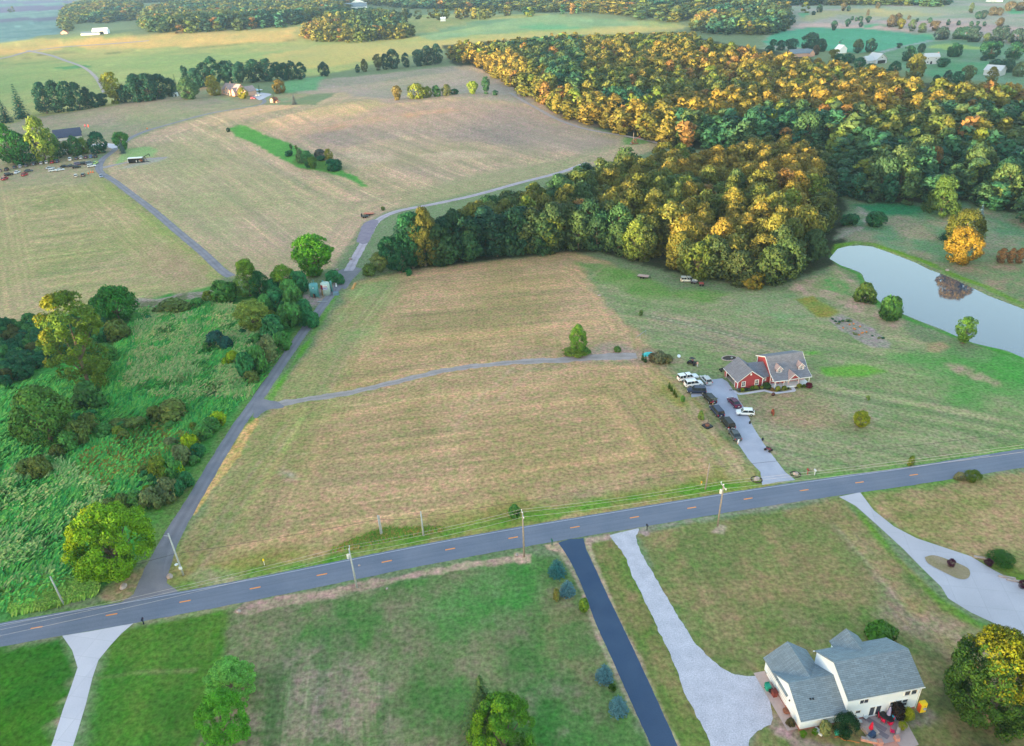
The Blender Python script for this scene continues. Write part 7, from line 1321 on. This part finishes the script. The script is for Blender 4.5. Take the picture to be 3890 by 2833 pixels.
# ------------------------------------------------------------------ oil wells
def pumpjack(loc, rz, s, label, col='black_metal', tilt=.38):
    r = empty('pumpjack', loc, rz, (s, s, s)); tag(r, label, 'pumpjack'); q = MB()
    for a in (-1, 1): q.tube([(.9*a, -.6, .1), (0, -.1, 3.0)], .08, 6); q.tube([(.9*a, .6, .1), (0, .1, 3.0)], .08, 6)
    q.box((-.8, 0, .1), (5.4, 1.4, .2)); q.build('samson_post', MT[col], r)
    c, s_ = math.cos(tilt), math.sin(tilt); q = MB(); q.box((0, 0, 3.1), (5.4, .22, .34), ry=-tilt); q.build('walking_beam', MT[col], r)
    q = MB(); hx, hz = 2.7*c, 3.1+2.7*s_; q.tube([(hx-.1, 0, hz+.35), (hx+.3, 0, hz-.1), (hx+.35, 0, hz-.7), (hx+.1, 0, hz-1.2)], [.16, .2, .18, .1], 6); q.build('horse_head', MT[col], r); MB().tube([(hx+.3, 0, hz-.9), (hx+.3, 0, .3)], .03, 6).build('polished_rod', MT['grey_metal'], r)
    q = MB(); tx, tz = -2.6*c, 3.1-2.6*s_
    for y in (-.45, .45): q.tube([(tx, y, tz), (-2.2, y, .9)], .05, 6)
    q.build('pitman_arm', MT[col], r); q = MB()
    for y in (-.5, .5): q.box((-2.3, y, 1.0), (1.3, .16, .9), ry=.5)
    q.build('counterweight', MT['rust'], r); MB().box((-3.2, 0, .65), (.9, .8, .9)).build('motor', MT['grey_metal'], r); return r
pumpjack(q_(2095, 508), .12, 1.05, 'black pumpjack beside the white roofed container'); pumpjack(D(*T16(1920, 0, 2.268)(1122, 1238)), .3, .95, 'dark red pumpjack at the foot of the great wood', 'rust'); pumpjack(D(*tR(690, 368)), .3, .8, 'tiny dark pumpjack in the green pasture at the upper right')
r = MB().tube([(0, 0, 0), (0, 0, 6.5)], [.14, .1], 8).build('timber_post', MT['pole_wood'], None); r.location = D(*T16(1920, 0, 2.268)(1102, 1240)); tag(r, 'bare timber post left of the dark red pumpjack', 'post')
p = q_(1960, 516); r = empty('open_container', p, .10); tag(r, 'dark open-fronted container shed with a white roof beside the pumpjack', 'container'); MB().box((0, 1.5, 1.35), (8.2, .12, 2.5)).box((-4.05, .3, 1.35), (.12, 2.5, 2.5)).box((4.05, .3, 1.35), (.12, 2.5, 2.5)).box((0, 0, .08), (8.2, 3, .16)).build('wall', MT['black_metal'], r); MB().box((0, .2, 2.7), (8.6, 3.4, .18)).build('roof', MT['white_paint'], r); MB().box((-4.2, -1.2, 1.3), (.2, .2, 2.6)).build('corner_post', MT['white_paint'], r); MB().tube([(.3, -.6, .2), (.3, -.6, 1.4)], .2, 8).build('valve_stack', MT['white_paint'], r)
# tanks
def tank(c, rad, ht, mat, label):
    r = empty('oil_tank', c, 0); tag(r, label, 'tank'); MB().lathe([(rad, 0), (rad, ht*.5), (rad*1.005, ht*.505), (rad, ht*.51), (rad, ht), (rad*.5, ht+.14), (.05, ht+.2)], n=36).build('shell', MT[mat], r, True); return r
ta = tank(Vector((-65.7, 240.3, 0)), 1.5, 4.3, 'green_steel', 'teal oil tank at the left of the pair, with a catwalk stair'); tb = tank(Vector((-62.0, 241.2, 0)), 1.5, 4.2, 'pale_steel', 'pale rust-streaked oil tank with a red and blue banner')
MB().tube([(.2, .2, 4.3), (.2, .2, 5.6)], .09, 8).box((.2, .2, 5.6), (.6, .12, .1)).build('vent_pipe', MT['green_steel'], ta); MB().tube([(-.5, .3, 4.3), (-.5, .3, 5.5)], .04, 6).build('vent_pipe', MT['pale_steel'], ta); MB().box((.35, -1.52, .7), (.5, .12, 1.5)).build('hatch', MT['black_metal'], ta); MB().box((0.02, -1.5, .7), (.35, .1, 1.4)).build('rust_stain', MT['rust'], ta)
q = MB()
for y in (-1.75, -2.35): q.tube([(-.7, y, 3.0), (2.2, y, .2)], .05, 6); q.tube([(-.7, y, 3.9), (2.2, y, 1.1)], .03, 6)
for k in range(10): q.box((-.7+.32*k, -2.05, 3.0-.31*k), (.25, .6, .04))
q.build('stair', MT['green_steel'], ta); MB().box((.2, -1.53, 3.5), (.4, .06, .28)).build('sign_plate', MT['white_paint'], ta)
def band(par, a0, a1, z0, z1, rr, col, name):
    q = MB(); n = 10; vs = []; fs = []
    for i in range(n+1):
        a = R(a0+(a1-a0)*i/n)
        for (r_, z) in ((rr, z0), (rr, z1), (rr+.03, z1), (rr+.03, z0)): vs.append((r_*math.cos(a), r_*math.sin(a), z))
    for i in range(n):
        for k in range(4): fs.append((i*4+k, i*4+(k+1) % 4, i*4+4+(k+1) % 4, i*4+4+k))
    fs += [(0, 1, 2, 3), (n*4+3, n*4+2, n*4+1, n*4)]
    o = q.add(vs, fs).build(name, MT['plain'], par); o.color = (*col, 1); return o
bn = band(tb, 195, 250, 2.3, 3.9, 1.52, (.32, .02, .04), 'banner'); band(tb, 250, 310, 2.3, 3.1, 1.52, (.10, .09, .42), 'banner'); band(tb, 250, 310, 3.1, 3.95, 1.52, (.7, .7, .72), 'banner'); band(tb, 254, 306, 3.35, 3.5, 1.56, (.5, .05, .08), 'banner_stripe'); band(tb, 254, 306, 2.42, 2.6, 1.56, (.75, .75, .8), 'banner_stripe')
tx = bpy.data.curves.new('lettering', 'FONT'); tx.body = 'TRUMP'; tx.size = .52; tx.align_x = 'CENTER'; tx.extrude = .01; tmp = link('tmp', tx); dg_ = bpy.context.evaluated_depsgraph_get(); tm = bpy.data.meshes.new_from_object(tmp.evaluated_get(dg_)); bpy.data.objects.remove(tmp); tm.materials.clear(); to = link('banner_lettering', tm, MT['white_paint'], tb); to.location = (.22, -1.60, 2.68); to.rotation_euler = (R(90), 0, R(10))
band(tb, 205, 240, .1, 2.2, 1.51, (.38, .2, .08), 'rust_stain')
for i, (x, y, l) in enumerate(((-63.2, 243.6, 'slim teal separator column behind the left side of the bannered tank'), (-60.4, 243.0, 'slim teal separator column right of the bannered tank'))):
    r = empty('separator_column', (x, y, 0)); tag(r, l, 'separator'); MB().lathe([(.34, .4), (.36, 3.9), (.2, 4.2), (.03, 4.25)], n=16).build('vessel', MT['green_steel'], r, True); MB().tube([(.36, 0, 3.6), (.8, 0, 3.6), (.8, 0, .2)], .05, 6).build('pipe', MT['grey_metal'], r)
    for k in range(3): MB().tube([(.25*math.cos(k*2.1), .25*math.sin(k*2.1), .5), (.34*math.cos(k*2.1), .34*math.sin(k*2.1), 0)], .04, 6).build('leg', MT['grey_metal'], r)
r = MB().box((0, 0, .5), (2.0, 1.4, 1.0), top=.8).build('grey_skid', MT['plain'], None); r.color = (.16, .24, .3, 1); r.location = (-58.6, 240.6, 0); tag(r, 'blue-grey steel skid right of the bannered tank', 'skid')
r = MB().tube([(0, 0, .15), (3.4, .5, .15)], .14, 8).tube([(.2, .3, .12), (1.2, .35, .12)], .2, 8).build('pipe_pile', MT['grey_metal'], None); p = D(*T16(1150, 1040, 11.34)(620, 1240)); r.location = p; tag(r, 'white pipes lying on the ground in front of the tanks', 'pipes')
for i, (x, y, l) in enumerate(((1440, 465, 'white valve barrel by the lane, farther one'), (1450, 545, 'white valve barrel by the lane, nearer one'))): o = MB().lathe([(.25, 0), (.28, .4), (.2, .6)], n=12).build('valve_barrel', MT['white_paint'], None); o.location = D(*T16(1150, 1040, 11.34)(x, y)); tag(o, l, 'barrel')
a_, b_ = w8(858, 905), w8(885, 850); r = MB().box((0, 0, .2), ((b_-a_).length, .8, .4), top=.8).build('log_pile', MT['plain'], None); r.color = (*A(210, 160, 90), 1); r.location = (a_+b_)/2; r.rotation_euler = (0, 0, math.atan2(b_.y-a_.y, b_.x-a_.x)); tag(r, 'tan straw heap lying along the lane verge opposite the tanks', 'heap')
# ------------------------------------------------------------------ poles, wires, roadside things
def pole(n1, x, y, ht, label, arm=True, mat='pole_wood', cans=0, lean=(0, 0), armz=.35):
    b = Vector((G0(x*2268/CW, y*2268/CW)[0], G0(x*2268/CW, y*2268/CW)[1], 0)); r = empty('power_pole' if arm else 'cable_pole', b, 0); tag(r, label, 'pole')
    t = Vector((lean[0], lean[1], ht)); MB().tube([(0, 0, -.3), t*.5, t], [.19, .16, .12], 10).build('shaft', MT[mat], r, True); ends = [b+t]
    if arm:
        q = MB(); q.box(t+Vector((0, 0, -armz)), (.14, 2.5, .14), rz=-1.35+1.57-.2) if False else q.box(t+Vector((0, 0, -armz)), (.14, 2.4, .14), rz=.15); q.build('crossarm', MT['pole_grey'], r); ends = []
        for s in (-1, 0, 1):
            p_ = t+Matrix.Rotation(.15, 3, 'Z') @ Vector((0, s*1.1, 0))+Vector((0, 0, -armz+.1 if s else .0)); MB().lathe([(.06, 0), (.09, .1), (.05, .25)], p_, 8).build('insulator', MT['white_paint'], r); ends.append(b+p_+Vector((0, 0, .24)))
    for k in range(cans): MB().lathe([(.08, -.5), (.25, -.45), (.26, .35), (.12, .5)], t+Vector((-.38, 0, -1.5)), 12).build('transformer', MT['plain'], r).color = (.62, .62, .6, 1)
    return r, b, ends
P2 = pole('', 1356, 2232, 8.9, 'grey power pole with a transformer on the south verge, left one', mat='pole_grey', cans=1, lean=(-.2, .1))
P5 = pole('', 1991.4, 2114.3, 10.4, 'tall wooden power pole on the bare soil patch beside the road')
P7 = pole('', 2725.6, 1997.4, 9.9, 'tall wooden power pole with transformer left of the curved drive', cans=1, lean=(.25, 0))
P1 = pole('', 696.6, 2183.5, 10.0, 'grey pole with round lamp and white meter box beside the long lane', arm=False, mat='pole_grey', lean=(-.3, 0))
P0 = pole('', 243.4, 2296, 6.7, 'thin grey cable pole at the lower left marsh edge', arm=False, mat='pole_grey', lean=(-.3, 0))
P3 = pole('', 1448.5, 2034.9, 5.1, 'short white twin pole in the ditch weeds', arm=False, mat='pole_grey', lean=(-.1, 0)); P4 = pole('', 1608.6, 2033.6, 5.9, 'single short grey pole on the field side of the road', arm=False, mat='pole_grey')
P6 = pole('', 2679.3, 1858.6, 6.6, 'bare wooden cable pole on the verge left of the red house driveway', arm=False, lean=(.3, 0))
MB().tube([(.25, 0, 0), (.15, 0, 5.0)], .1, 8).build('second_shaft', MT['pole_grey'], P3[0]); MB().lathe([(.3, -.1), (.34, 0), (.1, .1)], (-.5, -.3, 2.9), 14).build('lamp_disc', MT['white_paint'], P1[0]); MB().box((0, -.25, 1.9), (.55, .25, .5)).build('meter_box', MT['white_paint'], P1[0]); MB().tube([(-.3, 0, 9.4), (-1.2, 0, 9.5)], .05, 6).build('bracket', MT['pole_grey'], P1[0])
WM = pmat('wire', A(196, 196, 190), .6, .1, 1); WD = pmat('dark_cable', (.03, .03, .032), .7, .1, 1)
def wire(a, b, sag, r_, m, label, group):
    n = 22; pts = [a+(b-a)*(i/n)-Vector((0, 0, sag*4*(i/n)*(1-i/n))) for i in range(n+1)]; q = MB().tube([p-a for p in pts], r_, 5, False); o = q.build('overhead_wire' if m is WM else 'overhead_cable', m, None); o.location = a; tag(o, label, 'wire', group)
dl = Vector((G0(-40, 1402, 8.9)[0], G0(-40, 1402, 8.9)[1], 8.9)); off = dl-P2[2][1]
dr = Vector((G0(2420, 968, 9.6)[0], G0(2420, 968, 9.6)[1], 9.6)); offr = dr-P7[2][1]
for k in range(3):
    for a, b, l in ((P2[2][k]+off*1.05, P2[2][k], 'leaving the left transformer pole westward over the road'), (P2[2][k], P5[2][k], 'between the left transformer pole and the central pole'), (P5[2][k], P7[2][k], 'between the central pole and the right transformer pole'), (P7[2][k], P7[2][k]+offr, 'leaving the right transformer pole eastward')):
        wire(a, b, .5, .019, WM, ('near-side', 'middle', 'far-side')[k]+' pale power wire '+l, 'pale power wires')
c5 = [P0[1]+Vector((-34, -9, 5.2)), P0[1]+Vector((-.2, 0, 5.6)), P1[1]+Vector((-.1, 0, 5.2)), P3[1]+Vector((0, 0, 4.2)), P4[1]+Vector((0, 0, 4.6)), P6[1]+Vector((.2, 0, 5.4)), Vector((G0(2440, 935, 5.2)[0], G0(2440, 935, 5.2)[1], 5.2))]
for a, b, l in zip(c5[:-1], c5[1:], ('off the left edge', 'over the marsh to the lamp pole', 'across the lower field to the twin pole', 'between the two short poles', 'along the long stretch to the bare wooden pole', 'past the red house driveway to the right edge')): wire(a, b, .35, .03, WD, 'dark sagging cable '+l, 'dark cables on the field side')
def mailbox(x, y, label, col=(.02, .022, .03)):
    p_ = G0(x*2268/CW, y*2268/CW); r = empty('mailbox', (p_[0], p_[1], 0), .2); tag(r, label, 'mailbox'); MB().box((0, 0, .55), (.14, .14, 1.1)).build('post', MT['plain'], r).color = (*col, 1)
    q = MB(); q.prism([(-.13, 1.1), (.13, 1.1), (.13, 1.28), (.08, 1.38), (-.08, 1.38), (-.13, 1.28)], 'v', -.35, .35) if False else q.prism([(-.15, 1.1), (.15, 1.1), (.15, 1.3), (.09, 1.42), (-.09, 1.42), (-.15, 1.3)], 'v', -.3, .3); q.build('box', MT['plain'], r).color = (*col, 1); MB().box((.17, .1, 1.34), (.02, .05, .2)).build('flag', MT['red_lamp'], r); return r
mailbox(547, 2371, 'dark blue-black mailbox beside the plain concrete drive', (.012, .02, .05)); mailbox(2457.5, 2014, 'black mailbox on a gravel ring by the pale gravel drive'); mailbox(2097, 2070, 'dark green mailbox at the mouth of the black drive', (.02, .12, .09)); mailbox(3067, 1802, 'small mailbox with a red tag on the verge across the road', (.3, .06, .04)); mailbox(3094, 1804, 'white mailbox right of the red tagged one', (.6, .62, .66))
def boulder(x, y, w_, label, seed, ring=False):
    p_ = G0(x*2268/CW, y*2268/CW); r = MB().lathe([(.32, 0), (.5, .12), (.52, .3), (.4, .55), (.15, .68)], n=11); rg = random.Random(seed); r.v = [(v[0]*(1+rg.uniform(-.18, .18)), v[1]*(1+rg.uniform(-.18, .18)), max(0, v[2]*(1+rg.uniform(-.15, .15)))) for v in r.v]
    o = r.build('boulder', MT['stone'], None, True); o.location = (p_[0], p_[1], -.02); o.scale = (w_, w_*.75, w_*.7); o.rotation_euler = (0, 0, rg.random()*3); tag(o, label, 'boulder')
    if ring:
        q = MB(); q.tube([(w_*.8*math.cos(a), w_*.8*math.sin(a), .05) for a in [k*2*math.pi/18 for k in range(19)]], .13, 6, False); rr = q.build('edging_ring', MT['mulch'], None); rr.location = (p_[0], p_[1], 0); tag(rr, 'dark edging ring round the '+label, 'edging ring')
boulder(470, 2231, 1.5, 'long pinkish boulder left of the lane mouth', 1); boulder(646, 2192, 1.3, 'pink and grey boulder right of the lane mouth', 2); boulder(2874, 1822, 1.4, 'pale boulder left of the red house driveway', 3, True); boulder(3022, 1802, 1.3, 'pale boulder right of the red house driveway', 4, True)
boulder(908, 2324, .9, 'white stone at the left end of the bare soil strip', 5); boulder(1963, 2109, .8, 'tan stone beside the central power pole', 6); boulder(1332, 985, 1.6, 'white rock on the verge where the gravel track meets the junction', 7); boulder(1280, 1026, 1.4, 'grey rock on the lane verge above the tanks', 8); boulder(2277, 1125, 1.2, 'small white rock at the corner of the striped lawn', 9); boulder(3598, 1028, 1.2, 'white rock on the grassy far bank of the pond', 10)
boulder(2803, 1985-300, .5, 'tiny white stone behind the last dark sedan', 11); boulder(1470, 2236, .5, 'tiny white stone on the lawn south of the road', 12); boulder(1365, 2148, .5, 'small pale scrap on the road surface left of centre', 13)
def marker(x, y, col, label, ht=1.3):
    p_ = G0(x*2268/CW, y*2268/CW); r = empty('marker_post', (p_[0], p_[1], 0)); tag(r, label, 'marker post'); MB().tube([(0, 0, 0), (0, 0, ht)], .05, 6).build('post', MT['white_paint'], r); MB().box((0, -.03, ht), (.3, .05, .6)).build('plate', MT['plain'], r).color = (*col, 1)
marker(1005, 2146, (.8, .6, .02), 'yellow utility marker in the verge grass at the lower left'); marker(2664, 1840, (.8, .4, .02), 'orange marker at the foot of the bare wooden pole', .6)
def cone(p, label, s=1.0):
    r = empty('traffic_cone', p, 0, (s, s, s)); tag(r, label, 'traffic cone', 'orange cones'); MB().lathe([(.26, .04), (.06, .8), (.03, .82)], n=12).build('cone', MT['plain'], r).color = (.85, .16, .03, 1); MB().box((0, 0, .02), (.6, .6, .05)).build('base', MT['rubber'], r)
for i, (x, y, l) in enumerate(((1272, 684, 'orange cone at the left of the three near the car park exit'), (1308, 668, 'middle orange cone of the three near the car park exit'), (1337, 664, 'orange cone of the three closest to the lane'), (2115, 38, 'single orange cone far up beside the farm lane'))): cone(q_(x, y), l, 1.5)
for x, y, c, l in ((1232, 28, (.6, .1, .14), 'small red and white awning on the upper left field'), (1280, 34, (.8, .12, .08), 'small red awning right of the red and white one')):
    r = empty('sail_banner', q_(x, y)); tag(r, l, 'banner'); MB().tube([(0, 0, 0), (-.6, 0, 3.0)], .05, 6).build('pole', MT['white_paint'], r); MB().box((-.1, 0, 2.0), (1.1, .05, 1.8), ry=.25).build('cloth', MT['cloth'], r).color = (*c, 1)
p = h(575, 1210); r = empty('fire_pit', p, .5); tag(r, 'black square fire pit with a poker on the grass left of the driveway', 'fire pit'); MB().box((0, 0, .15), (1.9, 1.9, .3)).build('pan', MT['black_metal'], r); MB().lathe([(.5, .3), (.55, .5), (.3, .55)], n=14).build('bowl', MT['rust'], r); MB().tube([(.7, .6, .2), (.9, .7, 1.6)], .04, 6).build('poker', MT['black_metal'], r)
p = D(*t9(1235, 1470)); r = MB().box((0, 0, .4), (3.6, 1.8, .8), top=.35).build('tarp_heap', MT['plain'], None); r.color = (.06, .48, .52, 1); r.location = p; tag(r, 'turquoise tarpaulin heap at the end of the field track', 'tarpaulin')
p = D(*t9(1165, 1310)); r = empty('goal_frame', p, .9); tag(r, 'thin grey tubular frame standing on the lawn corner', 'frame'); q = MB()
for a, b in (((-1.6, -.8, 0), (-1.6, -.8, 1.6)), ((-1.6, -.8, 1.6), (1.6, -.8, 1.6)), ((1.6, -.8, 1.6), (1.6, -.8, 0)), ((-1.6, .8, 0), (-1.6, -.8, 1.6)), ((1.6, .8, 0), (1.6, -.8, 1.6)), ((-1.6, .8, 0), (1.6, .8, 0))): q.tube([a, b], .05, 6)
q.build('tubes', MT['grey_metal'], r)
for x, y, l in ((1205, 1168, 'pair of black lawn lights on the driveway edge, upper'), (1395, 1415, 'black lawn light on the driveway edge, lower'), (1031, 1445, 'white bag standing behind the last dark sedan')):
    o = MB().lathe([(.14, 0), (.17, .3), (.08, .5)], n=10).build('lawn_light', MT['white_paint' if 'white' in l else 'black_metal'], None); o.location = h(x, y); o.scale = (1.6, 1.6, 1.4); tag(o, l, 'lawn light' if 'light' in l else 'bag')
o = MB().lathe([(.45, .0), (.5, .1), (.1, .14)], n=18).build('satellite_dish', MT['white_paint'], None); o.location = h(150, 190)+Vector((0, 0, .5)); o.rotation_euler = (.7, 0, .3); tag(o, 'white round dish on the grass left of the buggy', 'dish'); MB().tube([(0, 0, 0), (0, .3, -.6)], .04, 6).build('stand', MT['grey_metal'], o)
# pumpkins and plants in the vegetable patch
gp = D(*T16(2890, 700, 2.268)(830, 1240))
for i, (x, y) in enumerate(((765, 1210), (800, 1205), (800, 1245), (812, 1250), (855, 1228), (880, 1280), (910, 1275), (845, 1300), (868, 1285), (710, 1240))):
    o = MB().lathe([(.1, 0), (.34, .1), (.38, .26), (.28, .42), (.06, .44)], n=12).build('pumpkin', MT['plain'], None, True); o.color = (.6, .2, .05, 1); o.location = D(*T16(2890, 700, 2.268)(x, y)); o.scale = (.75,)*3; tag(o, 'orange pumpkin lying in the vegetable patch by the pond', 'pumpkin', 'pumpkins in the vegetable patch')
for i in range(26):
    x, y = rnd.choice(((640, 1175), (700, 1185), (760, 1180), (790, 1265), (820, 1290), (960, 1310), (1000, 1330), (1040, 1330), (930, 1330), (660, 1200))); w = rnd.uniform(18, 30)/3.89; px, py = T16(2890, 700, 2.268)(x+rnd.uniform(-22, 22), y+rnd.uniform(-10, 10)); S('vegetable_plant', px, py-w*.5, py, w, 's%d' % (i % 4), A(150, 160, 96, .62) if i % 3 else A(50, 110, 80, .62), 'straggling vegetable plant in the patch by the pond', 'plants in the vegetable patch', cat='plant')
# small leaf-edge walls of the curved drive
for i, (x, y, l) in enumerate(((1905, 18, 'first low garden edging along the far side of the curved drive'), (2120, 185, 'second low garden edging along the curved drive'), (2190, 215, 'third low garden edging nearest the right edge'))):
    o = MB().box((0, 0, .15), (2.6, .35, .3)).build('garden_edging', MT['stone'], None); o.location = D(*T16(2890, 2113, 2.268)(x, y)); o.rotation_euler = (0, 0, -.35); tag(o, l, 'edging')
# ------------------------------------------------------------------ people
def person(loc, rz, shirt, pants, label, pose='stand', hair=(.04, .025, .015)):
    """one continuous skinned body; head, hair and clothing follow it"""
    S_ = pose == 'sit'
    J = {'pel': (0, 0, .95), 'sp': (0, .01, 1.2), 'ch': (0, 0, 1.42), 'nk': (0, 0, 1.52), 'hd': (0, .02, 1.64), 'top': (0, .01, 1.75)}
    J.update({'hl': (.1, 0, .9), 'kl': (.12, .03, .5), 'al': (.13, 0, .08), 'tl': (.14, .16, .03), 'hr': (-.1, 0, .9), 'kr': (-.12, .05, .5), 'ar': (-.14, -.02, .08), 'tr': (-.15, .14, .03),
              'sl': (.19, 0, 1.42), 'el': (.27, .06, 1.15), 'wl': (.27, .26, .98), 'pl': (.26, .34, .95), 'sr': (-.19, 0, 1.42), 'er': (-.27, .03, 1.14), 'wr': (-.28, .22, .98), 'pr': (-.27, .3, .95)})
    if S_:
        for k in J: J[k] = (J[k][0], J[k][1], J[k][2]-.42)
        for s, x in (('l', .12), ('r', -.12)): J['k'+s] = (x, .42, .52); J['a'+s] = (x, .46, .1); J['t'+s] = (x, .6, .06)
    Rr = {'pel': .15, 'sp': .13, 'ch': .16, 'nk': .06, 'hd': .095, 'top': .06, 'h': .09, 'k': .062, 'a': .045, 't': .035, 's': .06, 'e': .045, 'w': .032, 'p': .028}
    E_ = [('pel', 'sp'), ('sp', 'ch'), ('ch', 'nk'), ('nk', 'hd'), ('hd', 'top')]
    for s in 'lr': E_ += [('pel', 'h'+s), ('h'+s, 'k'+s), ('k'+s, 'a'+s), ('a'+s, 't'+s), ('ch', 's'+s), ('s'+s, 'e'+s), ('e'+s, 'w'+s), ('w'+s, 'p'+s)]
    for s, sg in (('l', 1), ('r', -1)):
        for f in range(4): a = J['p'+s]; J['f%s%d' % (s, f)] = (a[0]+(f-1.5)*.018, a[1]+.07-.006*abs(f-1), a[2]-.02); E_.append(('p'+s, 'f%s%d' % (s, f)))
        J['th'+s] = (J['p'+s][0]-sg*.045, J['p'+s][1]+.02, J['p'+s][2]); E_.append(('p'+s, 'th'+s))
    nm = list(J); me = bpy.data.meshes.new('body'); me.from_pydata([J[k] for k in nm], [(nm.index(a), nm.index(b)) for a, b in E_], []); o = bpy.data.objects.new('body', me); COL.objects.link(o)
    md = o.modifiers.new('skin', 'SKIN')
    for i, k in enumerate(nm):
        rr = Rr.get(k, Rr.get(k[0], .03)) if not k.startswith(('f', 'th')) else .009; me.skin_vertices[0].data[i].radius = (rr, rr*(.75 if k in ('ch', 'sp', 'pel') else 1)); me.skin_vertices[0].data[i].use_root = (k == 'pel')
    sb = o.modifiers.new('sub', 'SUBSURF'); sb.levels = 1; sb.render_levels = 1
    dg = bpy.context.evaluated_depsgraph_get(); m2 = bpy.data.meshes.new_from_object(o.evaluated_get(dg)); bpy.data.objects.remove(o)
    r = empty('person', loc, rz); tag(r, label, 'person'); dz = -.42 if S_ else 0
    body = link('body', m2, MT['skin'], r)
    for p_ in m2.polygons: p_.use_smooth = True
    def cloth(name, sel, col, grow):
        import bmesh
        bm = bmesh.new(); bm.from_mesh(m2); dele = [f for f in bm.faces if not sel(f.calc_center_median())]; bmesh.ops.delete(bm, geom=dele, context='FACES'); bm.normal_update()
        for v in bm.verts: v.co += v.normal*grow
        m3 = bpy.data.meshes.new(name); bm.to_mesh(m3); bm.free(); m3.materials.clear(); m3.materials.append(MT['cloth']); q = link(name, m3, None, r); q.color = (*col, 1)
    cloth('shirt', lambda c: c.z > .93+dz and c.z < 1.5+dz and c.y < .2, shirt, .014); cloth('trousers', lambda c: c.z <= (.98+dz) and c.z > .1 and c.y < (.2 if not S_ else .55) and abs(c.x) < .22, pants, .016)
    q = MB().lathe([(.02, 1.78), (.08, 1.765), (.105, 1.69), (.10, 1.62)], (0, -.005, dz), 12).build('hair', MT['plain'], r, True); q.color = (*hair, 1)
    q = MB(); q.box((0, .118, 1.63+dz), (.022, .03, .04)); q.build('nose', MT['skin'], r)
    for s in (-1, 1): MB().box((s*.034, .108, 1.655+dz), (.018, .012, .01)).build('eye', MT['black_metal'], r)
    return r
person(h(655, 905), .6, (.30, .01, .07), (.42, .33, .22), 'person in a crimson shirt and khaki trousers standing at the open tailgate')
b1 = h(350, 285); person(b1+Matrix.Rotation(-.8, 3, 'Z') @ Vector((-.2, .25, .42)), -.8-1.57, (.5, .1, .12), (.1, .1, .14), 'person in a red top seated in the buggy', 'sit'); person(b1+Matrix.Rotation(-.8, 3, 'Z') @ Vector((1.9, -.5, 0)), 2.2, (.6, .35, .3), (.5, .5, .52), 'person in a pink top standing before the buggy')
